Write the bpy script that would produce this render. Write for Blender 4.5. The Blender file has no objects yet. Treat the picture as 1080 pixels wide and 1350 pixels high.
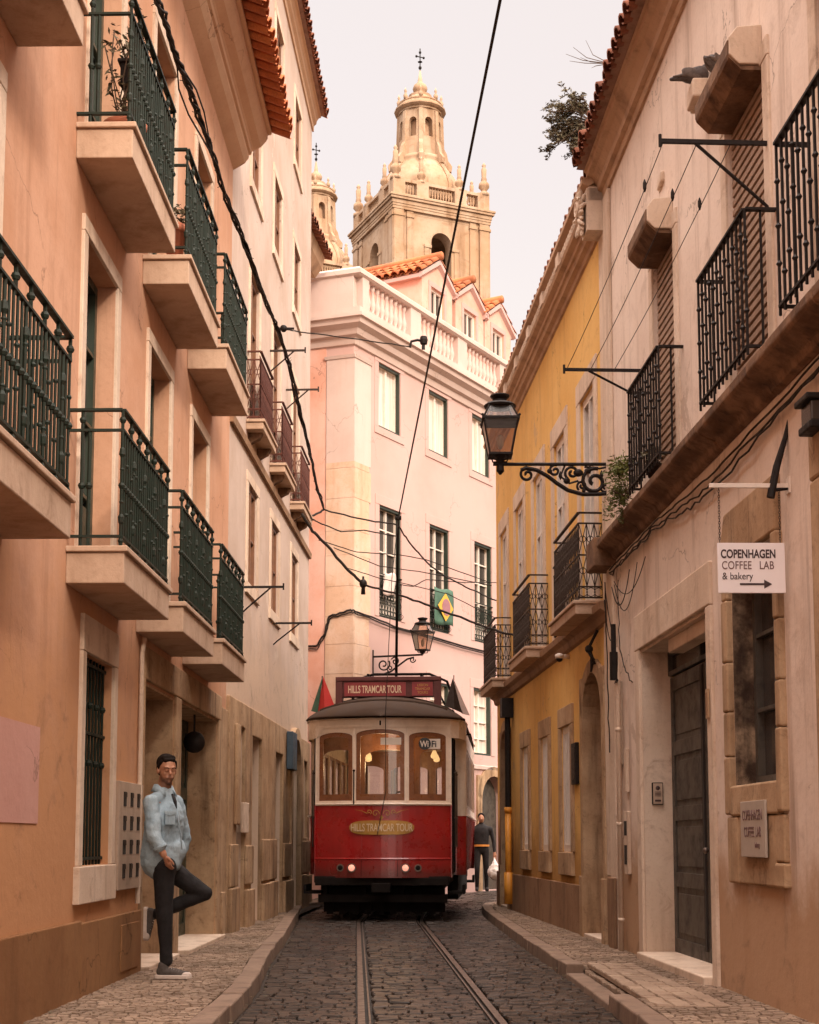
import bpy, math, random
from mathutils import Vector, Matrix
R = math.radians
random.seed(7)
C = bpy.context.scene.collection
SC = bpy.context.scene

# ------------------------------------------------------------------ camera
F, PX, PY, PITCH, CH = 1950.0, 540.0, 903.0, R(6.0), 1.25
cam = bpy.data.cameras.new('camera')
camo = bpy.data.objects.new('camera', cam); C.objects.link(camo)
cam.sensor_fit = 'HORIZONTAL'; cam.sensor_width = 36.0
cam.lens = 36.0 * F / 1080.0
cam.shift_y = (PY - 675.0) / 1080.0
cam.clip_start = 0.1; cam.clip_end = 2000
camo.location = (0, 0, CH); camo.rotation_euler = (R(90) + PITCH, 0, 0)
SC.camera = camo

# ------------------------------------------------------------------ sky, sun, exposure
SUN_EL, SUN_AZ = R(31), R(151)      # azimuth clockwise from +Y (the street)
sd = Vector((math.cos(SUN_EL) * math.sin(SUN_AZ), math.cos(SUN_EL) * math.cos(SUN_AZ), math.sin(SUN_EL)))
w = bpy.data.worlds.new('World'); SC.world = w; w.use_nodes = True
wn, wl = w.node_tree.nodes, w.node_tree.links
for n in list(wn): wn.remove(n)
out = wn.new('ShaderNodeOutputWorld')
sky = wn.new('ShaderNodeTexSky'); sky.sky_type = 'NISHITA'; sky.sun_disc = False
sky.sun_elevation = SUN_EL; sky.sun_rotation = SUN_AZ; sky.air_density = 2.0; sky.dust_density = 4.0
b1 = wn.new('ShaderNodeBackground'); b1.inputs['Strength'].default_value = 0.05
wl.new(sky.outputs[0], b1.inputs['Color'])
tc = wn.new('ShaderNodeTexCoord'); sep = wn.new('ShaderNodeSeparateXYZ')
wl.new(tc.outputs['Generated'], sep.inputs[0])
ramp = wn.new('ShaderNodeValToRGB'); e = ramp.color_ramp.elements     # high cloud veil: pale and pink low down, brighter overhead
e[0].position = 0.0; e[0].color = (0.53, 0.43, 0.395, 1)
e[1].position = 0.62; e[1].color = (0.54, 0.455, 0.405, 1)
ek = ramp.color_ramp.elements.new(0.42); ek.color = (0.525, 0.427, 0.392, 1)
wl.new(sep.outputs['Z'], ramp.inputs[0])
mr = wn.new('ShaderNodeMapRange'); mr.inputs['From Min'].default_value = 0.56; mr.inputs['From Max'].default_value = 1.0
mr.inputs['To Min'].default_value = 1.0; mr.inputs['To Max'].default_value = 11.0
wl.new(sep.outputs['Z'], mr.inputs['Value'])
mr2 = wn.new('ShaderNodeMapRange'); mr2.inputs['From Min'].default_value = 0.25; mr2.inputs['From Max'].default_value = -1.0
mr2.inputs['To Min'].default_value = 0.0; mr2.inputs['To Max'].default_value = 1.6
wl.new(sep.outputs['Y'], mr2.inputs['Value'])
ad = wn.new('ShaderNodeMath'); ad.operation = 'ADD'
wl.new(mr.outputs[0], ad.inputs[0]); wl.new(mr2.outputs[0], ad.inputs[1])
b2 = wn.new('ShaderNodeBackground'); wl.new(ramp.outputs[0], b2.inputs['Color']); wl.new(ad.outputs[0], b2.inputs['Strength'])
ash = wn.new('ShaderNodeAddShader'); wl.new(b1.outputs[0], ash.inputs[0]); wl.new(b2.outputs[0], ash.inputs[1])
wl.new(ash.outputs[0], out.inputs['Surface'])
sun = bpy.data.lights.new('sun', 'SUN'); sun.energy = 2.1; sun.angle = R(9); sun.color = (1.0, 0.84, 0.70)
suno = bpy.data.objects.new('sun', sun); C.objects.link(suno)
suno.rotation_euler = (-sd).to_track_quat('-Z', 'Y').to_euler()
SC.view_settings.view_transform = 'Standard'; SC.view_settings.look = 'None'
SC.view_settings.exposure = 0.56; SC.view_settings.gamma = 1.0
SC.render.engine = 'CYCLES'
try:
    SC.cycles.use_denoising = True; SC.cycles.max_bounces = 7; SC.cycles.diffuse_bounces = 4
    SC.cycles.transparent_max_bounces = 16; SC.cycles.caustics_reflective = False; SC.cycles.caustics_refractive = False
except Exception: pass

# ------------------------------------------------------------------ measuring rays
CP, SP = math.cos(PITCH), math.sin(PITCH)
def ray(px, py):
    x, z = (px - PX) / F, (PY - py) / F
    return Vector((x, CP - z * SP, SP + z * CP))
def at(px, py, Y):
    d = ray(px, py); t = Y / d.y
    return Vector((d.x * t, Y, CH + d.z * t))
def ground(px, py, z=0.0):
    d = ray(px, py); t = (z - CH) / d.z
    return Vector((d.x * t, d.y * t, z))
def tanvp(px): return (px - PX) / F / (CP + math.tan(PITCH) * SP)

# ------------------------------------------------------------------ materials
def nodes(name):
    m = bpy.data.materials.new(name); m.use_nodes = True
    n, l = m.node_tree.nodes, m.node_tree.links
    return m, n, l, n['Principled BSDF']
def setp(b, color=None, rough=None, metal=None, spec=None):
    if color is not None: b.inputs['Base Color'].default_value = (*color, 1)
    if rough is not None: b.inputs['Roughness'].default_value = rough
    if metal is not None: b.inputs['Metallic'].default_value = metal
    if spec is not None: b.inputs['Specular IOR Level'].default_value = spec
def noise(n, l, vec, scale, detail=4, rough=0.6, stretch=None, dist=0.0):
    if stretch:
        mp = n.new('ShaderNodeMapping'); mp.inputs['Scale'].default_value = stretch; l.new(vec, mp.inputs[0]); vec = mp.outputs[0]
    t = n.new('ShaderNodeTexNoise'); t.inputs['Scale'].default_value = scale; t.inputs['Detail'].default_value = detail
    t.inputs['Roughness'].default_value = rough; t.inputs['Distortion'].default_value = dist
    l.new(vec, t.inputs['Vector']); return t.outputs['Fac']
def remap(n, l, v, a, b, lo=0.0, hi=1.0):
    r = n.new('ShaderNodeMapRange'); r.inputs['From Min'].default_value = a; r.inputs['From Max'].default_value = b
    r.inputs['To Min'].default_value = lo; r.inputs['To Max'].default_value = hi; r.interpolation_type = 'SMOOTHSTEP'
    l.new(v, r.inputs['Value']); return r.outputs[0]
def mix(n, l, fac, a, b, blend='MIX'):
    x = n.new('ShaderNodeMix'); x.data_type = 'RGBA'; x.blend_type = blend
    if isinstance(fac, float): x.inputs[0].default_value = fac
    else: l.new(fac, x.inputs[0])
    for i, c in ((6, a), (7, b)):
        if isinstance(c, tuple): x.inputs[i].default_value = (*c, 1)
        else: l.new(c, x.inputs[i])
    return x.outputs[2]
def mth(n, l, op, a, b=None):
    x = n.new('ShaderNodeMath'); x.operation = op
    for i, c in ((0, a), (1, b)):
        if c is None: continue
        if isinstance(c, (int, float)): x.inputs[i].default_value = c
        else: l.new(c, x.inputs[i])
    return x.outputs[0]
def bump(n, l, b, h, strength=0.3, dist=0.01, prev=None):
    x = n.new('ShaderNodeBump'); x.inputs['Strength'].default_value = strength; x.inputs['Distance'].default_value = dist
    l.new(h, x.inputs['Height'])
    if prev: l.new(prev, x.inputs['Normal'])
    l.new(x.outputs[0], b.inputs['Normal']); return x.outputs[0]
def plaster(name, base, alt, stain, amount=0.6, low=None, streak=0.5, rough=0.9, blotch=0.7, bmp=0.35, patches=None):
    """painted render: patchy colour, rain streaks, worn base; low=(height, colour, softness)"""
    m, n, l, b = nodes(name); setp(b, base, rough, spec=0.2)
    v = n.new('ShaderNodeTexCoord').outputs['Object']
    big = remap(n, l, noise(n, l, v, blotch, 5, 0.62), 0.38, 0.66)
    c = mix(n, l, big, base, alt)
    mid = remap(n, l, noise(n, l, v, 2.6, 6, 0.7, dist=0.6), 0.52, 0.74)
    c = mix(n, l, mth(n, l, 'MULTIPLY', mid, amount * 0.6), c, stain)
    st = remap(n, l, noise(n, l, v, 2.2, 5, 0.65, stretch=(1.6, 1.6, 0.13)), 0.50, 0.78)
    c = mix(n, l, mth(n, l, 'MULTIPLY', st, streak), c, stain)
    st2 = remap(n, l, noise(n, l, v, 5.5, 6, 0.7, stretch=(1.2, 1.2, 0.05)), 0.56, 0.74)
    c = mix(n, l, mth(n, l, 'MULTIPLY', st2, streak * 0.55), c, tuple(x * 0.7 for x in stain))
    fine = noise(n, l, v, 26, 4, 0.7)
    c = mix(n, l, remap(n, l, fine, 0.45, 0.85, 0.0, 0.28), c, stain)
    if patches:      # flaked paint with crisp ragged edges, and hairline cracks
        pn = noise(n, l, v, 1.15, 9, 0.72, dist=0.5)
        pk = remap(n, l, pn, 0.615, 0.632); c = mix(n, l, mth(n, l, 'MULTIPLY', pk, 0.75), c, patches)
    vo = n.new('ShaderNodeTexVoronoi'); vo.feature = 'DISTANCE_TO_EDGE'; vo.inputs['Scale'].default_value = 0.55; vo.inputs['Randomness'].default_value = 1.0
    nz = n.new('ShaderNodeTexNoise'); nz.inputs['Scale'].default_value = 2.2; nz.inputs['Detail'].default_value = 6; l.new(v, nz.inputs['Vector'])
    vm = n.new('ShaderNodeVectorMath'); vm.operation = 'ADD'; vs_ = n.new('ShaderNodeVectorMath'); vs_.operation = 'SCALE'; vs_.inputs['Scale'].default_value = 0.9
    l.new(nz.outputs['Color'], vs_.inputs[0]); l.new(v, vm.inputs[0]); l.new(vs_.outputs[0], vm.inputs[1]); l.new(vm.outputs[0], vo.inputs['Vector'])
    ck_ = mth(n, l, 'MULTIPLY', remap(n, l, vo.outputs['Distance'], 0.0, 0.007, 1.0, 0.0), remap(n, l, noise(n, l, v, 0.8, 2, 0.5), 0.48, 0.56))
    c = mix(n, l, mth(n, l, 'MULTIPLY', ck_, 0.6), c, tuple(x * 0.5 for x in stain))
    if low:
        sp = n.new('ShaderNodeSeparateXYZ'); l.new(v, sp.inputs[0])
        wob = mth(n, l, 'MULTIPLY', mth(n, l, 'SUBTRACT', noise(n, l, v, 1.3, 6, 0.7), 0.5), low[2] * 2.2)
        h = mth(n, l, 'ADD', sp.outputs['Z'], wob)
        k = remap(n, l, h, low[0] - low[2] * 0.5, low[0] + low[2] * 0.5, 1.0, 0.0)
        c = mix(n, l, mth(n, l, 'MULTIPLY', k, 0.9), c, mix(n, l, mid, low[1], tuple(x * 0.6 for x in low[1])))
    l.new(c, b.inputs['Base Color'])
    p = bump(n, l, b, noise(n, l, v, 5, 5, 0.6), bmp, 0.02)
    bump(n, l, b, fine, 0.25, 0.004, p)
    return m
def stone(name, base, alt, dark, scale=3.0, rough=0.85, joints=None, bmp=0.4):
    m, n, l, b = nodes(name); setp(b, base, rough, spec=0.25)
    v = n.new('ShaderNodeTexCoord').outputs['Object']
    c = mix(n, l, remap(n, l, noise(n, l, v, scale * 0.5, 5, 0.65), 0.36, 0.64), base, alt)
    c = mix(n, l, remap(n, l, noise(n, l, v, scale * 1.7, 7, 0.75, dist=0.8), 0.5, 0.76, 0, 0.75), c, dark)
    c = mix(n, l, remap(n, l, noise(n, l, v, scale, 5, 0.6, stretch=(1.5, 1.5, 0.16)), 0.48, 0.74, 0, 0.65), c, dark)
    fine = noise(n, l, v, 34, 4, 0.75)
    c = mix(n, l, remap(n, l, fine, 0.5, 0.8, 0, 0.35), c, dark)
    l.new(c, b.inputs['Base Color'])
    p = bump(n, l, b, noise(n, l, v, 7, 6, 0.65), bmp, 0.02)
    bump(n, l, b, fine, 0.3, 0.004, p)
    return m
def paint(name, color, rough=0.5, var=0.25, metal=0.0, scale=8.0, bmp=0.08, dark=None):
    m, n, l, b = nodes(name); setp(b, color, rough, metal)
    v = n.new('ShaderNodeTexCoord').outputs['Object']
    dk = dark or tuple(x * 0.5 for x in color)
    a = noise(n, l, v, scale, 6, 0.7)
    c = mix(n, l, remap(n, l, a, 0.42, 0.78, 0, var * 2), color, dk)
    l.new(c, b.inputs['Base Color'])
    l.new(remap(n, l, a, 0.3, 0.8, max(0.05, rough - 0.12), min(1, rough + 0.2)), b.inputs['Roughness'])
    bump(n, l, b, noise(n, l, v, scale * 3, 3, 0.6), bmp, 0.004)
    return m
def island(name, base, alt, dark, rough=0.8, spread=1.0, gloss=None):
    """each stone or leaf of the mesh takes its own tone"""
    m, n, l, b = nodes(name); setp(b, base, rough, spec=0.3)
    v = n.new('ShaderNodeTexCoord').outputs['Object']
    rnd = n.new('ShaderNodeNewGeometry').outputs['Random Per Island']
    c = mix(n, l, rnd, base, alt)
    c = mix(n, l, remap(n, l, noise(n, l, v, 1.1, 5, 0.6), 0.4, 0.7, 0, 0.6), c, dark)
    f = noise(n, l, v, 40, 4, 0.7)
    c = mix(n, l, remap(n, l, f, 0.4, 0.8, 0, 0.6), c, dark)
    l.new(c, b.inputs['Base Color'])
    bump(n, l, b, f, 0.4, 0.006)
    return m
def emit(name, color, strength):
    m, n, l, b = nodes(name); setp(b, color, 0.4)
    b.inputs['Emission Color'].default_value = (*color, 1); b.inputs['Emission Strength'].default_value = strength
    return m
def clearglass(name, tint=(0.9, 0.9, 0.88), body=0.12, rough=0.03):
    m = bpy.data.materials.new(name); m.use_nodes = True
    n, l = m.node_tree.nodes, m.node_tree.links
    for x in list(n): n.remove(x)
    o = n.new('ShaderNodeOutputMaterial'); t = n.new('ShaderNodeBsdfTransparent'); g = n.new('ShaderNodeBsdfGlossy')
    t.inputs[0].default_value = (*tint, 1); g.inputs['Roughness'].default_value = rough
    fr = n.new('ShaderNodeFresnel'); fr.inputs[0].default_value = 1.5
    a = mth(n, l, 'ADD', fr.outputs[0], body * 0.5)
    mx = n.new('ShaderNodeMixShader'); l.new(a, mx.inputs[0]); l.new(t.outputs[0], mx.inputs[1]); l.new(g.outputs[0], mx.inputs[2])
    l.new(mx.outputs[0], o.inputs['Surface']); return m
M = {}
M['peach'] = plaster('peach_render', (0.57, 0.33, 0.22), (0.50, 0.265, 0.16), (0.32, 0.16, 0.09), 0.5, low=(2.5, (0.56, 0.29, 0.145), 2.6), streak=0.6)
M['brownbase'] = plaster('ochre_brown_render', (0.30, 0.155, 0.07), (0.24, 0.115, 0.05), (0.12, 0.06, 0.03), 0.8, streak=0.7)
M['palepink_patch'] = plaster('pale_pink_paint', (0.60, 0.34, 0.29), (0.57, 0.31, 0.26), (0.45, 0.25, 0.2), 0.2, streak=0.1)
M['offwhite'] = plaster('old_white_render', (0.54, 0.43, 0.37), (0.46, 0.35, 0.285), (0.42, 0.30, 0.22), 0.6, low=(4.0, (0.60, 0.45, 0.34), 1.5), streak=0.6, patches=(0.60, 0.5, 0.42))
M['oldwall'] = plaster('stained_cream_render', (0.77, 0.645, 0.555), (0.70, 0.565, 0.475), (0.33, 0.225, 0.165), 0.7, low=(1.1, (0.44, 0.265, 0.15), 0.7), streak=0.85, patches=(0.52, 0.40, 0.32))
M['yellow'] = plaster('yellow_render', (0.76, 0.48, 0.17), (0.70, 0.41, 0.125), (0.40, 0.21, 0.08), 0.6, low=(1.3, (0.42, 0.22, 0.07), 0.9), streak=0.5, patches=(0.55, 0.36, 0.2))
M['pink'] = plaster('pale_pink_render', (0.53, 0.365, 0.335), (0.50, 0.325, 0.29), (0.54, 0.37, 0.31), 0.3, streak=0.25, blotch=0.35, bmp=0.15)
M['pinkdeep'] = plaster('salmon_render', (0.72, 0.45, 0.37), (0.64, 0.33, 0.24), (0.5, 0.26, 0.19), 0.2, streak=0.15, bmp=0.15)
M['whiteplaster'] = plaster('white_stucco', (0.58, 0.46, 0.415), (0.53, 0.405, 0.36), (0.5, 0.36, 0.29), 0.2, streak=0.3, bmp=0.12)
M['quoin'] = stone('worn_quoin_stone', (0.60, 0.40, 0.28), (0.66, 0.50, 0.40), (0.40, 0.25, 0.16), 1.6)
M['stone'] = stone('buff_limestone', (0.50, 0.345, 0.215), (0.37, 0.235, 0.135), (0.09, 0.05, 0.028), 3.0)
M['palestone'] = stone('pale_limestone', (0.70, 0.57, 0.46), (0.62, 0.48, 0.37), (0.32, 0.21, 0.145), 2.2)
M['slab'] = stone('balcony_stone', (0.58, 0.425, 0.32), (0.49, 0.345, 0.25), (0.30, 0.19, 0.125), 2.0)
M['basestone'] = stone('grimy_base_stone', (0.34, 0.205, 0.12), (0.27, 0.155, 0.09), (0.11, 0.065, 0.04), 2.4)
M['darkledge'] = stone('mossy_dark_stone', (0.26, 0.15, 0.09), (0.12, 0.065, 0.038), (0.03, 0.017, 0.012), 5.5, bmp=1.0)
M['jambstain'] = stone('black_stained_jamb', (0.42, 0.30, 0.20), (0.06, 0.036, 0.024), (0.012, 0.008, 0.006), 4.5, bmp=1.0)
M['cornice'] = stone('brown_cornice', (0.50, 0.33, 0.215), (0.43, 0.27, 0.17), (0.20, 0.12, 0.075), 1.6, bmp=0.15)
M['peachcornice'] = plaster('cream_cornice', (0.60, 0.41, 0.28), (0.54, 0.35, 0.235), (0.36, 0.22, 0.14), 0.3, streak=0.1, bmp=0.1)
M['marble'] = stone('grey_marble', (0.50, 0.385, 0.30), (0.44, 0.33, 0.25), (0.27, 0.19, 0.14), 1.6, rough=0.5, bmp=0.1)
M['towerstone'] = stone('sunlit_tower_stone', (0.37, 0.235, 0.14), (0.44, 0.32, 0.225), (0.17, 0.085, 0.038), 0.9, bmp=0.3)
M['tile'] = island('terracotta_tile', (0.44, 0.12, 0.045), (0.56, 0.20, 0.075), (0.16, 0.055, 0.03), 0.85)
M['darktile'] = island('aged_terracotta_tile', (0.20, 0.07, 0.04), (0.28, 0.10, 0.055), (0.08, 0.035, 0.025), 0.9)
M['green_iron'] = paint('dark_green_iron', (0.011, 0.020, 0.014), 0.6, 0.3, scale=20, dark=(0.03, 0.014, 0.009))
M['brown_iron'] = paint('brown_black_iron', (0.035, 0.020, 0.016), 0.5, 0.3, scale=20)
M['red_iron'] = paint('rusty_red_iron', (0.11, 0.036, 0.025), 0.6, 0.4, scale=14)
M['black_iron'] = paint('black_iron', (0.013, 0.009, 0.008), 0.6, 0.3, scale=20)
M['grey_iron'] = paint('grey_brown_iron', (0.035, 0.023, 0.018), 0.6, 0.4, scale=18)
M['cable'] = paint('black_cable', (0.022, 0.015, 0.012), 0.7, 0.3, scale=15)
M['greendoor'] = paint('dark_green_door_paint', (0.028, 0.040, 0.028), 0.4, 0.3, scale=6)
M['greydoor'] = paint('weathered_grey_door', (0.075, 0.063, 0.050), 0.6, 0.5, scale=5, bmp=0.3, dark=(0.02, 0.016, 0.013))
M['brownwood'] = paint('brown_wood_paint', (0.20, 0.085, 0.04), 0.5, 0.4, scale=6)
M['whiteframe'] = paint('white_window_paint', (0.78, 0.68, 0.60), 0.5, 0.2, scale=6)
for k_ in ('green_iron', 'black_iron', 'cable', 'red_iron', 'grey_iron'): M[k_].node_tree.nodes['Principled BSDF'].inputs['Specular IOR Level'].default_value = 0.22
M['curtain'] = paint('pale_curtain', (0.62, 0.52, 0.45), 0.9, 0.15, scale=3)
M['dark'] = paint('dark_interior', (0.025, 0.018, 0.014), 0.9, 0.2, scale=3)
M['pane'] = None
def pane_mat():
    m, n, l, b = nodes('window_pane'); setp(b, (0.05, 0.042, 0.037), 0.12, spec=0.45)
    v = n.new('ShaderNodeTexCoord').outputs['Object']
    bump(n, l, b, noise(n, l, v, 1.5, 2, 0.5), 0.05, 0.02); return m
M['pane'] = pane_mat()
def lightpane():  # pale base colour: curtain folds, with the white sky reflection painted in
    m, n, l, b = nodes('curtain_and_sky_pane'); setp(b, (0.55, 0.47, 0.42), 0.08, spec=0.7)
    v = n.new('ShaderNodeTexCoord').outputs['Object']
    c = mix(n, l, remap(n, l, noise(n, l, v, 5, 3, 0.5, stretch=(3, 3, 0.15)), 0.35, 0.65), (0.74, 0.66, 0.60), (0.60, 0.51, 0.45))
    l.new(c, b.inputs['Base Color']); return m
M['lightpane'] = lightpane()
M['lampglass'] = clearglass('amber_lamp_glass', (0.80, 0.67, 0.56), 0.08, 0.5)
M['clear'] = clearglass('clear_glass')
M['shutter'] = paint('roller_shutter', (0.33, 0.22, 0.155), 0.6, 0.3, scale=6)
M['steel'] = paint('rail_steel', (0.17, 0.13, 0.11), 0.42, 0.4, metal=0.7, scale=12)
M['railgroove'] = paint('dark_groove', (0.02, 0.016, 0.013), 0.9, 0.2)
M['cobble'] = island('dark_basalt_cobble', (0.026, 0.017, 0.012), (0.068, 0.044, 0.031), (0.013, 0.008, 0.006), 0.38)
M['calcada'] = island('limestone_paving', (0.22, 0.15, 0.105), (0.38, 0.275, 0.20), (0.10, 0.066, 0.044), 0.75)
M['kerb'] = stone('kerb_stone', (0.27, 0.19, 0.14), (0.22, 0.15, 0.11), (0.09, 0.06, 0.045), 3.0)
M['mortar'] = stone('dirt_mortar', (0.05, 0.036, 0.028), (0.035, 0.026, 0.02), (0.02, 0.014, 0.011), 4.0)
M['terracotta'] = paint('terracotta_pot', (0.36, 0.11, 0.055), 0.8, 0.3)
M['leaf'] = island('dusty_leaf', (0.10, 0.085, 0.045), (0.17, 0.14, 0.085), (0.05, 0.04, 0.025), 0.7)
M['greenleaf'] = island('green_leaf', (0.13, 0.16, 0.04), (0.24, 0.25, 0.07), (0.04, 0.05, 0.015), 0.6)
M['twig'] = paint('dry_twig', (0.09, 0.055, 0.035), 0.9, 0.3)
M['signwhite'] = paint('white_sign_board', (0.84, 0.78, 0.79), 0.5, 0.06, scale=3)
M['signgrey'] = paint('grey_plaque', (0.44, 0.37, 0.31), 0.5, 0.1, scale=5)
M['ink'] = paint('brown_black_ink', (0.045, 0.022, 0.022), 0.6, 0.1)
M['ink2'] = paint('faded_brown_ink', (0.16, 0.09, 0.085), 0.6, 0.1)

# ------------------------------------------------------------------ mesh builder
class MB:
    def __init__(s): s.v = []; s.f = []
    def add(s, vs, fs):
        k = len(s.v); s.v += [tuple(p) for p in vs]; s.f += [tuple(i + k for i in f) for f in fs]; return s
    def box(s, x0, x1, y0, y1, z0, z1):
        x0, x1 = min(x0, x1), max(x0, x1); y0, y1 = min(y0, y1), max(y0, y1); z0, z1 = min(z0, z1), max(z0, z1)
        return s.add([(x0,y0,z0),(x1,y0,z0),(x1,y1,z0),(x0,y1,z0),(x0,y0,z1),(x1,y0,z1),(x1,y1,z1),(x0,y1,z1)],
              [(0,3,2,1),(4,5,6,7),(0,1,5,4),(1,2,6,5),(2,3,7,6),(3,0,4,7)])
    def quad(s, a, b, c, d): return s.add([a, b, c, d], [(0, 1, 2, 3)])
    def tube(s, pts, r, n=6, cap=True):
        pts = [Vector(p) for p in pts]; N = len(pts); rs = r if isinstance(r, (list, tuple)) else [r] * N
        k = len(s.v); up = None
        for i, p in enumerate(pts):
            t = (pts[min(i + 1, N - 1)] - pts[max(i - 1, 0)])
            if t.length < 1e-9: t = Vector((0, 0, 1))
            t.normalize()
            if up is None:
                up = Vector((0, 0, 1)) if abs(t.z) < 0.9 else Vector((1, 0, 0))
            a = up - t * up.dot(t)
            if a.length < 1e-6: a = Vector((1, 0, 0)) - t * t.x
            a.normalize(); up = a; b = t.cross(a)
            for j in range(n):
                q = 2 * math.pi * (j + 0.5) / n
                s.v.append(tuple(p + (a * math.cos(q) + b * math.sin(q)) * rs[i]))
        for i in range(N - 1):
            for j in range(n):
                s.f.append((k + i*n + j, k + i*n + (j+1) % n, k + (i+1)*n + (j+1) % n, k + (i+1)*n + j))
        if cap:
            s.f.append(tuple(k + j for j in reversed(range(n)))); s.f.append(tuple(k + (N-1)*n + j for j in range(n)))
        return s
    def lathe(s, prof, c=(0, 0, 0), n=12, squash=1.0, rot=0.0):
        k = len(s.v); cx, cy, cz = c
        for (r, z) in prof:
            for j in range(n):
                q = 2 * math.pi * j / n + rot
                s.v.append((cx + r * math.cos(q), cy + r * squash * math.sin(q), cz + z))
        for i in range(len(prof) - 1):
            for j in range(n):
                s.f.append((k + i*n + j, k + i*n + (j+1) % n, k + (i+1)*n + (j+1) % n, k + (i+1)*n + j))
        s.f.append(tuple(k + j for j in reversed(range(n)))); s.f.append(tuple(k + (len(prof)-1)*n + j for j in range(n)))
        return s
    def ball(s, c, r, n=8, m=5, rx=1, ry=1, rz=1):
        pr = []
        for i in range(m + 1):
            q = math.pi * i / m; pr.append((max(r * math.sin(q), r * 0.02), -r * math.cos(q)))
        k = len(s.v); s.lathe(pr, (0, 0, 0), n)
        for i in range(k, len(s.v)):
            x, y, z = s.v[i]; s.v[i] = (c[0] + x * rx, c[1] + y * ry, c[2] + z * rz)
        return s
    def prism_x(s, prof, x0, x1):       # prof: (y, z) points, extruded along x
        k = len(s.v); n = len(prof)
        for x in (x0, x1):
            for (y, z) in prof: s.v.append((x, y, z))
        for j in range(n): s.f.append((k + j, k + (j+1) % n, k + n + (j+1) % n, k + n + j))
        s.f.append(tuple(k + j for j in reversed(range(n)))); s.f.append(tuple(k + n + j for j in range(n)))
        return s
    def prism_y(s, prof, y0, y1):       # prof: (x, z)
        k = len(s.v); n = len(prof)
        for y in (y0, y1):
            for (x, z) in prof: s.v.append((x, y, z))
        for j in range(n): s.f.append((k + j, k + (j+1) % n, k + n + (j+1) % n, k + n + j))
        s.f.append(tuple(k + j for j in reversed(range(n)))); s.f.append(tuple(k + n + j for j in range(n)))
        return s
    def prism_z(s, prof, z0, z1):
        k = len(s.v); n = len(prof)
        for z in (z0, z1):
            for (x, y) in prof: s.v.append((x, y, z))
        for j in range(n): s.f.append((k + j, k + (j+1) % n, k + n + (j+1) % n, k + n + j))
        s.f.append(tuple(k + j for j in reversed(range(n)))); s.f.append(tuple(k + n + j for j in range(n)))
        return s
    def xf(s, M4, k=0):
        for i in range(k, len(s.v)): s.v[i] = tuple(M4 @ Vector(s.v[i]))
        return s
    def join(s, o, M4=None):
        return s.add([tuple(M4 @ Vector(p)) for p in o.v] if M4 else o.v, o.f)
    def build(s, name, m, parent=None, smooth=False, bevel=0.0, fix=True):
        me = bpy.data.meshes.new(name); me.from_pydata([tuple(p) for p in s.v], [], s.f)
        if fix:
            import bmesh
            b = bmesh.new(); b.from_mesh(me); bmesh.ops.recalc_face_normals(b, faces=b.faces); b.to_mesh(me); b.free()
        if smooth:
            me.polygons.foreach_set('use_smooth', [True] * len(me.polygons))
        me.update()
        o = bpy.data.objects.new(name, me); C.objects.link(o)
        me.materials.append(M[m] if isinstance(m, str) else m)
        if parent: o.parent = parent
        if bevel:
            bm = o.modifiers.new('bevel', 'BEVEL'); bm.width = bevel; bm.segments = 2; bm.limit_method = 'ANGLE'; bm.angle_limit = R(40)
        return o
def tag(o, label=None, cat=None, group=None, kind=None):
    if label: o['label'] = label
    if cat: o['category'] = cat
    if group: o['group'] = group
    if kind: o['kind'] = kind
    return o
def empty(name, loc=(0, 0, 0), rz=0.0, label=None, cat=None, group=None):
    o = bpy.data.objects.new(name, None); C.objects.link(o); o.location = loc; o.rotation_euler = (0, 0, rz)
    return tag(o, label, cat, group)
def copy_tree(o, parent=None):
    c = o.copy(); C.objects.link(c); c.parent = parent
    for ch in [x for x in bpy.data.objects if x.parent == o]: copy_tree(ch, c)
    return c
def sub(o, parent, loc=None):           # a copy of one part (and its pieces) under another parent
    c = copy_tree(o, parent)
    if loc is not None: c.location = loc
    return c
def text(name, body, size, mat4, m, parent=None, sx=1.0, ext=0.004, align='CENTER', bold=0.0, spacing=1.0):
    cu = bpy.data.curves.new(name, 'FONT'); cu.body = body; cu.size = size; cu.extrude = ext; cu.align_x = align; cu.offset = bold
    cu.space_character = spacing
    t = bpy.data.objects.new('tmp_text', cu); C.objects.link(t)
    dg = bpy.context.evaluated_depsgraph_get(); dg.update()
    me = bpy.data.meshes.new_from_object(t.evaluated_get(dg)); C.objects.unlink(t); bpy.data.objects.remove(t)
    me.transform(Matrix.Diagonal((sx, 1, 1, 1))); me.transform(mat4)
    me.materials.clear(); me.materials.append(M[m] if isinstance(m, str) else m)
    o = bpy.data.objects.new(name, me); C.objects.link(o); o.parent = parent
    return o
STAND = Matrix.Rotation(R(90), 4, 'X')  # lays flat lettering upright, facing -y

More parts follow.
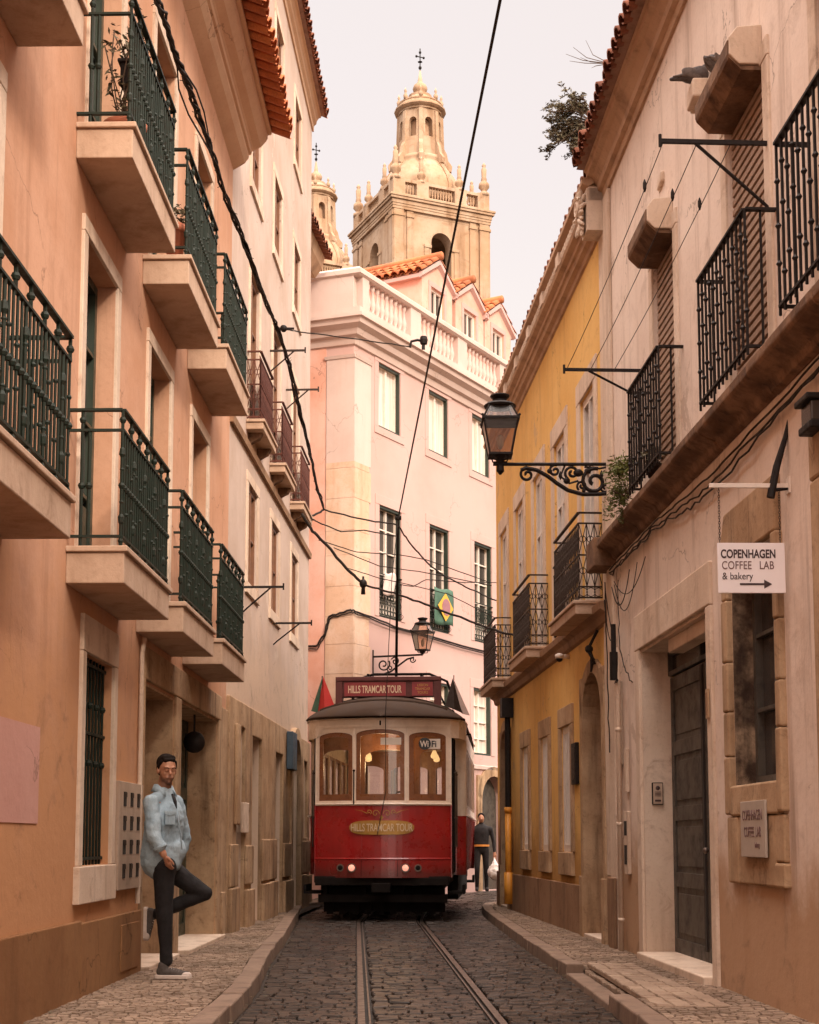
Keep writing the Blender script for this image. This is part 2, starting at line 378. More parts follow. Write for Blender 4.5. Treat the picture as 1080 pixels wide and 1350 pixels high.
# wall sheet with real openings. holes: (u0,u1,z0,z1,rise) ; rise>0 gives an arched head
def wallgrid(mb, u0, u1, z0, z1, holes, depth=0.25, fn=None, ustep=None, back=True):
    fn = fn or (lambda u, y, z: (u, y, z))
    us = {u0, u1}; zs = {z0, z1}
    for h in holes: us |= {h[0], h[1]}; zs |= {h[2], h[3]}
    if ustep:
        k = int((u1 - u0) / ustep)
        us |= {u0 + (u1 - u0) * i / k for i in range(1, k)}
    us = sorted(us); zs = sorted(z for z in zs if z0 <= z <= z1)
    uu = [us[0]]
    for u in us[1:]:
        if u - uu[-1] > 1e-4: uu.append(u)
    us = uu
    for i in range(len(us) - 1):
        for j in range(len(zs) - 1):
            cu, cz = (us[i] + us[i+1]) / 2, (zs[j] + zs[j+1]) / 2
            if any(h[0] < cu < h[1] and h[2] < cz < h[3] for h in holes): continue
            mb.add([fn(us[i],0,zs[j]), fn(us[i+1],0,zs[j]), fn(us[i+1],0,zs[j+1]), fn(us[i],0,zs[j+1])], [(0,1,2,3)])
    for h in holes:
        a, b, c, d = h[:4]; rise = h[4] if len(h) > 4 else 0
        top = arch(a, b, d, rise)
        # spandrels
        if rise:
            for i in range(len(top) - 1):
                p, q = top[i], top[i+1]
                mb.add([fn(p[0],0,p[1]), fn(q[0],0,q[1]), fn(q[0],0,d), fn(p[0],0,d)], [(0,1,2,3)])
        loop = [(a, c)] + top + [(b, c)]
        for i in range(len(loop)):
            p, q = loop[i], loop[(i+1) % len(loop)]
            mb.add([fn(p[0],0,p[1]), fn(q[0],0,q[1]), fn(q[0],depth,q[1]), fn(p[0],depth,p[1])], [(0,1,2,3)])
    return mb
def arch(a, b, d, rise, n=10):
    if not rise: return [(a, d), (b, d)]
    w2 = (b - a) / 2; cx = (a + b) / 2
    return [(cx - w2 * math.cos(math.pi * i / n), d - rise + rise * math.sin(math.pi * i / n)) for i in range(n + 1)]
def ring(mb, a, b, c, d, t, y0, y1, rise=0, fn=None, bottom=True):
    """frame of width t inside the opening a..b, c..d between depths y0 and y1"""
    fn = fn or (lambda u, y, z: (u, y, z))
    o = [(a, c)] + arch(a, b, d, rise) + [(b, c)]
    cb = c + (t if bottom else 0)
    i_ = [(a + t, cb)] + arch(a + t, b - t, d - t, max(0, rise - t * 0.4) if rise else 0) + [(b - t, cb)]
    n = len(o)
    for k in range(n if bottom else n - 1):
        k2 = (k + 1) % n
        p, q, r_, s_ = o[k], o[k2], i_[k2], i_[k]
        mb.add([fn(p[0],y0,p[1]), fn(q[0],y0,q[1]), fn(r_[0],y0,r_[1]), fn(s_[0],y0,s_[1]),
                fn(p[0],y1,p[1]), fn(q[0],y1,q[1]), fn(r_[0],y1,r_[1]), fn(s_[0],y1,s_[1])],
               [(0,1,2,3),(7,6,5,4),(0,4,5,1),(3,2,6,7),(1,5,6,2),(0,3,7,4)])
    return mb

class Fac:
    """a facade: local x runs along it (viewer's right), local y into the building, z up"""
    def __init__(s, p0, ux):
        s.p = Vector(p0[:2]); s.x = Vector(ux[:2]).normalized(); s.y = Vector((-s.x.y, s.x.x))
        s.rz = math.atan2(s.x.y, s.x.x)
    def uz(s, px, py, v=0.0):
        d = ray(px, py); q = s.p + s.y * v
        t = q.dot(s.y) / (d.x * s.y.x + d.y * s.y.y)
        return ((Vector((d.x * t, d.y * t)) - q).dot(s.x), CH + d.z * t)
    def u(s, px, py=1108, v=0.0): return s.uz(px, py, v)[0]
    def uY(s, Y, v=0.0): return (Y - (s.p + s.y * v).y) / s.x.y
    def world(s, u, v, z): q = s.p + s.x * u + s.y * v; return Vector((q.x, q.y, z))
    def node(s, name, label, cat, group=None): return empty(name, (s.p.x, s.p.y, 0), s.rz, label, cat, group)
    def place(s, name, u, v, z, label, cat, group=None, rz=0.0): return empty(name, s.world(u, v, z), s.rz + rz, label, cat, group)
# ------------------------------------------------------------------ building pieces
def surround(mb, a, b, c, d, t=0.14, p=0.035, sill=True, head=0.0, rise=0.0):
    """stone dressing round an opening, standing proud of the wall"""
    mb.box(a - t, a - 0.002, -p, 0.03, c, d); mb.box(b + 0.002, b + t, -p, 0.03, c, d)
    if rise:
        tp = arch(a, b, d, rise); to = arch(a - t, b + t, d + t, rise + t * 0.6)
        for i in range(len(tp) - 1):
            mb.add([(tp[i][0], -p, tp[i][1]), (tp[i+1][0], -p, tp[i+1][1]), (to[i+1][0], -p, to[i+1][1]), (to[i][0], -p, to[i][1]),
                    (tp[i][0], 0.03, tp[i][1]), (tp[i+1][0], 0.03, tp[i+1][1]), (to[i+1][0], 0.03, to[i+1][1]), (to[i][0], 0.03, to[i][1])],
                   [(0,1,2,3),(0,4,5,1),(3,2,6,7)])
    else:
        mb.box(a - t, b + t, -p - 0.003, 0.03, d + 0.002, d + t + head)
    if sill: mb.box(a - t - 0.03, b + t + 0.03, -p - 0.045, 0.06, c - 0.10, c - 0.002)
    return mb
def window(par, a, b, c, d, y=0.16, frame='whiteframe', pane='pane', t=0.055, mull=1, bars=1, rise=0, kind='window', solid=None):
    """part window (frame) with its pane as sub-part, in the opening a..b, c..d"""
    m = MB(); ring(m, a, b, c, d, t, y, y + 0.06, rise)
    w_ = (b - a - 2 * t)
    for i in range(1, mull + 1):
        x = a + t + w_ * i / (mull + 1); m.box(x - 0.022, x + 0.022, y - 0.008, y + 0.05, c + t, d - t - rise * 0.3)
    for i in range(1, bars + 1):
        z = c + (d - c) * i / (bars + 1); m.box(a + t, b - t, y + 0.004, y + 0.045, z - 0.014, z + 0.014)
    if solid:
        m.box(a + t, b - t, y + 0.02, y + 0.04, c + t, c + (d - c) * solid)
    w = m.build(kind, frame, par)
    p = MB().box(a + 0.01, b - 0.01, y + 0.055, y + 0.075, c + 0.01, d - 0.01).build('pane', pane, w)
    return w
def knob(mb, x, y, z, r=0.022, n=6): mb.ball((x, y, z), r, n, 4)
def railing_mesh(L, p, h=1.0, n=20, style='ball'):
    """balcony railing: local x 0..L, outer plane y=-p, floor z=0"""
    m = MB(); y = -p + 0.03
    def rail(z, r=0.014, flat=True):
        m.box(-0.0, L, y - r, y + r, z - 0.009, z + 0.009)
        for x in (0.0, L): m.box(x - r, x + r, y, 0.0, z - 0.009, z + 0.009)
    if style == 'ball':
        rail(h, 0.022); rail(h - 0.15, 0.014); rail(0.07, 0.016)
        k = max(4, int(round(L / 0.3)))
        for i in range(k + 1):
            x = L * i / k
            m.box(x - 0.010, x + 0.010, y - 0.010, y + 0.010, h - 0.15, h); knob(m, x, y, h - 0.075, 0.027)
            m.box(x - 0.012, x + 0.012, y - 0.012, y + 0.012, 0.0, 0.07); knob(m, x, y, 0.035, 0.022)
        for i in range(n + 1):
            x = L * i / n; big = i % 5 == 0
            r = 0.0095 if not big else 0.013
            m.tube([(x, y, 0.07), (x, y, h - 0.15)], r, 5, False)
            knob(m, x, y, 0.44, 0.026)
            if i % 2 == 0 or big: knob(m, x, y, 0.62 if i % 4 else 0.56, 0.017); knob(m, x, y, 0.26 if i % 4 else 0.32, 0.017)
            if big: m.lathe([(0.004, -0.05), (0.024, -0.01), (0.018, 0.03), (0.004, 0.06)], (x, y, 0.68), 6); m.lathe([(0.004, -0.06), (0.02, -0.03), (0.024, 0.01), (0.004, 0.05)], (x, y, 0.2), 6)
        for yy in (-p * 0.36,) if p < 0.5 else (-p * 0.33, -p * 0.66):
            for x in (0.0, L):
                m.tube([(x, yy, 0.07), (x, yy, h - 0.15)], 0.012, 5, False); knob(m, x, yy, 0.44, 0.028)
        for x in (0.0, L):
            m.tube([(x, -0.10, 0.0), (x, -0.10, h)], 0.013, 5, False); knob(m, x, -0.10, h - 0.075, 0.027); knob(m, x, -0.10, 0.44, 0.028)
    elif style == 'plain':
        rail(h, 0.022); rail(0.06, 0.014)
        for i in range(n + 1):
            x = L * i / n
            m.tube([(x, y, 0.0), (x, y, h)], 0.011, 5, False)
            for q in ((0.22, 0.62, 0.86) if i % 2 else (0.30, 0.52, 0.78)): m.lathe([(0.010, -0.02), (0.021, 0), (0.010, 0.02)], (x, y, h * q), 6)
        for x in (0, L):
            m.tube([(x, y * 0.5, 0.0), (x, y * 0.5, h)], 0.010, 5, False)
    elif style == 'lattice':
        rail(h, 0.018); rail(h * 0.88, 0.010); rail(0.04, 0.012); rail(h * 0.16, 0.008); rail(h * 0.52, 0.008)
        def panel(P, Q, k):
            P, Q = Vector(P), Vector(Q)
            for i in range(k):
                A = P.lerp(Q, i / k); B = P.lerp(Q, (i + 1) / k); Z = Vector((0, 0, 1))
                m.tube([A + Z * 0.04, A + Z * h * 0.88], 0.007, 4, False)
                for (a_, b_) in ((0.16, 0.52), (0.52, 0.88)):
                    m.tube([A + Z * h * a_, B + Z * h * b_], 0.006, 4, False); m.tube([B + Z * h * a_, A + Z * h * b_], 0.006, 4, False)
                    c = (A + B) / 2 + Z * h * (a_ + b_) / 2; rr = (B - A).length * 0.42; t = (B - A).normalized()
                    m.tube([c + t * rr * math.cos(q * math.pi / 5) + Z * rr * math.sin(q * math.pi / 5) for q in range(11)], 0.0055, 4, False)
                c = (A + B) / 2 + Z * h * 0.10; t = (B - A).normalized(); rr = h * 0.05
                m.tube([c + t * rr * math.cos(q * math.pi / 4) + Z * rr * math.sin(q * math.pi / 4) for q in range(9)], 0.0055, 4, False)
            m.tube([Q + Vector((0, 0, 0.04)), Q + Vector((0, 0, h * 0.88))], 0.007, 4, False)
        panel((0, y, 0), (L, y, 0), n); panel((0, y, 0), (0, 0, 0), max(1, int(p / 0.09))); panel((L, y, 0), (L, 0, 0), max(1, int(p / 0.09)))
    return m
def slab_mb(L, p, t):
    m = MB(); m.box(0, L, -p, 0, -t, -0.045); m.box(-0.025, L + 0.025, -p - 0.025, 0, -0.043, 0)
    return m
def rooftiles(mb, x0, x1, y0, z0, y1, z1, pitch=0.21, r=0.085, n=5, jag=0.0):
    """barrel tiles between the eave line (y0,z0) and the upper line (y1,z1)"""
    k = max(1, int(round((x1 - x0) / pitch))); d = Vector((0, y1 - y0, z1 - z0)); L = d.length; d.normalize(); nrm = Vector((0, -d.z, d.y))
    if nrm.z < 0: nrm = -nrm
    rows = max(1, int(L / 0.36))
    for i in range(k):
        xc = x0 + (x1 - x0) * (i + 0.5) / k + random.uniform(-.008, .008)
        for j in range(rows):
            s0 = L * j / rows - (0.05 if j else 0.0) + random.uniform(-.015, .015) + (random.uniform(-jag, jag) if j == 0 else 0); s1 = L * (j + 1) / rows
            lift = random.uniform(0, .008); vs = []
            for (s, rr, up) in ((s0, r * 1.08, 0.02 + lift), (s1, r * 0.85, 0.0)):
                for q in range(n + 1):
                    a = math.pi * q / n
                    vs.append(Vector((xc - rr * math.cos(a), y0, z0)) + d * s + nrm * (rr * math.sin(a) + up))
            for (s, rr, up) in ((s0, r * 0.90, 0.02 + lift),):
                for q in range(n + 1):
                    a = math.pi * q / n
                    vs.append(Vector((xc - rr * math.cos(a), y0, z0)) + d * s + nrm * (rr * math.sin(a) + up - 0.004))
            m_ = n + 1
            fs = [(q, q + 1, m_ + q + 1, m_ + q) for q in range(n)] + [(q, 2 * m_ + q, 2 * m_ + q + 1, q + 1) for q in range(n)]
            mb.add(vs, fs)
            # channel tile between
        vs = []
        for s in (L * 0.0 + random.uniform(-.02, .01), L):
            for q in range(4):
                a = math.pi * q / 3
                vs.append(Vector((xc + (x1 - x0) / k / 2 - r * 0.8 * math.cos(a), y0, z0)) + d * s + nrm * (-r * 0.5 * math.sin(a) + 0.01))
        mb.add(vs, [(q, 4 + q, 5 + q, q + 1) for q in range(3)])
    return mb
def spiral(c, r0, r1, turns, a0, axis_u, axis_v, n=26):
    c, u, v = Vector(c), Vector(axis_u), Vector(axis_v)
    return [c + (u * math.cos(a0 + turns * 2 * math.pi * i / n) + v * math.sin(a0 + turns * 2 * math.pi * i / n)) * (r0 + (r1 - r0) * i / n) for i in range(n + 1)]

# ================================================================== LEFT, FIRST BUILDING (peach)
tL1 = tanvp(575)
L1 = Fac((-2.65 + tL1 * -3.0, -3.0), (tL1, 1.0))
b = L1.node('peach_apartment_building', 'peach rendered apartment building with two rows of stone balconies', 'building')
END1 = L1.uY(18.6)
def Lu(Y): return L1.uY(Y)
baly = {'L': [(7.11, 8.9), (10.45, 12.24), (12.94, 14.73), (15.34, 17.13)], 'U': [(7.13, 8.92), (10.45, 12.24), (12.94, 14.73), (15.36, 17.15)]}
ZL, ZU = 3.35, 6.53          # balcony floors
holes = []
doorsL = []
for key, zf in (('L', ZL), ('U', ZU)):
    for (a, c) in baly[key]:
        h = (Lu(a) + 0.36, Lu(c) - 0.38, zf, zf + 2.46); holes.append(h); doorsL.append(h)
winG = (Lu(11.04), Lu(12.02), 1.06, 2.66); opA = (Lu(13.32), Lu(14.9), 0.12, 2.68); opB = (Lu(15.22), Lu(17.85), 0.12, 2.70)
holes += [winG, opA, opB]
m = MB(); wallgrid(m, 0, END1, 0, 10.4, holes, 0.30)
m.quad((END1, 0, 0), (END1, 7, 0), (END1, 7, 11.2), (END1, 0, 10.4)); m.quad((0, 0, 0), (0, 7, 0), (0, 7, 11.2), (0, 0, 10.4)); m.quad((0, 7, 0), (END1, 7, 0), (END1, 7, 11.2), (0, 7, 11.2))
m.quad((0, 0, 10.4), (END1, 0, 10.4), (END1, 7, 11.2), (0, 7, 11.2))
m.build('wall', 'peach', b)
# brown lower render up to the first doorway
MB().box(0, winG[0] - 0.0, -0.035, 0.0, 0.0, 0.66).box(winG[0], opA[0] - 0.06, -0.035, 0.0, 0.0, 0.64).build('plinth', 'brownbase', b, bevel=0.01)
MB().box(Lu(12.4), Lu(13.1), -0.045, -0.034, 0.16, 0.55).build('meter_hatch', 'brownbase', b, bevel=0.006)
# doors over the balconies
for h in doorsL:
    window(b, h[0], h[1], h[2] + 0.03, h[3] - 0.01, 0.15, 'greendoor', 'pane', 0.07, 1, 3, kind='balcony_door', solid=0.22)
for h in doorsL:
    surround(MB(), h[0], h[1], h[2], h[3], 0.13, 0.025, False).build('door_surround', 'palestone', b, bevel=0.006)
# ground window with bars
h = winG
w_ = window(b, h[0], h[1], h[2], h[3], 0.2, 'greendoor', 'pane', 0.05, 1, 2)
m = surround(MB(), h[0], h[1], h[2], h[3], 0.12, 0.03, False, head=0.16); m.box(h[0] - 0.16, h[1] + 0.10, -0.05, 0.03, h[2] - 0.28, h[2] - 0.003)
m.build('window_surround', 'palestone', b, bevel=0.008)
m = MB()
for i in range(9):
    x = h[0] + (h[1] - h[0]) * (i + 0.5) / 9; m.tube([(x, 0.06, h[2]), (x, 0.06, h[3])], 0.011, 6, False)
    if i % 2 == 0: knob(m, x, 0.06, 2.3, 0.03); knob(m, x, 0.06, 1.85, 0.03)
for z in (h[2] + 0.05, 2.08, h[3] - 0.05): m.box(h[0], h[1], 0.045, 0.075, z - 0.012, z + 0.012)
m.build('window_grille', 'green_iron', b)
# doorways: stone portal round two deep openings
m = MB()
z1 = 2.98
m.box(opA[0] - 0.055, opA[0] - 0.002, -0.03, 0.02, 0.1, z1); m.box(opA[1] + 0.002, opB[0] - 0.002, -0.03, 0.02, 0.1, opB[3]); m.box(opB[1] + 0.002, END1 - 0.003, -0.03, 0.02, 0.1, z1 - 0.1)
m.box(opA[0] - 0.055, opB[1] + 0.18, -0.034, 0.02, opB[3] + 0.002, z1 + 0.02)
m.box(opB[1] + 0.28, END1 - 0.2, -0.06, 0.02, 0.1, 0.62)
m.build('doorway_surround', 'stone', b, bevel=0.012)
m = MB()
for h in (opA, opB):       # dressed reveals
    m.box(h[0] + 0.001, h[0] + 0.02, 0.003, 0.38, h[2], h[3]); m.box(h[1] - 0.03, h[1] - 0.001, 0.003, 0.40, h[2], h[3] - 0.002); m.box(h[0] + 0.02, h[1] - 0.03, 0.004, 0.38, h[3] - 0.025, h[3] - 0.001)
m.build('doorway_reveal', 'stone', b)
MB().box(opA[0], opA[1], -0.10, 0.36, 0.0, 0.135).build('doorstep', 'palestone', b, bevel=0.01)
MB().box(opB[0], opB[1], -0.14, 0.36, 0.0, 0.14).build('doorstep', 'palestone', b, bevel=0.01)
def panel_door(par, a, b_, c, d, y, m='greydoor', leaves=2, rows=3, handle=True):
    k = MB(); k.box(a, b_, y, y + 0.05, c, d)
    wl_ = (b_ - a) / leaves
    for i in range(leaves):
        x0, x1 = a + wl_ * i, a + wl_ * (i + 1)
        k.box(x0 + 0.005, x0 + 0.10, y - 0.02, y, c, d - 0.001); k.box(x1 - 0.10, x1 - 0.005, y - 0.02, y, c, d - 0.001)
        for j in range(rows + 1):
            z = c + (d - c - 0.14) * j / rows; k.box(x0 + 0.10, x1 - 0.10, y - 0.019, y, z, z + 0.14)
        for j in range(rows):
            z = c + (d - c - 0.14) * j / rows + 0.14; hh = (d - c - 0.14) / rows - 0.14
            k.box(x0 + 0.16, x1 - 0.16, y - 0.012, y, z + 0.06, z + hh - 0.06)
    o = k.build('door', m, par, bevel=0.004)
    if handle:
        MB().ball((a + wl_ * (leaves - 0.9), y - 0.06, c + 1.0), 0.03).tube([(a + wl_ * (leaves - 0.9), y - 0.06, c + 1.0), (a + wl_ * (leaves - 0.9), y, c + 1.0)], 0.012).build('handle', 'steel', o, smooth=True)
    return o
panel_door(b, opA[0], opA[1] - 0.03, 0.135, opA[3] - 0.03, 0.30, 'brownwood', 2, 3)
panel_door(b, opB[0], opB[1] - 0.03, 0.14, opB[3] - 0.03, 0.36, 'greendoor', 2, 3)
# letter boxes in a marble panel
a0, a1 = Lu(12.2), Lu(13.18)
lb = MB().box(a0, a1, -0.045, 0.01, 0.84, 1.74).build('letterbox_panel', 'marble', b, bevel=0.005)
m = MB(); g = MB()
for r_ in range(4):
    for c_ in range(3):
        x = a0 + 0.22 + c_ * 0.28; z = 0.98 + r_ * 0.20
        MB().box(x - 0.05, x + 0.05, -0.050, -0.044, z - 0.045, z + 0.075).build('letter_slot', 'dark', lb); MB().box(x - 0.045, x + 0.045, -0.056, -0.049, z + 0.03, z + 0.07).build('slot_flap', 'grey_iron', lb)
for i_ in range(1): MB().box(Lu(8.7), Lu(9.86), -0.006, 0.0, 1.36, 2.0).add([(Lu(8.7), -0.0065, 2.0), (Lu(9.86), -0.0065, 1.90), (Lu(9.86), -0.0065, 2.0)], [(0, 1, 2)]).build('repainted_patch', 'palepink_patch', b)
# balconies
Lb, pb, tb = 1.79, 0.42, 0.27
rail = railing_mesh(Lb, pb, 1.0, 22, 'ball')
first = None
for key, zf in (('U', ZU), ('L', ZL)):
    for (a, c) in baly[key]:
        if first is None:
            first = slab_mb(Lb, pb, tb).build('balcony', 'slab', b, bevel=0.008)
            rail.build('railing', 'green_iron', first)
            o = first
        else: o = sub(first, b)
        o.location = (Lu(a), 0, zf)
# cornice and eave
prof = [(0.0, 10.02), (-0.07, 10.06), (-0.15, 10.11), (-0.20, 10.18), (-0.205, 10.22), (-0.235, 10.23), (-0.245, 10.27), (-0.27, 10.29), (-0.36, 10.33), (-0.43, 10.41), (-0.45, 10.45), (-0.45, 10.49), (-0.50, 10.50), (-0.50, 10.55), (0.0, 10.56)]
MB().prism_x(prof, 0, END1 + 0.04).build('cornice', 'peachcornice', b)
rooftiles(MB(), 0, END1 + 0.05, -0.76, 10.48, 3.5, 12.1).build('roof', 'tile', b, smooth=True)
MB().prism_x([(-0.50, 10.555), (3.5, 12.07), (3.5, 12.0), (-0.45, 10.555)], 0, END1 + 0.04).build('roof_board', 'brownwood', b)
MB().tube([(Lu(13.1), -0.03, 0.7), (Lu(13.1), -0.03, 2.9), (Lu(13.1), -0.05, 3.05)], 0.022, 8).build('pipe', 'palestone', b)

# plant pots on the balcony
def leafcloud(mb, c, rad, n, size=0.05, seed=1, flat=0.5, shell=0.5, gap=0.35):
    rr = random.Random(seed); c = Vector(c)
    dirs = [Vector((rr.gauss(0, 1), rr.gauss(0, 1), rr.gauss(0, 1))).normalized() for _ in range(14)]
    for _ in range(n):
        d = Vector((rr.gauss(0, 1), rr.gauss(0, 1), rr.gauss(0, 1))).normalized()
        k = max(d.dot(q) for q in dirs)
        if k < gap + 0.5 and rr.random() < 0.75: continue
        s = (shell + (1 - shell) * rr.random()) * (0.55 + 0.55 * k)
        p = c + Vector((d.x * rad[0], d.y * rad[1], d.z * rad[2])) * s
        a = Vector((rr.gauss(0, 1), rr.gauss(0, 1), rr.gauss(0, flat))).normalized(); b_ = a.cross(Vector((rr.gauss(0, 1), rr.gauss(0, 1), rr.gauss(0, 1)))).normalized()
        L = size * rr.uniform(0.6, 1.4); W = L * 0.32
        mb.add([p - a * L, p + b_ * W, p + a * L, p - b_ * W], [(0, 1, 2, 3)])
    return mb
def pot(mb, r=0.15, h=0.26):
    return mb.lathe([(r * 0.7, 0), (r * 0.95, h * 0.8), (r * 1.08, h * 0.8), (r * 1.1, h), (r * 0.95, h), (r * 0.9, h * 0.9)], n=20)
ub = Lu(10.86)
t = L1.place('potted_plant', ub + 0.24, -0.22, ZU, 'terracotta pot of thin leggy stems on the upper balcony with a planter box', 'plant')
pot(MB(), 0.16, 0.30).build('pot', 'terracotta', t, smooth=True)
m = MB(); lf = MB(); rr = random.Random(3)
for i in range(9):
    p = Vector((rr.uniform(-.05, .05), rr.uniform(-.05, .05), 0.25)); pts = [p.copy()]
    for k in range(5):
        p = p + Vector((rr.uniform(-.07, .07), rr.uniform(-.07, .07), rr.uniform(.1, .22))); pts.append(p.copy())
        leafcloud(lf, p, (0.06, 0.06, 0.06), 5, 0.03, i * 7 + k, gap=-1)
    m.tube(pts, 0.006, 4)
m.build('stem', 'twig', t); lf.build('foliage', 'leaf', t)
t = L1.place('planter_box', ub + 0.34, -0.27, ZU + 0.62, 'dark hanging planter box above the terracotta pot on the upper balcony', 'planter')
MB().box(-0.15, 0.15, -0.09, 0.09, 0, 0.18).box(-0.17, 0.17, -0.11, 0.11, 0.18, 0.21).build('box', 'black_iron', t, bevel=0.008)
m = MB(); leafcloud(m, (0, 0, 0.34), (0.16, 0.12, 0.22), 150, 0.035, 5); m.build('foliage', 'leaf', t)
t = L1.place('flower_pot', Lu(12.94) + 0.16, -0.26, ZU, 'small red patterned pot behind the middle upper green railing', 'pot')
pot(MB(), 0.10, 0.34).build('pot', 'terracotta', t, smooth=True)
m = MB(); leafcloud(m, (0, 0, 0.42), (0.12, 0.12, 0.12), 120, 0.035, 15, gap=-1); m.build('foliage', 'leaf', t)
# round black lamp in the deep doorway
t = L1.place('globe_lamp', opB[1] - 1.05, 0.10, 2.36, 'black round lamp hanging in the dark stone doorway', 'lamp')
MB().ball((0, 0, 0), 0.125, 20, 12, rx=0.6).build('globe', 'black_iron', t, smooth=True)
MB().tube([(0, 0, 0.11), (0, 0, 0.33)], 0.012).build('hanger', 'black_iron', t)

# ================================================================== LEFT, SECOND BUILDING (old white)
tL2 = tanvp(620)
P2 = L1.world(END1, 0, 0)
L2 = Fac((P2.x, P2.y), (tL2, 1.0))
b = L2.node('old_white_apartment_building', 'tall old white apartment building with rusty red window balconies and stone ground floor', 'building')
END2 = L2.uY(28.0)
u2 = L2.uY
cols = [(20.2, 21.1), (22.6, 23.5), (25.2, 26.1)]
H = []; wins = []; drs = []
for (a, c) in cols:
    wins.append((u2(a), u2(c), 4.8, 6.21)); drs.append((u2(a), u2(c), 7.06, 9.3)); wins.append((u2(a), u2(c), 10.6, 11.8)); wins.append((u2(a), u2(c), 13.3, 14.5))
gr = [(19.25, 19.95, 0.12, 2.75), (20.6, 21.55, 0.12, 2.7), (23.1, 24.0, 0.12, 2.62)]
gr = [(u2(a), u2(c), d, e_) for (a, c, d, e_) in gr]
ga = (u2(25.1), u2(26.3), 0.12, 3.0, 0.6); gs = (u2(27.0), u2(27.6), 1.3, 2.7)
H = wins + drs + gr + [ga, gs]
m = MB(); wallgrid(m, 0, END2, 3.4, 15.5, wins + drs, 0.13); wallgrid(m, 0, END2, 0, 3.4, gr + [ga, gs], 0.32)
m.quad((END2, 0, 0), (END2, 7, 0), (END2, 7, 16.5), (END2, 0, 15.5)); m.quad((0, 0, 8), (0, 7, 8), (0, 7, 16.5), (0, 0, 15.5)); m.quad((0, 7, 0), (END2, 7, 0), (END2, 7, 16.5), (0, 7, 16.5))
m.quad((0, 0, 15.5), (END2, 0, 15.5), (END2, 7, 16.5), (0, 7, 16.5))
m.build('wall', 'offwhite', b)
for h in wins:
    window(b, *h, 0.03, 'brownwood', 'pane', 0.06, 1, 1)
    surround(MB(), *h, 0.15, 0.02, False).box(h[0] - 0.17, h[1] + 0.17, -0.035, 0.02, h[2] - 0.16, h[2] - 0.002).build('window_surround', 'palestone', b, bevel=0.006)
for h in drs:
    window(b, *h, 0.04, 'brownwood', 'pane', 0.06, 1, 2, kind='balcony_door', solid=0.2)
    surround(MB(), *h, 0.14, 0.02, False).build('door_surround', 'palestone', b, bevel=0.006)
# ground floor cladding
m = MB(); xs = 0.02
for h in gr + [ga]:
    m.box(xs, h[0] - 0.002, -0.05, 0.01, 0.0, 3.08); xs = h[1] + 0.002
m.box(xs, gs[0] - 0.002, -0.05, 0.01, 0.0, 3.08); m.box(gs[1] + 0.002, END2, -0.05, 0.01, 0, 3.08); m.box(gs[0], gs[1], -0.05, 0.01, 0, 1.3); m.box(gs[0], gs[1], -0.05, 0.01, 2.7, 3.08)
for h in gr: m.box(h[0] - 0.002, h[1] + 0.002, -0.052, 0.01, h[3] + 0.002, 3.08)
m.build('ground_floor_cladding', 'stone', b, bevel=0.014)
m = surround(MB(), ga[0], ga[1], ga[2], ga[3], 0.2, 0.09, False, rise=0.6)
m.build('arch_surround', 'stone', b)
m = MB()
xs = 0.02
for h in gr + [ga, (END2, END2)]:
    if h[0] - xs > 0.25:
        n_ = max(1, int((h[0] - xs) / 0.7))
        for i in range(n_):
            x0 = xs + (h[0] - xs) * i / n_; x1 = xs + (h[0] - xs) * (i + 1) / n_
            MB().box(x0 + 0.006, x1 - 0.006, -0.11, -0.049, 0.0, 0.62 + random.uniform(-.04, .04)).build('base_stone', 'stone', b, bevel=0.015)
            MB().box(x0 + 0.012, x1 - 0.012, -0.085, -0.049, 0.66, 1.22 + random.uniform(-.06, .06)).build('base_stone', 'stone', b, bevel=0.015)
    xs = h[1]
m.box(u2(19.0), u2(19.25) - 0.01, -0.10, -0.049, 1.45, 2.75)
m.build('jamb_stone', 'stone', b, bevel=0.015)
for h in gr: panel_door(b, h[0], h[1], h[2], h[3], 0.3, 'greydoor', 1, 3)
m = MB(); ring(m, ga[0], ga[1], ga[2], ga[3], 0.08, 0.26, 0.32, 0.6); m.box(ga[0] + 0.05, ga[1] - 0.05, 0.30, 0.34, ga[2], ga[3]); m.build('door', 'greydoor', b)
window(b, *gs, 0.15, 'brownwood', 'pane', 0.05, 0, 1)
MB().box(u2(19.55), u2(19.95) + 0.1, -0.09, -0.05, 1.35, 1.75).build('meter_hatch', 'palestone', b, bevel=0.006)
M['blue'] = paint('faded_blue_board', (0.05, 0.085, 0.12), 0.6, 0.3)
t = L2.place('wall_sign', u2(24.35), -0.06, 2.42, 'narrow faded blue sign board fixed beside the arched stone doorway', 'sign')
MB().box(0, 0.62, -0.10, 0, 0, 0.62).build('board', 'blue', t, bevel=0.006); MB().box(0.05, 0.1, 0, 0.03, 0.05, 0.6).box(0.5, 0.55, 0, 0.03, 0.05, 0.6).build('bracket', 'black_iron', t)
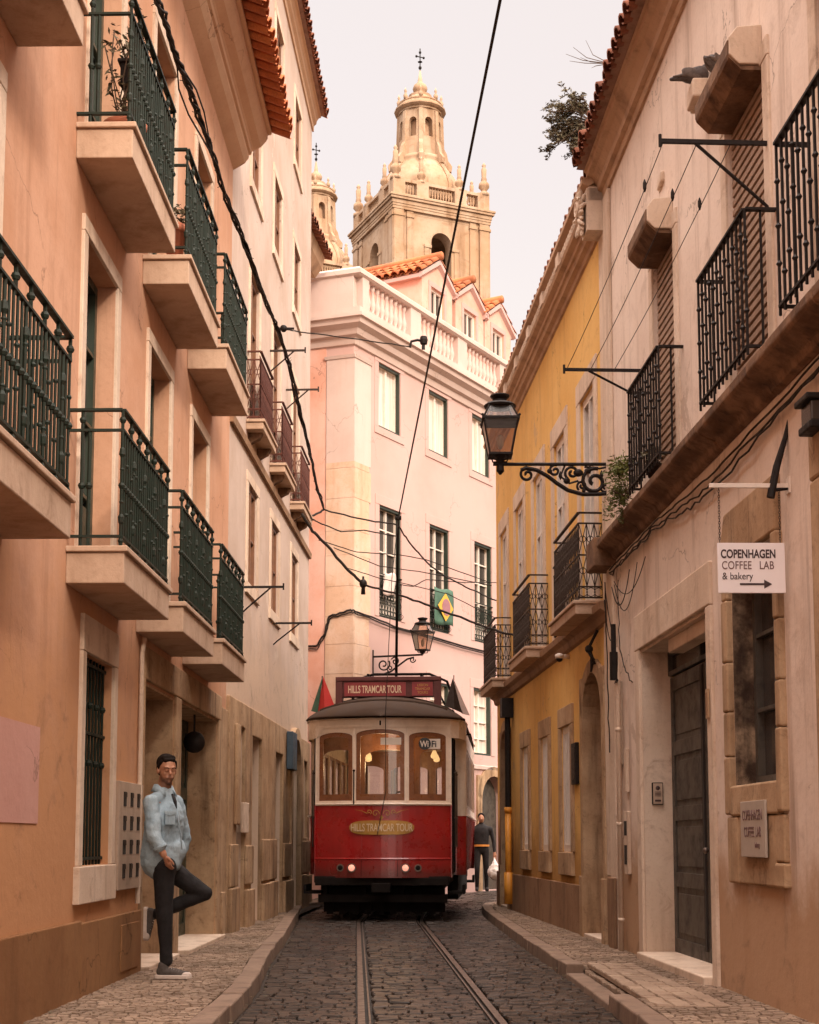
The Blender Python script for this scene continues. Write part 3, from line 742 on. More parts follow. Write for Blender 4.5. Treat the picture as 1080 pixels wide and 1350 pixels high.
# juliet balconies, rusty red
rm = railing_mesh(1.25, 0.22, 0.98, 16, 'lattice'); rm.box(0.0, 1.25, -0.18, -0.17, 0.12, 0.92)
f2 = None
for i, (a, c) in enumerate(cols):
    if f2 is None:
        f2 = slab_mb(1.35, 0.24, 0.14).build('balcony', 'slab', b, bevel=0.008)
        rm.build('railing', 'red_iron', f2).location = (0.05, 0, 0)
        for x in (0.25, 1.1): MB().prism_x([(0, -0.14), (-0.20, -0.14), (-0.16, -0.22), (-0.05, -0.28), (0, -0.34)], x - 0.06, x + 0.06).build('corbel', 'darkledge', f2)
        o = f2
    else: o = sub(f2, b)
    o.location = (u2((a + c) / 2) - 0.675, 0, 7.05)
MB().prism_x([(0, 6.62), (-0.05, 6.62), (-0.06, 6.72), (0, 6.74)], 0.0, END2).build('string_course', 'basestone', b)
prof = [(0.0, 15.25), (-0.03, 15.25), (-0.035, 15.37), (-0.08, 15.41), (-0.09, 15.47), (-0.13, 15.53), (-0.17, 15.54), (-0.18, 15.61), (0.0, 15.62)]
MB().prism_x(prof, 0, END2 + 0.08).build('cornice', 'peachcornice', b)
rooftiles(MB(), 0, END2 + 0.1, -0.29, 15.58, 3, 17.1).build('roof', 'darktile', b, smooth=True)
MB().prism_x([(-0.25, 15.57), (3, 17.06), (3, 17.0), (-0.17, 15.57)], 0, END2 + 0.08).build('roof_board', 'brownwood', b)
def clothes_bracket(fac, u, z, L, lab, m='black_iron', grp='drying brackets on the walls', rise=0.05, drop=0.28):
    t = fac.place('clothes_line_bracket', u, 0, z, lab, 'bracket', grp)
    MB().box(-0.012, 0.012, -L, 0, rise - 0.004, rise + 0.026).tube([(0, -L, rise - 0.03), (0, -L, rise + 0.06)], 0.012).build('arm', m, t)
    MB().tube([(0, -L * 0.68, rise), (0, -0.06, -drop * 0.8), (0, 0, -drop)], 0.012).build('brace', m, t)
    return t
clothes_bracket(L2, u2(19.9), 4.62, 0.55, 'black iron drying bracket on the white wall beside the lowest green railing')
clothes_bracket(L2, u2(23.0), 4.58, 0.6, 'black iron drying bracket below the middle window of the white building')
clothes_bracket(L2, u2(22.3), 8.75, 0.55, 'thin drying bracket between the red balconies, nearer one', 'grey_iron')
clothes_bracket(L2, u2(24.3), 8.75, 0.55, 'thin drying bracket between the red balconies, further one', 'grey_iron')

# a lower tiled house beyond, its eave peeping past the white building
P3 = L2.world(END2, 0, 0)
L3 = Fac((-2.55, 28.15), (0.13, 1.0))
b = L3.node('tiled_corner_house', 'old stone house corner with a dark tiled eave behind the white building', 'building')
MB().box(0, 2.75, 0, 5, 0, 13.6).build('wall', 'whiteplaster', b)
zb = 13.35
MB().prism_x([(0, zb), (-0.15, zb), (-0.3, zb + 0.2), (-0.36, zb + 0.45), (0, zb + 0.5)], 0, 2.8).build('cornice', 'cornice', b)
rooftiles(MB(), 0, 2.85, -0.5, zb + 0.44, 2.6, zb + 1.2).build('roof', 'darktile', b, smooth=True)

# ================================================================== RIGHT, FIRST BUILDING (old cream)
tR1 = tanvp(450)
YC = 16.3
XC = 3.0 + tR1 * YC
R1 = Fac((XC, YC), (-tR1, -1.0))
b = R1.node('old_cream_building', 'old stained cream building with a mossy stone ledge and iron window grilles', 'building')
r1 = R1.uY; ENDR = r1(-3.0)
dz = 0.16
door = (r1(14.72), r1(12.0), dz, 3.15)
win = (r1(11.26), r1(10.05), 1.66, 3.36)
far = (r1(8.9), r1(7.2), dz, 3.5)
sh = [(r1(13.85), r1(12.95), 4.56, 6.78), (r1(11.1), r1(10.08), 4.56, 6.78), (r1(8.9), r1(7.4), 4.56, 6.78)]
m = MB(); wallgrid(m, 0, ENDR, 0, 8.8, [door, win, far] + sh, 0.30)
m.quad((0, 0, 8.0), (0, 7, 8.0), (0, 7, 9.5), (0, 0, 8.8)); m.quad((0, 7, 0), (ENDR, 7, 0), (ENDR, 7, 9.5), (0, 7, 9.5)); m.quad((ENDR, 0, 0), (ENDR, 7, 0), (ENDR, 7, 9.5), (ENDR, 0, 8.8)); m.quad((0, 0, 8.8), (ENDR, 0, 8.8), (ENDR, 7, 9.5), (0, 7, 9.5))
m.build('wall', 'oldwall', b)
MB().box(door[0] - 0.20, door[0] - 0.002, -0.03, 0.28, 0, door[3]).box(door[1] + 0.002, door[1] + 0.16, -0.03, 0.02, 0, door[3]).box(door[0] - 0.20, door[1] + 0.16, -0.034, 0.02, door[3] + 0.002, door[3] + 0.36).build('door_surround', 'palestone', b, bevel=0.012)
MB().box(door[0] + 0.001, door[0] + 0.03, 0.0, 0.3, dz, door[3] - 0.002).box(door[0], door[1], 0.002, 0.28, door[3] - 0.03, door[3] - 0.003).build('door_reveal', 'palestone', b)
MB().box(door[0] + 0.031, door[1] - 0.002, -0.10, 0.3, 0.0, dz + 0.005).build('doorstep', 'palestone', b, bevel=0.012)
dd = panel_door(b, door[0] + 0.03, door[1], dz, 2.86, 0.30, 'greydoor', 2, 4)
m = MB()      # transom light
ring(m, door[0] + 0.03, door[1], 2.88, 3.12, 0.04, 0.26, 0.32); m.box((door[0] + door[1]) / 2 - 0.02, (door[0] + door[1]) / 2 + 0.02, 0.26, 0.31, 2.9, 3.1); tw = m.build('transom_window', 'greydoor', b); MB().box(door[0] + 0.04, door[1] - 0.01, 0.30, 0.31, 2.89, 3.11).build('pane', 'pane', tw)
MB().box(door[0] + 1.0, door[1] - 0.35, 0.05, 0.2, door[3] - 0.16, door[3] - 0.03).build('ceiling_light', 'palestone', b, bevel=0.01)
MB().box((door[0] + door[1]) / 2 - 0.035, (door[0] + door[1]) / 2 + 0.035, 0.26, 0.285, dz + 0.1, 2.84).build('door_post', 'dark', b)
# window with worn stone frame and stone apron
m = MB(); random.seed(12)
m.prism_y([(win[0] - 0.16, win[3] + 0.002), (win[1] + 0.10, win[3] + 0.002), (win[1] + 0.10, win[3] + 0.40), (win[0] - 0.02, win[3] + 0.40), (win[0] - 0.16, win[3] + 0.14)], -0.05, 0.02)
for (a, c) in ((win[0] - 0.15, win[0] - 0.002), (win[1] + 0.002, win[1] + 0.12)):
    z = 1.44
    while z < win[3]:
        z2 = min(win[3], z + random.uniform(0.3, 0.6)); m.box(a, c + random.uniform(-.0, .0), -0.045 - random.uniform(0, .012), 0.02, z + 0.003, z2); z = z2
m.box(win[0], win[1], -0.05, 0.3, 1.43, win[2] - 0.002)
m.box(win[0] - 0.12, win[0] + 0.16, -0.045, 0.02, 0.93, 1.425); m.box(win[1] - 0.10, win[1] + 0.10, -0.04, 0.02, 1.10, 1.425); m.box(win[0] + 0.16, win[1] - 0.1, -0.038, 0.02, 0.93, 1.425); m.box(win[1] - 0.10, win[1] + 0.12, -0.05, 0.02, 0.93, 1.095)
m.build('window_surround', 'stone', b, bevel=0.016)
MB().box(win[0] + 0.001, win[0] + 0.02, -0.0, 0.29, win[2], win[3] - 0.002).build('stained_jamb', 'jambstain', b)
window(b, win[0] + 0.02, win[1], win[2], win[3], 0.15, 'greydoor', 'pane', 0.07, 1, 2)
surround(MB(), far[0], far[1], far[2], far[3], 0.28, 0.05, False, head=0.2).build('door_surround', 'stone', b, bevel=0.02)
panel_door(b, far[0], far[1], far[2], far[3], 0.26, 'greydoor', 2, 4)
# ledge
prof = [(0, 4.30), (-0.05, 4.32), (-0.07, 4.37), (-0.14, 4.40), (-0.20, 4.43), (-0.22, 4.45), (-0.22, 4.51), (-0.20, 4.54), (0.0, 4.55)]
m = MB(); x = 0.0; random.seed(5)
while x < ENDR:
    x2 = min(ENDR, x + random.uniform(0.9, 1.5)); o_ = random.uniform(-.012, .012)
    m.prism_x([(p[0] + (o_ if p[0] < 0 else 0), p[1] + o_ * 0.5) for p in prof], x + (0.004 if x else -0.12), x2); x = x2
m.box(-0.16, 0.32, -0.25, 0, 4.24, 4.56)
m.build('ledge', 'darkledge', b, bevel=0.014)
# roller shutters with stone hoods
for h in sh:
    k = MB(); z = h[2]
    n_ = int((h[3] - h[2]) / 0.075)
    for i in range(n_):
        z = h[2] + (h[3] - h[2]) * i / n_; z2 = h[2] + (h[3] - h[2]) * (i + 1) / n_
        k.box(h[0], h[1], 0.035, 0.07, z, z + (z2 - z) * 0.58); k.box(h[0], h[1], 0.06, 0.08, z + (z2 - z) * 0.58, z2)
    k.build('shutter', 'shutter', b)
    surround(MB(), h[0], h[1], h[2], h[3], 0.15, 0.02, False).build('window_surround', 'palestone', b, bevel=0.008)
    hp = [(0, 6.80), (-0.17, 6.80), (-0.24, 6.87), (-0.24, 7.0), (-0.18, 7.08), (0, 7.10)]
    MB().prism_x(hp, h[0] + 0.02, h[1] - 0.02).build('stone_hood', 'palestone', b, bevel=0.008)
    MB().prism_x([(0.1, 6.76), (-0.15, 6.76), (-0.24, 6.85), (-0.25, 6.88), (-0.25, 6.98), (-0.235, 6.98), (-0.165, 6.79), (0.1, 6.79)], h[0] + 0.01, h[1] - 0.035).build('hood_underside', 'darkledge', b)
for (ya, yb, hh) in ((14.05, 12.69, 1.02), (11.22, 9.88, 1.04), (9.12, 7.4, 1.14)):
    o = railing_mesh(r1(yb) - r1(ya), 0.25, hh, int((r1(yb) - r1(ya)) / 0.105), 'plain').build('window_grille', 'black_iron', b); o.location = (r1(ya), 0, 4.57)
# cornice + eave
prof = [(0, 8.58), (-0.03, 8.58), (-0.045, 8.65), (-0.09, 8.67), (-0.10, 8.74), (-0.16, 8.82), (-0.21, 8.84), (-0.215, 8.90), (-0.24, 8.91), (-0.24, 8.96), (0, 8.98)]
MB().prism_x(prof, -0.06, ENDR).build('cornice', 'cornice', b)
rooftiles(MB(), -0.05, ENDR, -0.37, 8.93, 3.2, 10.1, jag=0.02).build('roof', 'darktile', b, smooth=True)
MB().prism_x([(-0.33, 8.93), (3.2, 10.05), (3.2, 10.0), (-0.22, 8.92)], -0.03, ENDR).build('roof_board', 'brownwood', b)
# corner pilaster and old pipes beside the yellow house
MB().box(0.0, 0.34, -0.05, 0.0, 0, 4.25).box(0.0, 0.30, -0.04, 0.0, 4.57, 8.57).build('corner_pilaster', 'palestone', b, bevel=0.01)
MB().box(0.0, 0.36, -0.085, -0.05, 0, 0.85).build('pilaster_base', 'basestone', b, bevel=0.012)
m = MB(); x = 0.62
m.tube([(x, -0.06, 0.1), (x, -0.06, 3.0), (x - 0.02, -0.07, 3.3)], 0.026, 10); [m.tube([(x, -0.06, z), (x, -0.06, z + 0.04)], 0.034, 10) for z in (0.4, 1.4, 2.4)]
m.build('drain_pipe', 'palestone', b, smooth=True)
MB().box(0.42, 0.56, -0.05, 0, 2.05, 2.95).box(0.74, 0.92, -0.04, 0, 0.9, 1.55).box(0.78, 0.88, -0.035, 0, 1.75, 2.2).build('meter_box', 'palestone', b, bevel=0.006)
m = MB()
for i in range(4): m.box(0.765 + 0.035 * i, 0.785 + 0.035 * i, -0.045, -0.03, 1.0, 1.2); m.box(0.765 + 0.035 * i, 0.785 + 0.035 * i, -0.045, -0.03, 1.3, 1.45)
m.build('meter_slot', 'dark', b)
m = MB(); m.tube([(0.62, -0.10, 2.95), (0.62, -0.10, 3.25)], 0.045, 8); m.tube([(0.62, -0.1, 3.25), (0.62, -0.1, 3.55)], 0.028, 8); m.tube([(0.5, -0.06, 2.93), (0.8, -0.1, 2.93)], 0.015)
m.build('cable_joint', 'black_iron', b)
# cables stapled under the ledge
m = MB(); random.seed(9)
def wob(pts, k=10, a=0.02):
    out_ = []
    for i in range(len(pts) - 1):
        p, q = Vector(pts[i]), Vector(pts[i+1])
        for j in range(k): out_.append(p.lerp(q, j / k) + Vector((random.uniform(-a, a) * 0.4, random.uniform(-a, 0) * 0.6, random.uniform(-a, a))))
    out_.append(Vector(pts[-1])); return out_
for dz_, a in ((-0.03, 0.01), (-0.07, 0.02), (-0.10, 0.03)):
    m.tube(wob([(0.2, -0.05, 4.25 + dz_), (2.5, -0.03, 4.29 + dz_), (4.5, -0.03, 4.24 + dz_ * 2), (8.0, -0.03, 4.28 + dz_)], 14, a), 0.008, 4)
def sag(p, q, s, n=14):
    p, q = Vector(p), Vector(q); return [p.lerp(q, i / n) - Vector((0, 0, 4 * s * (i / n) * (1 - i / n))) for i in range(n + 1)]
m.tube(sag((0.6, -0.08, 4.02), (2.1, -0.05, 4.0), 0.24), 0.005, 4); m.tube(sag((0.5, -0.06, 4.0), (1.7, -0.05, 4.02), 0.38), 0.005, 4); m.tube(sag((0.35, -0.06, 4.0), (1.3, -0.05, 4.02), 0.28), 0.006, 4)
m.tube(wob([(0.7, -0.05, 4.0), (0.72, -0.05, 3.3), (0.95, -0.04, 3.05), (1.32, -0.04, 2.85)], 8, 0.02), 0.006, 4); m.tube(wob([(0.18, -0.10, 4.1), (0.16, -0.08, 3.2), (0.2, -0.08, 2.2)], 8, 0.02), 0.008, 4)
m.tube(sag((0.18, -0.1, 4.0), (0.5, -0.06, 3.4), 0.1), 0.006, 4); m.tube(sag((0.1, -0.1, 3.9), (0.45, -0.06, 3.5), 0.25), 0.006, 4)
m.build('wall_cable', 'cable', b)
# objects on the cream wall
for i, h in enumerate(sh[:2]):
    clothes_bracket(R1, h[1] + 0.10 if i else h[0] - 0.65, 5.93, 0.78, ['black iron drying arm above the wall lantern, over the smaller grille', 'black iron drying arm below the pigeon hood'][i], rise=0.2 if i else 0.02)
s0, s1 = sh[0][0] - 0.65, sh[1][1] + 0.10
for k, vv in enumerate((0.76, 0.52, 0.28)):
    p, q = R1.world(s0, -vv, 5.95), R1.world(s1, -vv, 6.13)
    o = MB().tube(sag(p, q, 0.05, 10), 0.0035, 4).lathe([(0.004, -0.05), (0.014, -0.02), (0.014, 0.02), (0.004, 0.05)], tuple(p.lerp(q, 0.86 - 0.03 * k)), 6).build('clothes_line', 'cable')
    tag(o, ['taut clothes line at the outer tips of the two iron arms', 'taut clothes line running midway along the two iron arms', 'taut clothes line running closest to the cream wall'][k], 'clothes line', 'clothes lines between the two arms')
t = R1.place('intercom', door[0] + 0.031, 0.13, 1.60, 'metal door intercom on the pale stone jamb of the grey door', 'intercom', rz=R(90))
MB().box(-0.055, 0.055, -0.03, 0.0, 0.0, 0.22).build('housing', 'black_iron', t, bevel=0.006)
MB().box(-0.046, 0.046, -0.036, -0.029, 0.008, 0.212).build('face_plate', 'marble', t)
m = MB().ball((0, -0.036, 0.165), 0.022, 12, 6, ry=0.4)
for i in range(4): m.box(-0.03, 0.03, -0.039, -0.036, 0.085 + i * 0.013, 0.090 + i * 0.013)
m.box(-0.03, 0.03, -0.039, -0.036, 0.03, 0.05)
m.build('speaker_grille', 'ink', t)
t = R1.place('door_plate', door[1] + 0.08, -0.034, 2.23, 'small worn name plate beside the top of the grey door', 'plate')
MB().box(-0.04, 0.04, -0.014, 0, 0, 0.24).build('plate', 'stone', t, bevel=0.003); MB().box(-0.025, 0.025, -0.017, -0.013, 0.03, 0.21).build('label_field', 'basestone', t)
# engraved plaque
t = R1.place('cafe_plaque', (win[0] + win[1]) / 2 + 0.06, -0.05, 1.13, 'grey square cafe plaque set under the worn stone window', 'sign')
MB().box(-0.31, 0.31, -0.02, 0, 0, 0.40).build('board', 'signgrey', t, bevel=0.004)
for s_, z_, sz in (('COPENHAGEN', 0.265, 0.105), ('COFFEE  LAB', 0.145, 0.105)): text('lettering', s_, sz, Matrix.Translation((0, -0.021, z_)) @ STAND, 'ink2', t, 0.72, 0.002)
text('lettering', 'bakery', 0.055, Matrix.Translation((0.12, -0.021, 0.07)) @ STAND, 'ink2', t, 0.8, 0.002)
# hanging sign facing up the street
Ys = 9.75
pL, pR = at(947, 782, Ys), at(1036, 782, Ys); ptop = at(990, 716, Ys).z; bar = at(990, 641, Ys).z
sw = pR.x - pL.x; cx = (pL.x + pR.x) / 2; zb = pL.z
t = empty('hanging_sign', (cx, Ys, zb), R(0.5), 'white cafe sign with an arrow hanging from a white wall bar', 'sign')
MB().box(-sw / 2, sw / 2, -0.008, 0.008, 0.0, ptop - zb).build('board', 'signwhite', t, bevel=0.002)
hh = ptop - zb
def stext(s_, x, z, size, m, sx=1.0, bold=0.0, sp=1.0): return text('lettering', s_, size, Matrix.Translation((x, -0.009, z)) @ STAND, m, t, sx, 0.0015, 'LEFT', bold, sp)
stext('COPENHAGEN', -sw * 0.455, hh * 0.70, 0.080, 'ink', 0.685, 0.0022); stext('COFFEE   LAB', -sw * 0.445, hh * 0.475, 0.078, 'ink2', 0.735, 0.0004, 1.02)
stext('& bakery', -sw * 0.44, hh * 0.27, 0.068, 'ink', 0.84)
m = MB(); m.box(-sw * 0.18, sw * 0.20, -0.0105, -0.009, hh * 0.155, hh * 0.195); m.add([(sw * 0.18, -0.0105, hh * 0.085), (sw * 0.30, -0.0105, hh * 0.175), (sw * 0.18, -0.0105, hh * 0.265)], [(0, 1, 2)])
m.build('arrow', 'ink', t)
wallx = 3.0 + tR1 * Ys
bl = at(935, 641, Ys).x - cx
MB().box(bl, wallx - cx, -0.012, 0.012, bar - zb - 0.012, bar - zb + 0.018).build('bar', 'whiteframe', t, bevel=0.002)
MB().box(wallx - cx - 0.01, wallx - cx + 0.01, -0.04, 0.04, bar - zb - 0.05, bar - zb + 0.06).build('wall_fixing', 'whiteframe', t)
for x in (-sw * 0.46, sw * 0.44):
    k = MB(); z = hh; i = 0
    while z < bar - zb - 0.012:
        a_ = Vector((1, 0, 0)) if i % 2 else Vector((0, 1, 0))
        k.tube([Vector((x, 0, z + 0.012)) + a_ * 0.006 * math.cos(q * math.pi / 4) + Vector((0, 0, 0.012)) * math.sin(q * math.pi / 4) for q in range(9)], 0.0022, 4, False); z += 0.018; i += 1
    k.build('chain', 'grey_iron', t)
# bent iron strap on the wall
p = at(1046, 514, 10.3); q = at(1018, 655, 10.7); wx = lambda Y: 3.0 + tR1 * Y
o = MB().tube([(wx(9.55) - 0.01, 9.62, p.z - 0.30), (wx(9.8) - 0.10, 9.86, p.z - 0.62), (wx(10.1) - 0.2, 10.15, q.z + 0.05), (wx(10.15) - 0.22, 10.18, q.z - 0.08)], [0.008, 0.016, 0.026, 0.022], 6)
a_, b_, c_ = at(1046, 514, 9.75), at(1036, 575, 9.75), at(1016, 656, 9.75)
o = MB().tube([a_ + Vector((0.0, 0.05, 0)), a_ + Vector((0, 0, -0.06)), b_, b_.lerp(c_, 0.5) + Vector((-0.01, 0, 0)), c_], [0.004, 0.008, 0.017, 0.025, 0.028], 7).tube([c_ + Vector((0.02, 0, 0.05)), Vector((wx(9.75) + 0.05, 9.75, c_.z + 0.07))], 0.012).tube([b_, Vector((wx(9.75) + 0.05, 9.75, b_.z + 0.02))], 0.01).build('iron_strap', 'black_iron')
tag(o, 'bent black iron strap jutting from the cream wall behind the hanging sign', 'iron strap')
# small lamp at the edge
t = R1.place('bulkhead_lamp', r1(8.97), 0, 3.77, 'small black bulkhead lamp above the stone door lintel', 'lamp')
MB().box(-0.12, 0.12, -0.14, 0, 0, 0.05).box(-0.13, 0.13, -0.16, 0, 0.18, 0.22).build('housing', 'black_iron', t, bevel=0.01)
MB().box(-0.10, 0.10, -0.125, 0, 0.05, 0.18).build('glass', 'pane', t, bevel=0.01)
# ================================================================== RIGHT, SECOND BUILDING (yellow)
tR2 = tanvp(420)
YE = 26.9
XE = XC + tR2 * (YE - YC)
R2 = Fac((XE, YE), (-tR2, -1.0))
b = R2.node('yellow_townhouse', 'yellow townhouse with stone window surrounds, iron balconies and a carved cornice', 'building')
y2 = R2.uY; ENDY = y2(YC)
upc = [25.75, 23.7, 21.65, 19.7, 17.62]
up = [(y2(c) - 0.46, y2(c) + 0.46, 3.98, 6.7) for c in upc]
gw = [(y2(23.55), y2(22.85), 1.10, 2.70), (y2(21.55), y2(20.85), 1.10, 2.72), (y2(19.75), y2(19.0), 1.10, 2.74)]
na = (y2(18.0), y2(16.8), 0.12, 3.22, 0.5); fa = (y2(26.1), y2(25.15), 0.12, 3.15, 0.42)
m = MB(); wallgrid(m, 0, ENDY, 0, 8.45, up + gw + [na, fa], 0.11); wallgrid(m, 0.0, 0.0001, 8.1, 8.2, [], 0)
m.quad((0, 0, 0), (0, 7, 0), (0, 7, 9.2), (0, 0, 8.45)); m.quad((0, 7, 0), (ENDY, 7, 0), (ENDY, 7, 9.2), (0, 7, 9.2)); m.quad((0, 0, 8.45), (ENDY, 0, 8.45), (ENDY, 7, 9.2), (0, 7, 9.2))
m.build('wall', 'yellow', b)
for h in up:
    window(b, *h, 0.03, 'whiteframe', 'pane', 0.10, 1, 2, kind='balcony_door', solid=0.3)
    surround(MB(), *h, 0.22, 0.02, False, head=0.05).build('door_surround', 'palestone', b, bevel=0.008)
for h in gw:
    window(b, *h, 0.01, 'whiteframe', 'pane', 0.09, 2, 0)
    surround(MB(), *h, 0.18, 0.03, False, head=0.08).box(h[0] - 0.14, h[1] + 0.14, -0.05, 0.02, h[2] - 0.30, h[2] - 0.003).build('window_surround', 'stone', b, bevel=0.01)
for h in (na, fa):
    surround(MB(), h[0], h[1], h[2], h[3], 0.17, 0.045, False, rise=h[4]).box(h[0] - 0.19, h[0] - 0.003, -0.07, 0.02, 0.0, 0.82).box(h[1] + 0.003, h[1] + 0.19, -0.07, 0.02, 0.0, 0.82).build('arch_surround', 'stone', b, bevel=0.006)
    m = MB(); wallgrid(m, h[0] + 0.001, h[1] - 0.001, h[2] - 0.001, h[3], [], 0.3)
    wallgrid(MB(), h[0] + 0.004, h[1] - 0.004, h[3] + 1, h[3] + 1, [(h[0] + 0.004, h[1] - 0.004, h[2] + 0.003, h[3] - 0.003, h[4])], 0.27, fn=lambda u, y, z: (u, y + 0.002 if y else -0.04, z)).build('arch_reveal', 'stone', b)
    m = MB(); ring(m, h[0], h[1], h[2], h[3], 0.07, 0.23, 0.29, h[4]); m.box(h[0] - 0.05, h[1] + 0.05, 0.26, 0.29, h[2], h[3] + 0.05); m.build('door', 'brownwood', b)
    MB().box(h[0], h[1], -0.05, 0.26, 0, 0.14).build('doorstep', 'palestone', b, bevel=0.008)
m = MB(); xs = 0.0
for h in (fa, na):
    a_ = h[0] - 0.20
    if a_ - xs > 0.3:
        n_ = max(1, round((a_ - xs) / 1.1))
        for i in range(n_): MB().box(xs + (a_ - xs) * i / n_ + 0.004, xs + (a_ - xs) * (i + 1) / n_ - 0.004, -0.035, 0, 0, 0.70).build('plinth_stone', 'basestone', b, bevel=0.01)
    xs = h[1] + 0.20
MB().box(xs, ENDY - 0.002, -0.035, 0, 0, 0.85).build('plinth_stone', 'basestone', b, bevel=0.01)
MB().box(ENDY - 0.32, ENDY - 0.002, -0.03, 0, 0.86, 8.26).build('corner_pilaster', 'palestone', b, bevel=0.008)
# belt and balconies
MB().prism_x([(0, 3.68), (-0.05, 3.70), (-0.07, 3.78), (-0.13, 3.82), (-0.14, 3.90), (0, 3.92)], 0, ENDY).build('string_course', 'basestone', b, bevel=0.006)
rl = railing_mesh(1.75, 0.30, 1.03, 18, 'lattice'); f3 = None
for (ya, yb) in ((18.55, 16.8), (22.57, 20.82), (26.65, 24.9)):
    if f3 is None:
        f3 = slab_mb(1.85, 0.33, 0.16).build('balcony', 'slab', b, bevel=0.01)
        rl.build('railing', 'grey_iron', f3).location = (0.05, 0, 0)
        o = f3
    else: o = sub(f3, b)
    o.location = (y2(ya) - 0.05, 0, 3.985)
fr = railing_mesh(0.92, 0.05, 1.0, 9, 'lattice'); f4 = None
for c in (19.7, 23.7):
    if f4 is None: f4 = fr.build('window_grille', 'grey_iron', b); o = f4
    else: o = sub(f4, b)
    o.location = (y2(c) - 0.46, 0, 3.99)
# cornice with carved frieze
prof = [(0, 8.27), (-0.03, 8.28), (-0.045, 8.33), (-0.10, 8.35), (-0.12, 8.40), (-0.15, 8.41), (-0.155, 8.46), (-0.22, 8.49), (-0.235, 8.53), (0, 8.54)]
MB().prism_x(prof, 0, ENDY - 0.01).build('cornice', 'cornice', b)
MB().box(0, ENDY, -0.20, 0.0, 8.542, 8.72).build('parapet', 'palestone', b, bevel=0.01)
MB().prism_x([(-0.20, 8.722), (-0.27, 8.76), (-0.27, 8.82), (0, 8.85)], 0, ENDY).build('parapet_cap', 'cornice', b)
m = MB()
for i in range(int(ENDY / 1.35)):
    x = 0.5 + i * 1.35
    m.box(x - 0.11, x + 0.11, -0.245, -0.195, 8.545, 8.715)
    for k in range(1, 9):
        xx = x + 0.11 + k * 0.128; m.ball((xx, -0.205, 8.63), 0.05, 6, 4, rx=0.7, ry=0.6, rz=1.3)
m.build('frieze_carving', 'palestone', b)
m = MB(); random.seed(4); Xv, Yv, Zv = Vector((1, 0, 0)), Vector((0, 1, 0)), Vector((0, 0, 1))
for i in range(46):
    a_ = i * 2.4; r_ = 0.16 * math.sqrt(i / 46); c_ = Vector((ENDY - 0.17 + r_ * math.cos(a_) * 0.8, -0.24 - 0.05 * random.random(), 8.45 + r_ * math.sin(a_) * 1.5))
    k0 = len(m.v); m.ball((0, 0, 0), 0.045, 7, 5, rx=1.5, ry=0.6, rz=0.55); m.xf(Matrix.Translation(c_) @ Matrix.Rotation(random.uniform(-.8, .8), 4, 'Z') @ Matrix.Rotation(-a_, 4, 'Y'), k0)
m.tube(spiral((ENDY - 0.17, -0.30, 8.52), 0.13, 0.02, 1.6, 0.5, Xv, Zv), 0.022, 6); m.tube(spiral((ENDY - 0.17, -0.28, 8.28), 0.08, 0.015, 1.5, 2.5, Xv, Zv), 0.018, 6)
m.box(ENDY - 0.32, ENDY, -0.22, 0, 8.20, 8.70)
m.build('carved_scroll', 'palestone', b, smooth=False)
rooftiles(MB(), 0, ENDY, -0.20, 8.86, 3.0, 9.9).build('roof', 'darktile', b, smooth=True)
# things on the yellow wall
o = MB().tube([(y2(24.75), -0.09, 0.35), (y2(24.75), -0.09, 1.75)], 0.055, 12).tube([(y2(24.75), -0.09, 0.2), (y2(24.75), -0.09, 0.72)], 0.075, 12).tube([(y2(24.75), -0.09, 1.7), (y2(24.75), -0.09, 1.8)], 0.065, 12)
M['orange'] = paint('orange_yellow_paint', (0.72, 0.30, 0.035), 0.5, 0.25)
o.build('drain_pipe', 'orange', b, smooth=True)
m = MB().tube([(y2(24.75), -0.09, 1.8), (y2(24.75), -0.09, 3.3)], 0.05, 8).box(y2(24.75) - 0.12, y2(24.75) + 0.12, -0.2, 0, 3.3, 3.62); m.build('old_downpipe', 'black_iron', b)
t = R2.place('wall_plaque', y2(18.62), -0.0, 1.95, 'narrow dark metal plaque between the last window and the arched doorway', 'plaque')
MB().box(-0.16, 0.16, -0.05, 0, 0, 0.52).build('plate', 'black_iron', t, bevel=0.006); MB().box(-0.12, 0.12, -0.056, -0.049, 0.06, 0.46).build('inlay', 'grey_iron', t)
t = R2.place('security_camera', y2(19.1), 0, 3.60, 'small white dome camera under the yellow house string course', 'camera')
MB().tube([(0, 0, 0.03), (0, -0.12, 0.03)], 0.03, 8).lathe([(0.055, 0.0), (0.06, 0.05), (0.02, 0.07)], (0, -0.13, 0), 12).build('housing', 'whiteframe', t, smooth=True); MB().ball((0, -0.13, 0), 0.045, 12, 6).build('dome', 'black_iron', t, smooth=True)
t = R2.place('wall_fitting', y2(17.05), 0, 3.28, 'black iron cable fitting above the arched doorway of the yellow house', 'fitting')
MB().tube([(0, -0.02, 0.4), (0, -0.12, 0.2), (0, -0.06, 0.0)], 0.02).ball((0, -0.12, 0.18), 0.05).tube([(-0.1, -0.08, 0.1), (0.0, -0.14, 0.16), (0.1, -0.08, 0.05), (0, -0.1, -0.08), (-0.1, -0.08, 0.1)], 0.012).build('bracket', 'black_iron', t)

# ================================================================== PINK BUILDING
tP = tanvp(1650); aP = math.atan(tP)
dP = Vector((math.sin(aP), math.cos(aP)))
Q = at(645, 1108, 37.0)
dr = ray(467, 400); kx = dr.x / dr.y
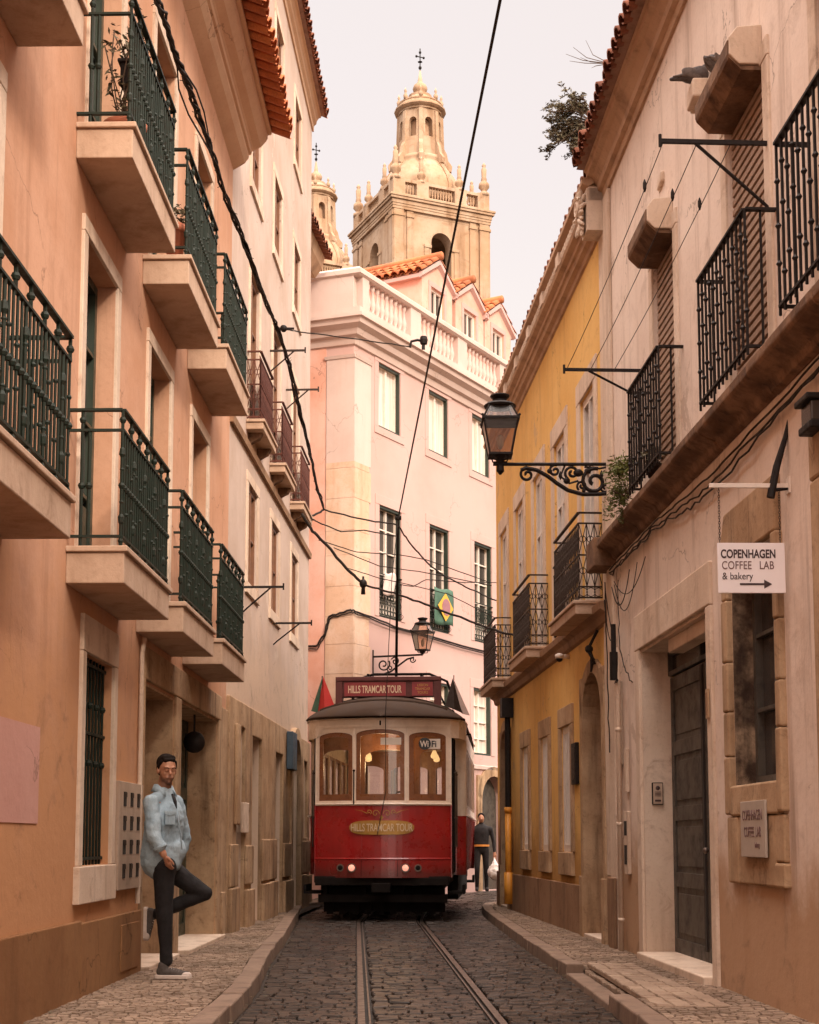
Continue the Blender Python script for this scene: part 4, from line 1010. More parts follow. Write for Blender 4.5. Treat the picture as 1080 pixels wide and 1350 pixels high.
# corner: point of the main plane seen at x=467
tt = (Q.x - kx * Q.y) / (kx * dP.y - dP.x)
PC = Vector((Q.x + dP.x * tt, Q.y + dP.y * tt))
K = Fac((PC.x, PC.y), (dP.x, dP.y))
b = K.node('pink_corner_building', 'pale pink corner building with white balustrade, stone quoins and red tiled dormers', 'building')
LEN = 11.0; ZT = 12.35
fx = Vector((math.cos(R(-20)), math.sin(R(-20))))     # the short front face, running to the corner
WF = 3.2
def rect(p1, p2):
    a = K.uz(*p1); c = K.uz(*p2); return (a[0], c[0], c[1], a[1])
def rc(xa, ya, xb, yb):     # left-top, right-bottom pixels of the opening
    a = K.uz(xa, ya); c = K.uz(xb, yb); return (a[0], c[0], c[1], a[1])
w1 = [rc(499, 479, 528, 577), rc(565, 513, 590.5, 605), rc(622, 543, 646, 631)]
w2 = [rc(500, 665, 528, 822), rc(566, 690, 591, 836), rc(625, 714, 648, 849)]
zt1 = sum(w[3] for w in w1) / 3; zb1 = sum(w[2] for w in w1) / 3; zt2 = sum(w[3] for w in w2) / 3; zb2 = sum(w[2] for w in w2) / 3
print('pink', PC, w1, w2, zt1, zb1, zt2, zb2)
w1 = [(w[0], w[0] + 0.98, zb1, zt1) for w in w1]; w2 = [(w[0], w[0] + 0.98, zb2, zt2) for w in w2]
w3 = [(K.u(567), K.u(567) + 0.98, 3.35, 4.95), (K.u(625), K.u(625) + 0.98, 3.35, 5.0)]
arc = (K.u(634), K.u(634) + 1.35, 0.02, 2.85, 0.6)
far_ = [(w1[2][0] + 2.5, w1[2][0] + 3.48, zb1, zt1), (w1[2][0] + 2.5, w1[2][0] + 3.48, zb2, zt2)]
m = MB(); wallgrid(m, 0, LEN, 0, ZT, w1 + w2 + w3 + far_ + [arc], 0.28)
# front face and the rest of the block
A = (0, 0); loc = lambda wv: (Vector(wv) - K.p)
F0 = K.p - fx * WF
f0 = ((F0 - K.p).dot(K.x), (F0 - K.p).dot(K.y))
KF = Fac((F0.x, F0.y), (fx.x, fx.y))
m.quad((f0[0], f0[1], 0), (0, 0, 0), (0, 0, ZT), (f0[0], f0[1], ZT))
ex = (LEN, 9); e0 = (f0[0] + 1.0, f0[1] + 6)
m.quad((LEN, 0, 0), (LEN, 9, 0), (LEN, 9, ZT), (LEN, 0, ZT)); m.quad((f0[0], f0[1], 0), (e0[0], e0[1], 0), (e0[0], e0[1], ZT), (f0[0], f0[1], ZT)); m.quad((LEN, 9, 0), (e0[0], e0[1], 0), (e0[0], e0[1], ZT), (LEN, 9, ZT))
m.add([(0, 0, ZT), (LEN, 0, ZT), (LEN, 9, ZT), (e0[0], e0[1], ZT), (f0[0], f0[1], ZT)], [(0, 1, 2, 3, 4)])
m.build('wall', 'pink', b)
c20, s20 = fx.dot(K.x), fx.dot(K.y)
def KFm(u, v, z):      # front-face coordinates to the building's own
    n = Vector((-fx.y, fx.x)); q = F0 + fx * u + n * v - K.p
    return (q.dot(K.x), q.dot(K.y), z)
def onfront(mb, k=0):
    for i in range(k, len(mb.v)): mb.v[i] = KFm(*mb.v[i])
    return mb
uq = WF - (467 - 430) / 1950 * PC.y / math.cos(R(20)) * 1.0
onfront(MB().box(0.05, uq - 0.02, -0.012, 0.0, 0.0, ZT - 0.3)).build('salmon_panel', 'pinkdeep', b)
wq = K.u(486)
zq = CH + (1108 - 600) / 1950 * PC.y
k_ = MB().box(uq, WF + 0.028, -0.03, 0.0, zq, ZT - 0.55); onfront(k_); k_.box(-0.0, wq, -0.03, 0.0, zq, ZT - 0.55); k_.build('corner_panel', 'whiteplaster', b)
k_ = MB()
z = 0.0; random.seed(3); i = 0
while z < zq - 0.01:
    z2 = min(zq, z + random.uniform(0.45, 0.75)); o_ = random.uniform(0, 0.006); kk = len(k_.v)
    k_.box(uq, WF + 0.025, -0.03 - o_, 0.0, z + 0.004, z2 - 0.002); onfront(k_, kk); k_.box(0.0, wq * (0.9 if i % 2 else 1.0), -0.03 - o_, 0.0, z + 0.004, z2 - 0.002); z = z2; i += 1
k_.build('quoin', 'quoin', b)
kk = MB().prism_x([(0, ZT - 0.62), (-0.05, ZT - 0.62), (-0.07, ZT - 0.55), (0, ZT - 0.53)], uq - 0.04, WF + 0.05); onfront(kk); kk.prism_x([(0, ZT - 0.62), (-0.05, ZT - 0.62), (-0.07, ZT - 0.55), (0, ZT - 0.53)], 0, wq + 0.04); kk.build('panel_moulding', 'whiteplaster', b)
for h in w1 + far_[:1]:
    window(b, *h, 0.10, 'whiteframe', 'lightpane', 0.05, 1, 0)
    ring(MB(), h[0] + 0.001, h[1] - 0.001, h[2] + 0.001, h[3] - 0.001, 0.045, 0.02, 0.10).build('outer_frame', 'greendoor', b)
    surround(MB(), *h, 0.17, 0.015, False, head=0.02).box(h[0] - 0.17, h[1] + 0.17, -0.02, 0.02, h[2] - 0.17, h[2] - 0.003).build('window_surround', 'pink', b, bevel=0.006)
for i, h in enumerate(w2 + far_[1:]):
    window(b, *h, 0.12, 'whiteframe', 'pane', 0.05, 1, 4, kind='balcony_door', solid=0.18)
    ring(MB(), h[0] + 0.001, h[1] - 0.001, h[2] + 0.001, h[3] - 0.001, 0.05, 0.02, 0.11).build('outer_frame', 'greendoor', b)
    surround(MB(), *h, 0.18, 0.015, False, head=0.04).build('door_surround', 'pink', b, bevel=0.006)
fr = railing_mesh(1.0, 0.04, 0.95, 8, 'lattice'); f5 = None
for h in w2:
    if f5 is None: f5 = fr.build('window_grille', 'green_iron', b); o = f5
    else: o = sub(f5, b)
    o.location = (h[0] - 0.01, 0, h[2] + 0.02)
for h in w3:
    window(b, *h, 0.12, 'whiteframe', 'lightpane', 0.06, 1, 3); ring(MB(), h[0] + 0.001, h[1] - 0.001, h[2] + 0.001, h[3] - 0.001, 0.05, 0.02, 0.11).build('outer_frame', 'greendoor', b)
    surround(MB(), *h, 0.18, 0.015, False, head=0.04).build('window_surround', 'pink', b, bevel=0.006)
surround(MB(), arc[0], arc[1], arc[2], arc[3], 0.24, 0.05, False, rise=0.6).build('arch_surround', 'stone', b)
m = MB().box(arc[0] + 0.001, arc[1] - 0.001, 0.24, 0.28, arc[2], arc[3] - 0.02); m.build('door', 'greydoor', b)
MB().prism_x([(0, 2.98), (-0.05, 3.0), (-0.05, 3.08), (0, 3.1)], wq, LEN).build('string_course', 'whiteplaster', b)
# cornice and balustrade on both faces
prof = [(0, ZT - 0.34), (-0.05, ZT - 0.32), (-0.08, ZT - 0.18), (-0.16, ZT - 0.14), (-0.20, ZT - 0.02), (-0.32, ZT + 0.06), (-0.34, ZT + 0.16), (-0.40, ZT + 0.18), (-0.40, ZT + 0.26), (0.1, ZT + 0.30)]
tn = math.tan((R(90 + 0) - (math.atan2(K.x.y, K.x.x) - R(-20)) ) ) if False else 0
ang = (math.atan2(K.x.y, K.x.x) - math.atan2(fx.y, fx.x))      # turn between the two faces (viewed from above)
mt = math.tan(ang / 2)
def mitred(prof, m0, m1):
    """profile run round both faces with a mitred corner"""
    mb = MB(); n = len(prof)
    rows = [[KFm(m0, y, z) for (y, z) in prof], [KFm(WF - y * mt * -1 * -1, y, z) for (y, z) in prof], [(m1, y, z) for (y, z) in prof]]
    # exact corner: intersection of the two offset lines
    rows[1] = [((y * mt), y, z) for (y, z) in prof]
    for r_ in rows: mb.v += [tuple(q) for q in r_]
    for i in range(2):
        for j in range(n): mb.f.append((i*n + j, i*n + (j+1) % n, (i+1)*n + (j+1) % n, (i+1)*n + j))
    mb.f.append(tuple(range(n))); mb.f.append(tuple(2*n + j for j in range(n)))
    return mb
mitred(prof, 0, LEN).build('cornice', 'whiteplaster', b)
zb_ = ZT + 0.26
mitred([(-0.30, zb_), (-0.30, zb_ + 0.16), (-0.02, zb_ + 0.16), (-0.02, zb_)], 0, LEN).build('balustrade_base', 'whiteplaster', b)
zr = zb_ + 0.86
mitred([(-0.28, zr), (-0.33, zr + 0.04), (-0.33, zr + 0.14), (-0.26, zr + 0.20), (-0.04, zr + 0.20), (0.01, zr + 0.14), (0.01, zr + 0.04), (-0.04, zr)], 0, LEN).build('balustrade_rail', 'whiteplaster', b)
m = MB(); pm = MB()
bprof = [(0.06, 0), (0.06, 0.05), (0.03, 0.08), (0.07, 0.20), (0.075, 0.27), (0.035, 0.45), (0.03, 0.56), (0.055, 0.60), (0.055, 0.70)]
bl0 = MB().lathe(bprof, (0, 0, 0), 8).build('baluster', 'whiteplaster', b, smooth=True); blist = []
def balus(u, front=False):
    q = KFm(u, -0.16, zb_ + 0.16) if front else (u, -0.16, zb_ + 0.16)
    o = bl0 if not blist else sub(bl0, b)
    o.location = q; blist.append(o)
def pier(u0, u1, front=False):
    pm = MB().box(u0, u1, -0.28, -0.04, zb_ + 0.161, zr)
    if front: onfront(pm)
    pm.build('balustrade_pier', 'whiteplaster', b, bevel=0.008)
pier(0.0, 0.2, True); pier(WF - 1.22, WF + 0.1, True); [balus(0.38 + 0.22 * i, True) for i in range(7)]
u = 0.0; pier(-0.09, 0.18); u = 0.18
for g in range(5):
    n_ = 9
    for i in range(n_): balus(u + 0.13 + 0.2 * i)
    u += 0.2 * n_ + 0.06
    pier(u, u + 0.48); u += 0.48
# attic roof set back and three dormers
zat = ZT + 0.3
VD = 1.15
dorm = []
for (xa, xb, yw, xw0, xw1, yw1, yp, ye) in ((557, 602, 382, 560, 573, 408, 340, 353), (603, 638, 413, 607, 617, 437, 385, 390), (643, 676, 437, 648, 657, 460, 413, 415)):
    a0 = K.uz(xa, 1108, VD)[0]; a1 = K.uz(xb, 1108, VD)[0]; dorm.append((a0, a1, K.uz(xa, ye, VD)[1], K.uz((xa + xb) / 2, yp, VD)[1], K.uz(xw0, yw, VD), K.uz(xw1, yw1, VD)))
print('dorm', dorm)
ze = sum(d[2] for d in dorm) / 3; wd = 1.65
for (a0, a1, z_e, z_p, wa, wb) in dorm:
    a1 = a0 + wd; cxx = (a0 + a1) / 2; zp = ze + 0.50; dl = 3.2
    d_ = MB(); wz = (a0 + 0.28, a0 + 0.28 + 0.72, ze - 0.95, ze - 0.22)
    wallgrid(d_, a0, a1, zat, ze, [(cxx - 0.36, cxx + 0.36, ze - 1.05, ze - 0.28)], 0.2, fn=lambda u, y, z: (u, VD + y, z))
    d_.add([(a0, VD, ze), (a1, VD, ze), (cxx, VD, zp), (a0, VD + dl, ze), (a1, VD + dl, ze), (cxx, VD + dl, zp), (a0, VD, zat), (a0, VD + dl, zat), (a1, VD, zat), (a1, VD + dl, zat)],
           [(0, 1, 2), (3, 5, 4), (6, 0, 3, 7), (8, 9, 4, 1), (7, 3, 4, 9)])
    do = d_.build('dormer', 'pinkdeep', b)
    g_ = MB()
    for s_ in (-1, 1):
        e_ = cxx + s_ * (wd / 2 + 0.14); ez = ze - 0.11
        g_.add([(e_, VD - 0.10, ez), (cxx, VD - 0.10, zp + 0.02), (cxx, VD - 0.10, zp - 0.10), (e_, VD - 0.10, ez - 0.10), (e_, VD + 0.0, ez), (cxx, VD + 0.0, zp + 0.02), (cxx, VD, zp - 0.16), (e_, VD, ez - 0.14)], [(0,1,2,3),(7,6,5,4),(0,4,5,1),(2,6,7,3),(1,5,6,2),(3,7,4,0)])
        g_.box(min(e_, cxx + s_ * wd / 2), max(e_, cxx + s_ * wd / 2), VD, VD + dl, ez - 0.12, ez - 0.02)
    g_.build('gable_trim', 'pink', do)
    r_ = MB()
    for s_ in (-1, 1):
        k0 = len(r_.v); t_ = MB(); hw = wd / 2 + 0.18
        rooftiles(t_, 0, dl + 0.1, 0, 0, hw, 0.66, pitch=0.24, r=0.10)
        for (x, y, z) in t_.v: r_.v.append((cxx + s_ * (hw - y), VD - 0.12 + x, ze - 0.10 + z))
        r_.f += [tuple(i + k0 for i in f) for f in t_.f]
    r_.tube([(cxx, VD - 0.15, zp + 0.13), (cxx, VD + dl, zp + 0.13)], 0.11, 10)
    r_.build('dormer_roof', 'tile', do, smooth=True, fix=False)
    h = (cxx - 0.36, cxx + 0.36, ze - 1.05, ze - 0.28)
    wn_ = MB(); ring(wn_, *h, 0.07, VD + 0.06, VD + 0.12); wn_.box(cxx - 0.02, cxx + 0.02, VD + 0.06, VD + 0.11, h[2], h[3]); wo = wn_.build('window', 'whiteframe', do); MB().box(h[0], h[1], VD + 0.12, VD + 0.14, h[2], h[3]).build('pane', 'pane', wo)
    sm_ = MB(); sm_.box(h[0] - 0.12, h[0] - 0.002, VD - 0.02, VD, h[2] - 0.05, h[3]); sm_.box(h[1] + 0.002, h[1] + 0.12, VD - 0.02, VD, h[2] - 0.05, h[3]); sm_.box(h[0] - 0.12, h[1] + 0.12, VD - 0.024, VD, h[3] + 0.002, h[3] + 0.13); sm_.build('window_surround', 'pink', do)
MB().add([(0.6, VD + 0.6, zat), (LEN, VD + 0.6, zat), (LEN, 5, ze + 0.35), (1.6, 5, ze + 0.35), (1.6, 8.5, zat), (LEN, 8.5, zat), (0.6, 5.5, zat)], [(0, 1, 2, 3), (3, 2, 5, 4), (0, 3, 4, 6)]).build('attic_roof', 'tile', b)
MB().box(LEN - 1.0, LEN - 0.3, 2.5, 3.2, ze - 0.5, ze + 1.3).build('chimney', 'pink', b)
# cable along the first floor, on the wall
m = MB(); zc = K.uz(487, 812)[1]
pts = [KFm(0.0, -0.05, zc - 0.65), KFm(uq - 0.2, -0.05, zc - 0.72), KFm(uq, -0.06, zc - 0.45), KFm(uq + 0.1, -0.06, zc - 0.08), KFm(WF - 0.02, -0.07, zc + 0.03), (0.05, -0.06, zc), (2.0, -0.04, zc - 0.12), (LEN, -0.04, zc - 0.25)]
m.tube(wob(pts, 6, 0.015), 0.022, 5); m.tube(wob([(p[0], p[1] - 0.02, p[2] - 0.05) for p in pts], 6, 0.02), 0.014, 5)
m.build('wall_cable', 'cable', b)
# flags on two balconies
def flag_cloth(fac, u, z, wd_, ht, name, lab, base_m, seed=0):
    t = fac.place(name, u, -0.10, z, lab, 'flag'); m = MB(); N, Hh = 10, 8
    for j in range(Hh + 1):
        for i in range(N + 1):
            x = wd_ * i / N; zz = -ht * j / Hh; m.v.append((x + 0.02 * math.sin(j * 0.8), -0.02 - 0.03 * math.sin(i * 1.3 + j * 0.35 + seed) * (j / Hh), zz - 0.03 * math.sin(i * 0.6)))
    for j in range(Hh):
        for i in range(N): m.f.append((j*(N+1)+i, j*(N+1)+i+1, (j+1)*(N+1)+i+1, (j+1)*(N+1)+i))
    o = m.build('cloth', base_m, t, smooth=True); so = o.modifiers.new('thick', 'SOLIDIFY'); so.thickness = 0.004
    return t
M['flaggreen'] = paint('green_flag_cloth', (0.06, 0.13, 0.09), 0.85, 0.2); M['flagyellow'] = paint('yellow_flag_cloth', (0.62, 0.36, 0.05), 0.85, 0.1); M['flagblue'] = paint('mauve_flag_cloth', (0.30, 0.14, 0.16), 0.85, 0.2)
h = w2[1]
t = flag_cloth(K, h[0] + 0.02, h[2] + 1.02, 0.95, 0.86, 'green_flag', 'green flag with a yellow lozenge hung over the middle pink building railing', 'flaggreen')
MB().prism_y([(0.10, -0.44), (0.48, -0.10), (0.86, -0.44), (0.48, -0.78)], -0.072, -0.066).build('lozenge', 'flagyellow', t); m = MB(); m.lathe([(0.20, 0), (0.20, 0.008)], (0, 0, 0), 20); m.xf(Matrix.Translation((0.5, -0.073, -0.44)) @ Matrix.Rotation(R(90), 4, 'X')); m.build('disc', 'flagblue', t)
M['whitecloth'] = paint('white_cloth', (0.6, 0.48, 0.44), 0.9, 0.2)
h = w2[0]
t = flag_cloth(K, h[0] + 0.03, h[2] + 1.0, 0.5, 0.5, 'hung_cloth', 'small pale cloth hung over the railing of the pink building beside its corner', 'whitecloth', 2)

# ================================================================== CHURCH TOWERS
def tower(nm, X, Y, rz, lab, s=1.0, zoff=0.0):
    t = empty(nm, (X, Y, 0), rz, lab, 'tower', 'twin church bell towers')
    W = 6.6 * s; h2 = W / 2; zc = (41.75 if not zoff else zoff)
    m = MB(); ah = (-0.72, 0.70, zc - 6.4, zc - 1.75, 0.70)
    for q in range(4):
        Mx = Matrix.Rotation(q * math.pi / 2, 4, 'Z')
        k0 = len(m.v); wallgrid(m, -h2, h2, 0, zc, [ah], 0.9, fn=lambda u, y, z: (u, -h2 + y, z)); m.xf(Mx, k0)
    m.build('belfry_wall', 'towerstone', t)
    m = MB()
    for i in range(12):
        zz = zc - 0.9 - i * 0.62
        m.prism_z([(-h2 - 0.012, -h2 - 0.012), (h2 + 0.012, -h2 - 0.012), (h2 + 0.012, h2 + 0.012), (-h2 - 0.012, h2 + 0.012)], zz, zz + 0.05) if i < 1 else None
    m.build('string_course', 'towerstone', t)
    m = MB(); 
    for q in range(4):
        Mx = Matrix.Rotation(q * math.pi / 2, 4, 'Z'); k0 = len(m.v)
        for (a, c, p) in ((-h2 - 0.08, -h2 + 0.62, 0.16), (h2 - 0.62, h2 + 0.08, 0.155), (-h2 + 0.85, -h2 + 1.3, 0.09), (h2 - 1.3, h2 - 0.85, 0.09)):
            m.box(a, c, -h2 - p, -h2 + 0.0, 0, zc - 0.72); m.box(a - 0.05, c + 0.05, -h2 - p - 0.06, -h2, zc - 1.15, zc - 0.95)
        for sg in (-1, 1): m.box(sg * 1.05 - 0.16, sg * 1.05 + 0.16, -h2 - 0.06, -h2, zc - 8, zc - 2.9); m.box(sg * 0.98 - 0.26, sg * 0.98 + 0.26, -h2 - 0.10, -h2, zc - 2.9, zc - 2.7)
        m.xf(Mx, k0)
    m.build('pilaster', 'towerstone', t, bevel=0.02)
    ah2 = arch(-1.0, 1.0, zc - 1.6, 1.0, 12)
    def sq(a, z): return [(-a, -a), (a, -a), (a, a), (-a, a)]
    m = MB()
    for (a, z0_, z1_) in ((h2 + 0.17, zc - 0.7, zc - 0.52), (h2 + 0.20, zc - 0.52, zc - 0.36), (h2 + 0.24, zc - 0.36, zc - 0.10), (h2 + 0.36, zc - 0.10, zc + 0.06), (h2 + 0.42, zc + 0.06, zc + 0.20)):
        m.prism_z(sq(a, 0), z0_, z1_)
    m.build('cornice', 'towerstone', t, bevel=0.02)
    m = MB(); bfirst = None; a = h2 + 0.05; zf = zc + 0.2
    for q in range(4):
        Mx = Matrix.Rotation(q * math.pi / 2, 4, 'Z'); k0 = len(m.v)
        m.box(-a, a, -a, -a + 0.34, zf, zf + 0.22); m.box(-a, a, -a - 0.03, -a + 0.37, zf + 0.98, zf + 1.18)
        for px_ in (-a + 0.35, -1.35, 1.35, a - 0.35): m.box(px_ - 0.42, px_ + 0.42, -a - 0.05, -a + 0.40, zf, zf + 1.22)
        for x in [-0.78 + i * 0.195 for i in range(9)] + [sg * (1.95 + i * 0.2) for i in range(3) for sg in (-1, 1)]:
            bo_ = MB().lathe([(0.06, 0), (0.03, 0.1), (0.08, 0.3), (0.03, 0.6), (0.06, 0.76)], (0, 0, 0), 6).build('baluster', 'towerstone', t, smooth=True) if bfirst is None else sub(bfirst, t)
            bfirst = bfirst or bo_; bo_.location = Mx @ Vector((x, -a + 0.17, zf + 0.22))
        m.xf(Mx, k0)
    m.build('balustrade', 'towerstone', t, bevel=0.015)
    pp = [(0.36, 0), (0.36, 0.2), (0.20, 0.3), (0.18, 0.4), (0.36, 0.62), (0.34, 0.85), (0.16, 1.05), (0.20, 1.12), (0.16, 1.3), (0.18, 1.85), (0.09, 2.0), (0.15, 2.1), (0.03, 2.3)]
    zp = zf + 1.12; first = None
    for (x, y, k) in [(sx * (a - 0.2), sy * (a - 0.2), 1.0) for sx in (-1, 1) for sy in (-1, 1)] + [(sx * (a - 0.2), sy * 1.35, .8) for sx in (-1, 1) for sy in (-1, 1)] + [(sx * 1.35, sy * (a - 0.2), .8) for sx in (-1, 1) for sy in (-1, 1)]:
        if first is None: first = MB().lathe(pp, (0, 0, 0), 10).build('pinnacle', 'towerstone', t, smooth=True); o = first
        else: o = sub(first, t)
        o.location = (x, y, zp); o.scale = (k, k, k)
    # dome, lantern, ball and cross; 8-sided
    z = zf; before_ = set(bpy.data.objects)
    dome = [(2.3, 0), (2.3, 0.6), (2.45, 0.65), (2.50, 1.2), (2.46, 1.8), (2.30, 2.3), (2.0, 2.85), (1.7, 3.25), (1.55, 3.5), (1.6, 3.6), (1.6, 3.8)]
    MB().lathe(dome, (0, 0, z), 24).build('dome', 'towerstone', t, smooth=True)
    m = MB()
    for q in range(8):
        aa = math.pi / 8 + q * math.pi / 4; c_, s_ = math.cos(aa), math.sin(aa)
        m.tube([(c_ * (r_ + 0.02), s_ * (r_ + 0.02), z + h_) for (r_, h_) in dome[2:]], 0.13, 6)
    m.build('dome_rib', 'towerstone', t)
    zl = z + 3.8; m = MB(); rl_ = 1.38
    for q in range(8):
        Mx = Matrix.Rotation(q * math.pi / 4, 4, 'Z'); k0 = len(m.v); hw = rl_ * math.tan(math.pi / 8)
        wallgrid(m, -hw, hw, zl, zl + 3.1, [(-0.26, 0.26, zl + 1.2, zl + 2.45, 0.26)], 0.35, fn=lambda u, y, z_: (u * (1 - 0.03 * (z_ - zl)), -rl_ * (1 - 0.03 * (z_ - zl)) + y, z_)); m.xf(Mx, k0)
    m.build('lantern', 'towerstone', t)
    MB().lathe([(0.9, 0), (0.9, 2.4)], (0, 0, zl + 0.2), 8, rot=math.pi / 8).build('lantern_core', 'cornice', t)
    m = MB()
    for q in range(8):
        Mx = Matrix.Rotation(math.pi / 8 + q * math.pi / 4, 4, 'Z'); k0 = len(m.v)
        m.prism_x([(-1.95, zl - 0.55), (-2.0, zl - 0.2), (-1.75, zl + 0.15), (-1.66, zl + 0.6), (-1.50, zl + 0.9), (-1.44, zl + 2.9), (-1.25, zl + 2.95), (-1.25, zl - 0.55)], -0.13, 0.13); m.xf(Mx, k0)
    m.build('lantern_scroll', 'towerstone', t, bevel=0.02)
    m = MB(); o8 = math.pi / 8
    m.lathe([(1.38, -0.1), (1.38, 0.0), (1.5, 0.04), (1.62, 0.12), (1.62, 0.2), (1.45, 0.24), (1.36, 0.5), (1.4, 0.52), (1.4, 0.6), (1.0, 0.64), (0.85, 0.8), (0.85, 0.86), (0.72, 1.05), (0.74, 1.2), (0.5, 1.27), (0.3, 1.32)], (0, 0, zl + 3.1), 16, rot=o8)
    m.build('lantern_cap', 'towerstone', t)
    for q in range(8): m = MB(); m.lathe([(0.12, 0), (0.16, 0.2), (0.05, 0.4), (0.1, 0.5), (0.01, 0.75)], (1.32 * math.cos(o8 + q * math.pi / 4), 1.32 * math.sin(o8 + q * math.pi / 4), zl + 3.68), 6); m.build('urn', 'towerstone', t, smooth=True)
    MB().lathe([(0.22, 0), (0.16, 0.08), (0.42, 0.25), (0.47, 0.42), (0.40, 0.62), (0.20, 0.78), (0.16, 0.86), (0.05, 1.6)], (0, 0, zl + 4.4), 14).build('spire', 'towerstone', t, smooth=True)
    zx = zl + 5.95; m = MB().tube([(0, 0, zx), (0, 0, zx + 1.5)], 0.035, 5)
    m.tube([(-0.25, 0, zx + 0.95), (0.25, 0, zx + 0.95)], 0.035, 5).ball((0, 0, zx + 0.25), 0.11).ball((-0.25, 0, zx + 0.95), 0.08).ball((0.25, 0, zx + 0.95), 0.08).ball((0, 0, zx + 1.25), 0.09).lathe([(0.02, 0), (0.16, 0.08), (0.02, 0.16)], (0, 0, zx + 0.55), 6)
    m.build('cross', 'black_iron', t)
    for o_ in [q for q in bpy.data.objects if q not in before_]:
        for v_ in o_.data.vertices: v_.co.x *= 1.07; v_.co.y *= 1.07; v_.co.z = zf + (v_.co.z - zf) * 1.085
    # bell in the arch
    MB().lathe([(0.55, 0), (0.5, 0.1), (0.38, 0.5), (0.30, 0.9), (0.1, 1.05)], (0, -h2 + 1.4, zc - 4.6), 14).box(-0.95, 0.95, -h2 + 1.3, -h2 + 1.5, zc - 3.5, zc - 3.3).build('bell', 'grey_iron', t, smooth=False)
    m = MB(); m.box(-h2 + 1.2, h2 - 1.2, -h2 + 1.2, h2 - 1.2, 0, zc - 7.5); m.build('floor_block', 'towerstone', t)
    return t
# nearest corner of the belfry seen at x=519, faces turned 66 degrees
aT = R(24)
cT = at(519, 1108, 90.0)
ux_ = Vector((math.sin(R(66)), math.cos(R(66)))); uy_ = Vector((-ux_.y, ux_.x))
cen = Vector((cT.x, cT.y)) + ux_ * 3.3 + uy_ * 3.3
rzT = math.atan2(ux_.y, ux_.x)
tower('church_bell_tower', cen.x, cen.y, rzT, 'sunlit stone church tower with dome and cross, wholly in view above the dormers')
c2 = at(417, 190, cen.y * 1.19)
tower('church_bell_tower', c2.x, c2.y, rzT, 'second church tower, half hidden behind the tall white building', 1.0, c2.z - 12.3)

# ================================================================== GROUND
g = MB().add([(-400, -60, -0.035), (400, -60, -0.035), (400, 700, -0.035), (-400, 700, -0.035)], [(0, 1, 2, 3)]).build('ground', 'mortar'); tag(g, kind='structure')
LK = [(-1.16, 5.0), (-1.24, 10.0)] + [tuple(ground(x, y)[:2]) for x, y in ((342, 1305), (350, 1280), (366, 1256), (377, 1241), (393, 1211), (400, 1199))] 
LK += [(-1.3, 29.2), (0.0, 31.5)]
RK = [(1.42, 5.0), (1.5, 10.0)] + [tuple(ground(x, y)[:2]) for x, y in ((760, 1297), (735, 1280), (684, 1243), (640, 1209))] + [(1.30, 27.3), (2.3, 30.2), (3.9, 33.0)]
print('kerbs', LK, RK)
def xat(poly, Y):
    for (a, c) in zip(poly, poly[1:]):
        if a[1] <= Y <= c[1]: return a[0] + (c[0] - a[0]) * (Y - a[1]) / (c[1] - a[1])
    return poly[0][0] if Y < poly[0][1] else poly[-1][0]
def lwall(Y): return (L1.p.x + tL1 * (Y + 3.0)) if Y < 18.6 else P2.x + tL2 * (Y - 18.6)
def rwall(Y): return 3.0 + tR1 * Y if Y < YC else XC + tR2 * (Y - YC)
def rc_x(Y):
    if Y < 22.5: return 0.045 - 0.036 * (Y - 13.4)
    t_ = Y - 22.5; return 0.045 - 0.036 * 9.1 + 0.066 * t_ - 0.102 * 2.0 * (1 - math.exp(-t_ / 2.0)) + (0.02 * (Y - 30) ** 2 if Y > 30 else 0)
GA = 0.465
def stone_top(mb, pts, z, h, bev):
    """one sett: tapered top with a little random tilt"""
    cx_ = sum(p[0] for p in pts) / len(pts); cy_ = sum(p[1] for p in pts) / len(pts); n = len(pts)
    tx, ty = random.uniform(-.05, .05), random.uniform(-.05, .05)
    lo = [(p[0], p[1], z - 0.04) for p in pts]
    mid = [(p[0], p[1], z - bev * 0.8 + h) for p in pts]
    hi = [(p[0] + (cx_ - p[0]) * bev * 9, p[1] + (cy_ - p[1]) * bev * 9, z + h + (p[0] - cx_) * tx + (p[1] - cy_) * ty) for p in pts]
    k = len(mb.v); mb.v += lo + mid + hi
    for j in range(n):
        a, c = j, (j + 1) % n
        mb.f.append((k + a, k + c, k + n + c, k + n + a)); mb.f.append((k + n + a, k + n + c, k + 2*n + c, k + 2*n + a))
    mb.f.append(tuple(k + 2*n + j for j in range(n)))
def setts(mb, Y0, Y1, fl, fr_, dy, dx, z, hv, bev, zf=None):
    Y = Y0; 
    while Y < Y1:
        d = dy * random.uniform(0.9, 1.1); x = fl(Y) + random.uniform(0, dx * 0.3); xr = fr_(Y)
        while x < xr - dx * 0.25:
            w_ = dx * random.uniform(0.7, 1.35); x2 = min(x + w_, xr); g_ = 0.006; j = lambda: random.uniform(-.006, .006)
            zz = zf(x, Y) if zf else z
            if zz is not None:
                wv = 0.012 * math.sin(x * 2.3 + Y * 1.1)
                stone_top(mb, [(x + g_ + j(), Y + g_ + wv + j()), (x2 - g_ + j(), Y + g_ + wv + j()), (x2 - g_ + j(), Y + d - g_ + wv + j()), (x + g_ + j(), Y + d - g_ + wv + j())], zz, random.uniform(-hv, hv), bev)
            x = x2
        Y += d
random.seed(21)
m = MB()
setts(m, 6.0, 30.0, lambda Y: xat(LK, Y) + 0.02, lambda Y: rc_x(Y) - GA - 0.055, 0.10, 0.13, 0.0, 0.007, 0.012)
setts(m, 6.0, 30.0, lambda Y: rc_x(Y) - GA + 0.055, lambda Y: rc_x(Y) + GA - 0.055, 0.10, 0.13, 0.0, 0.007, 0.012)
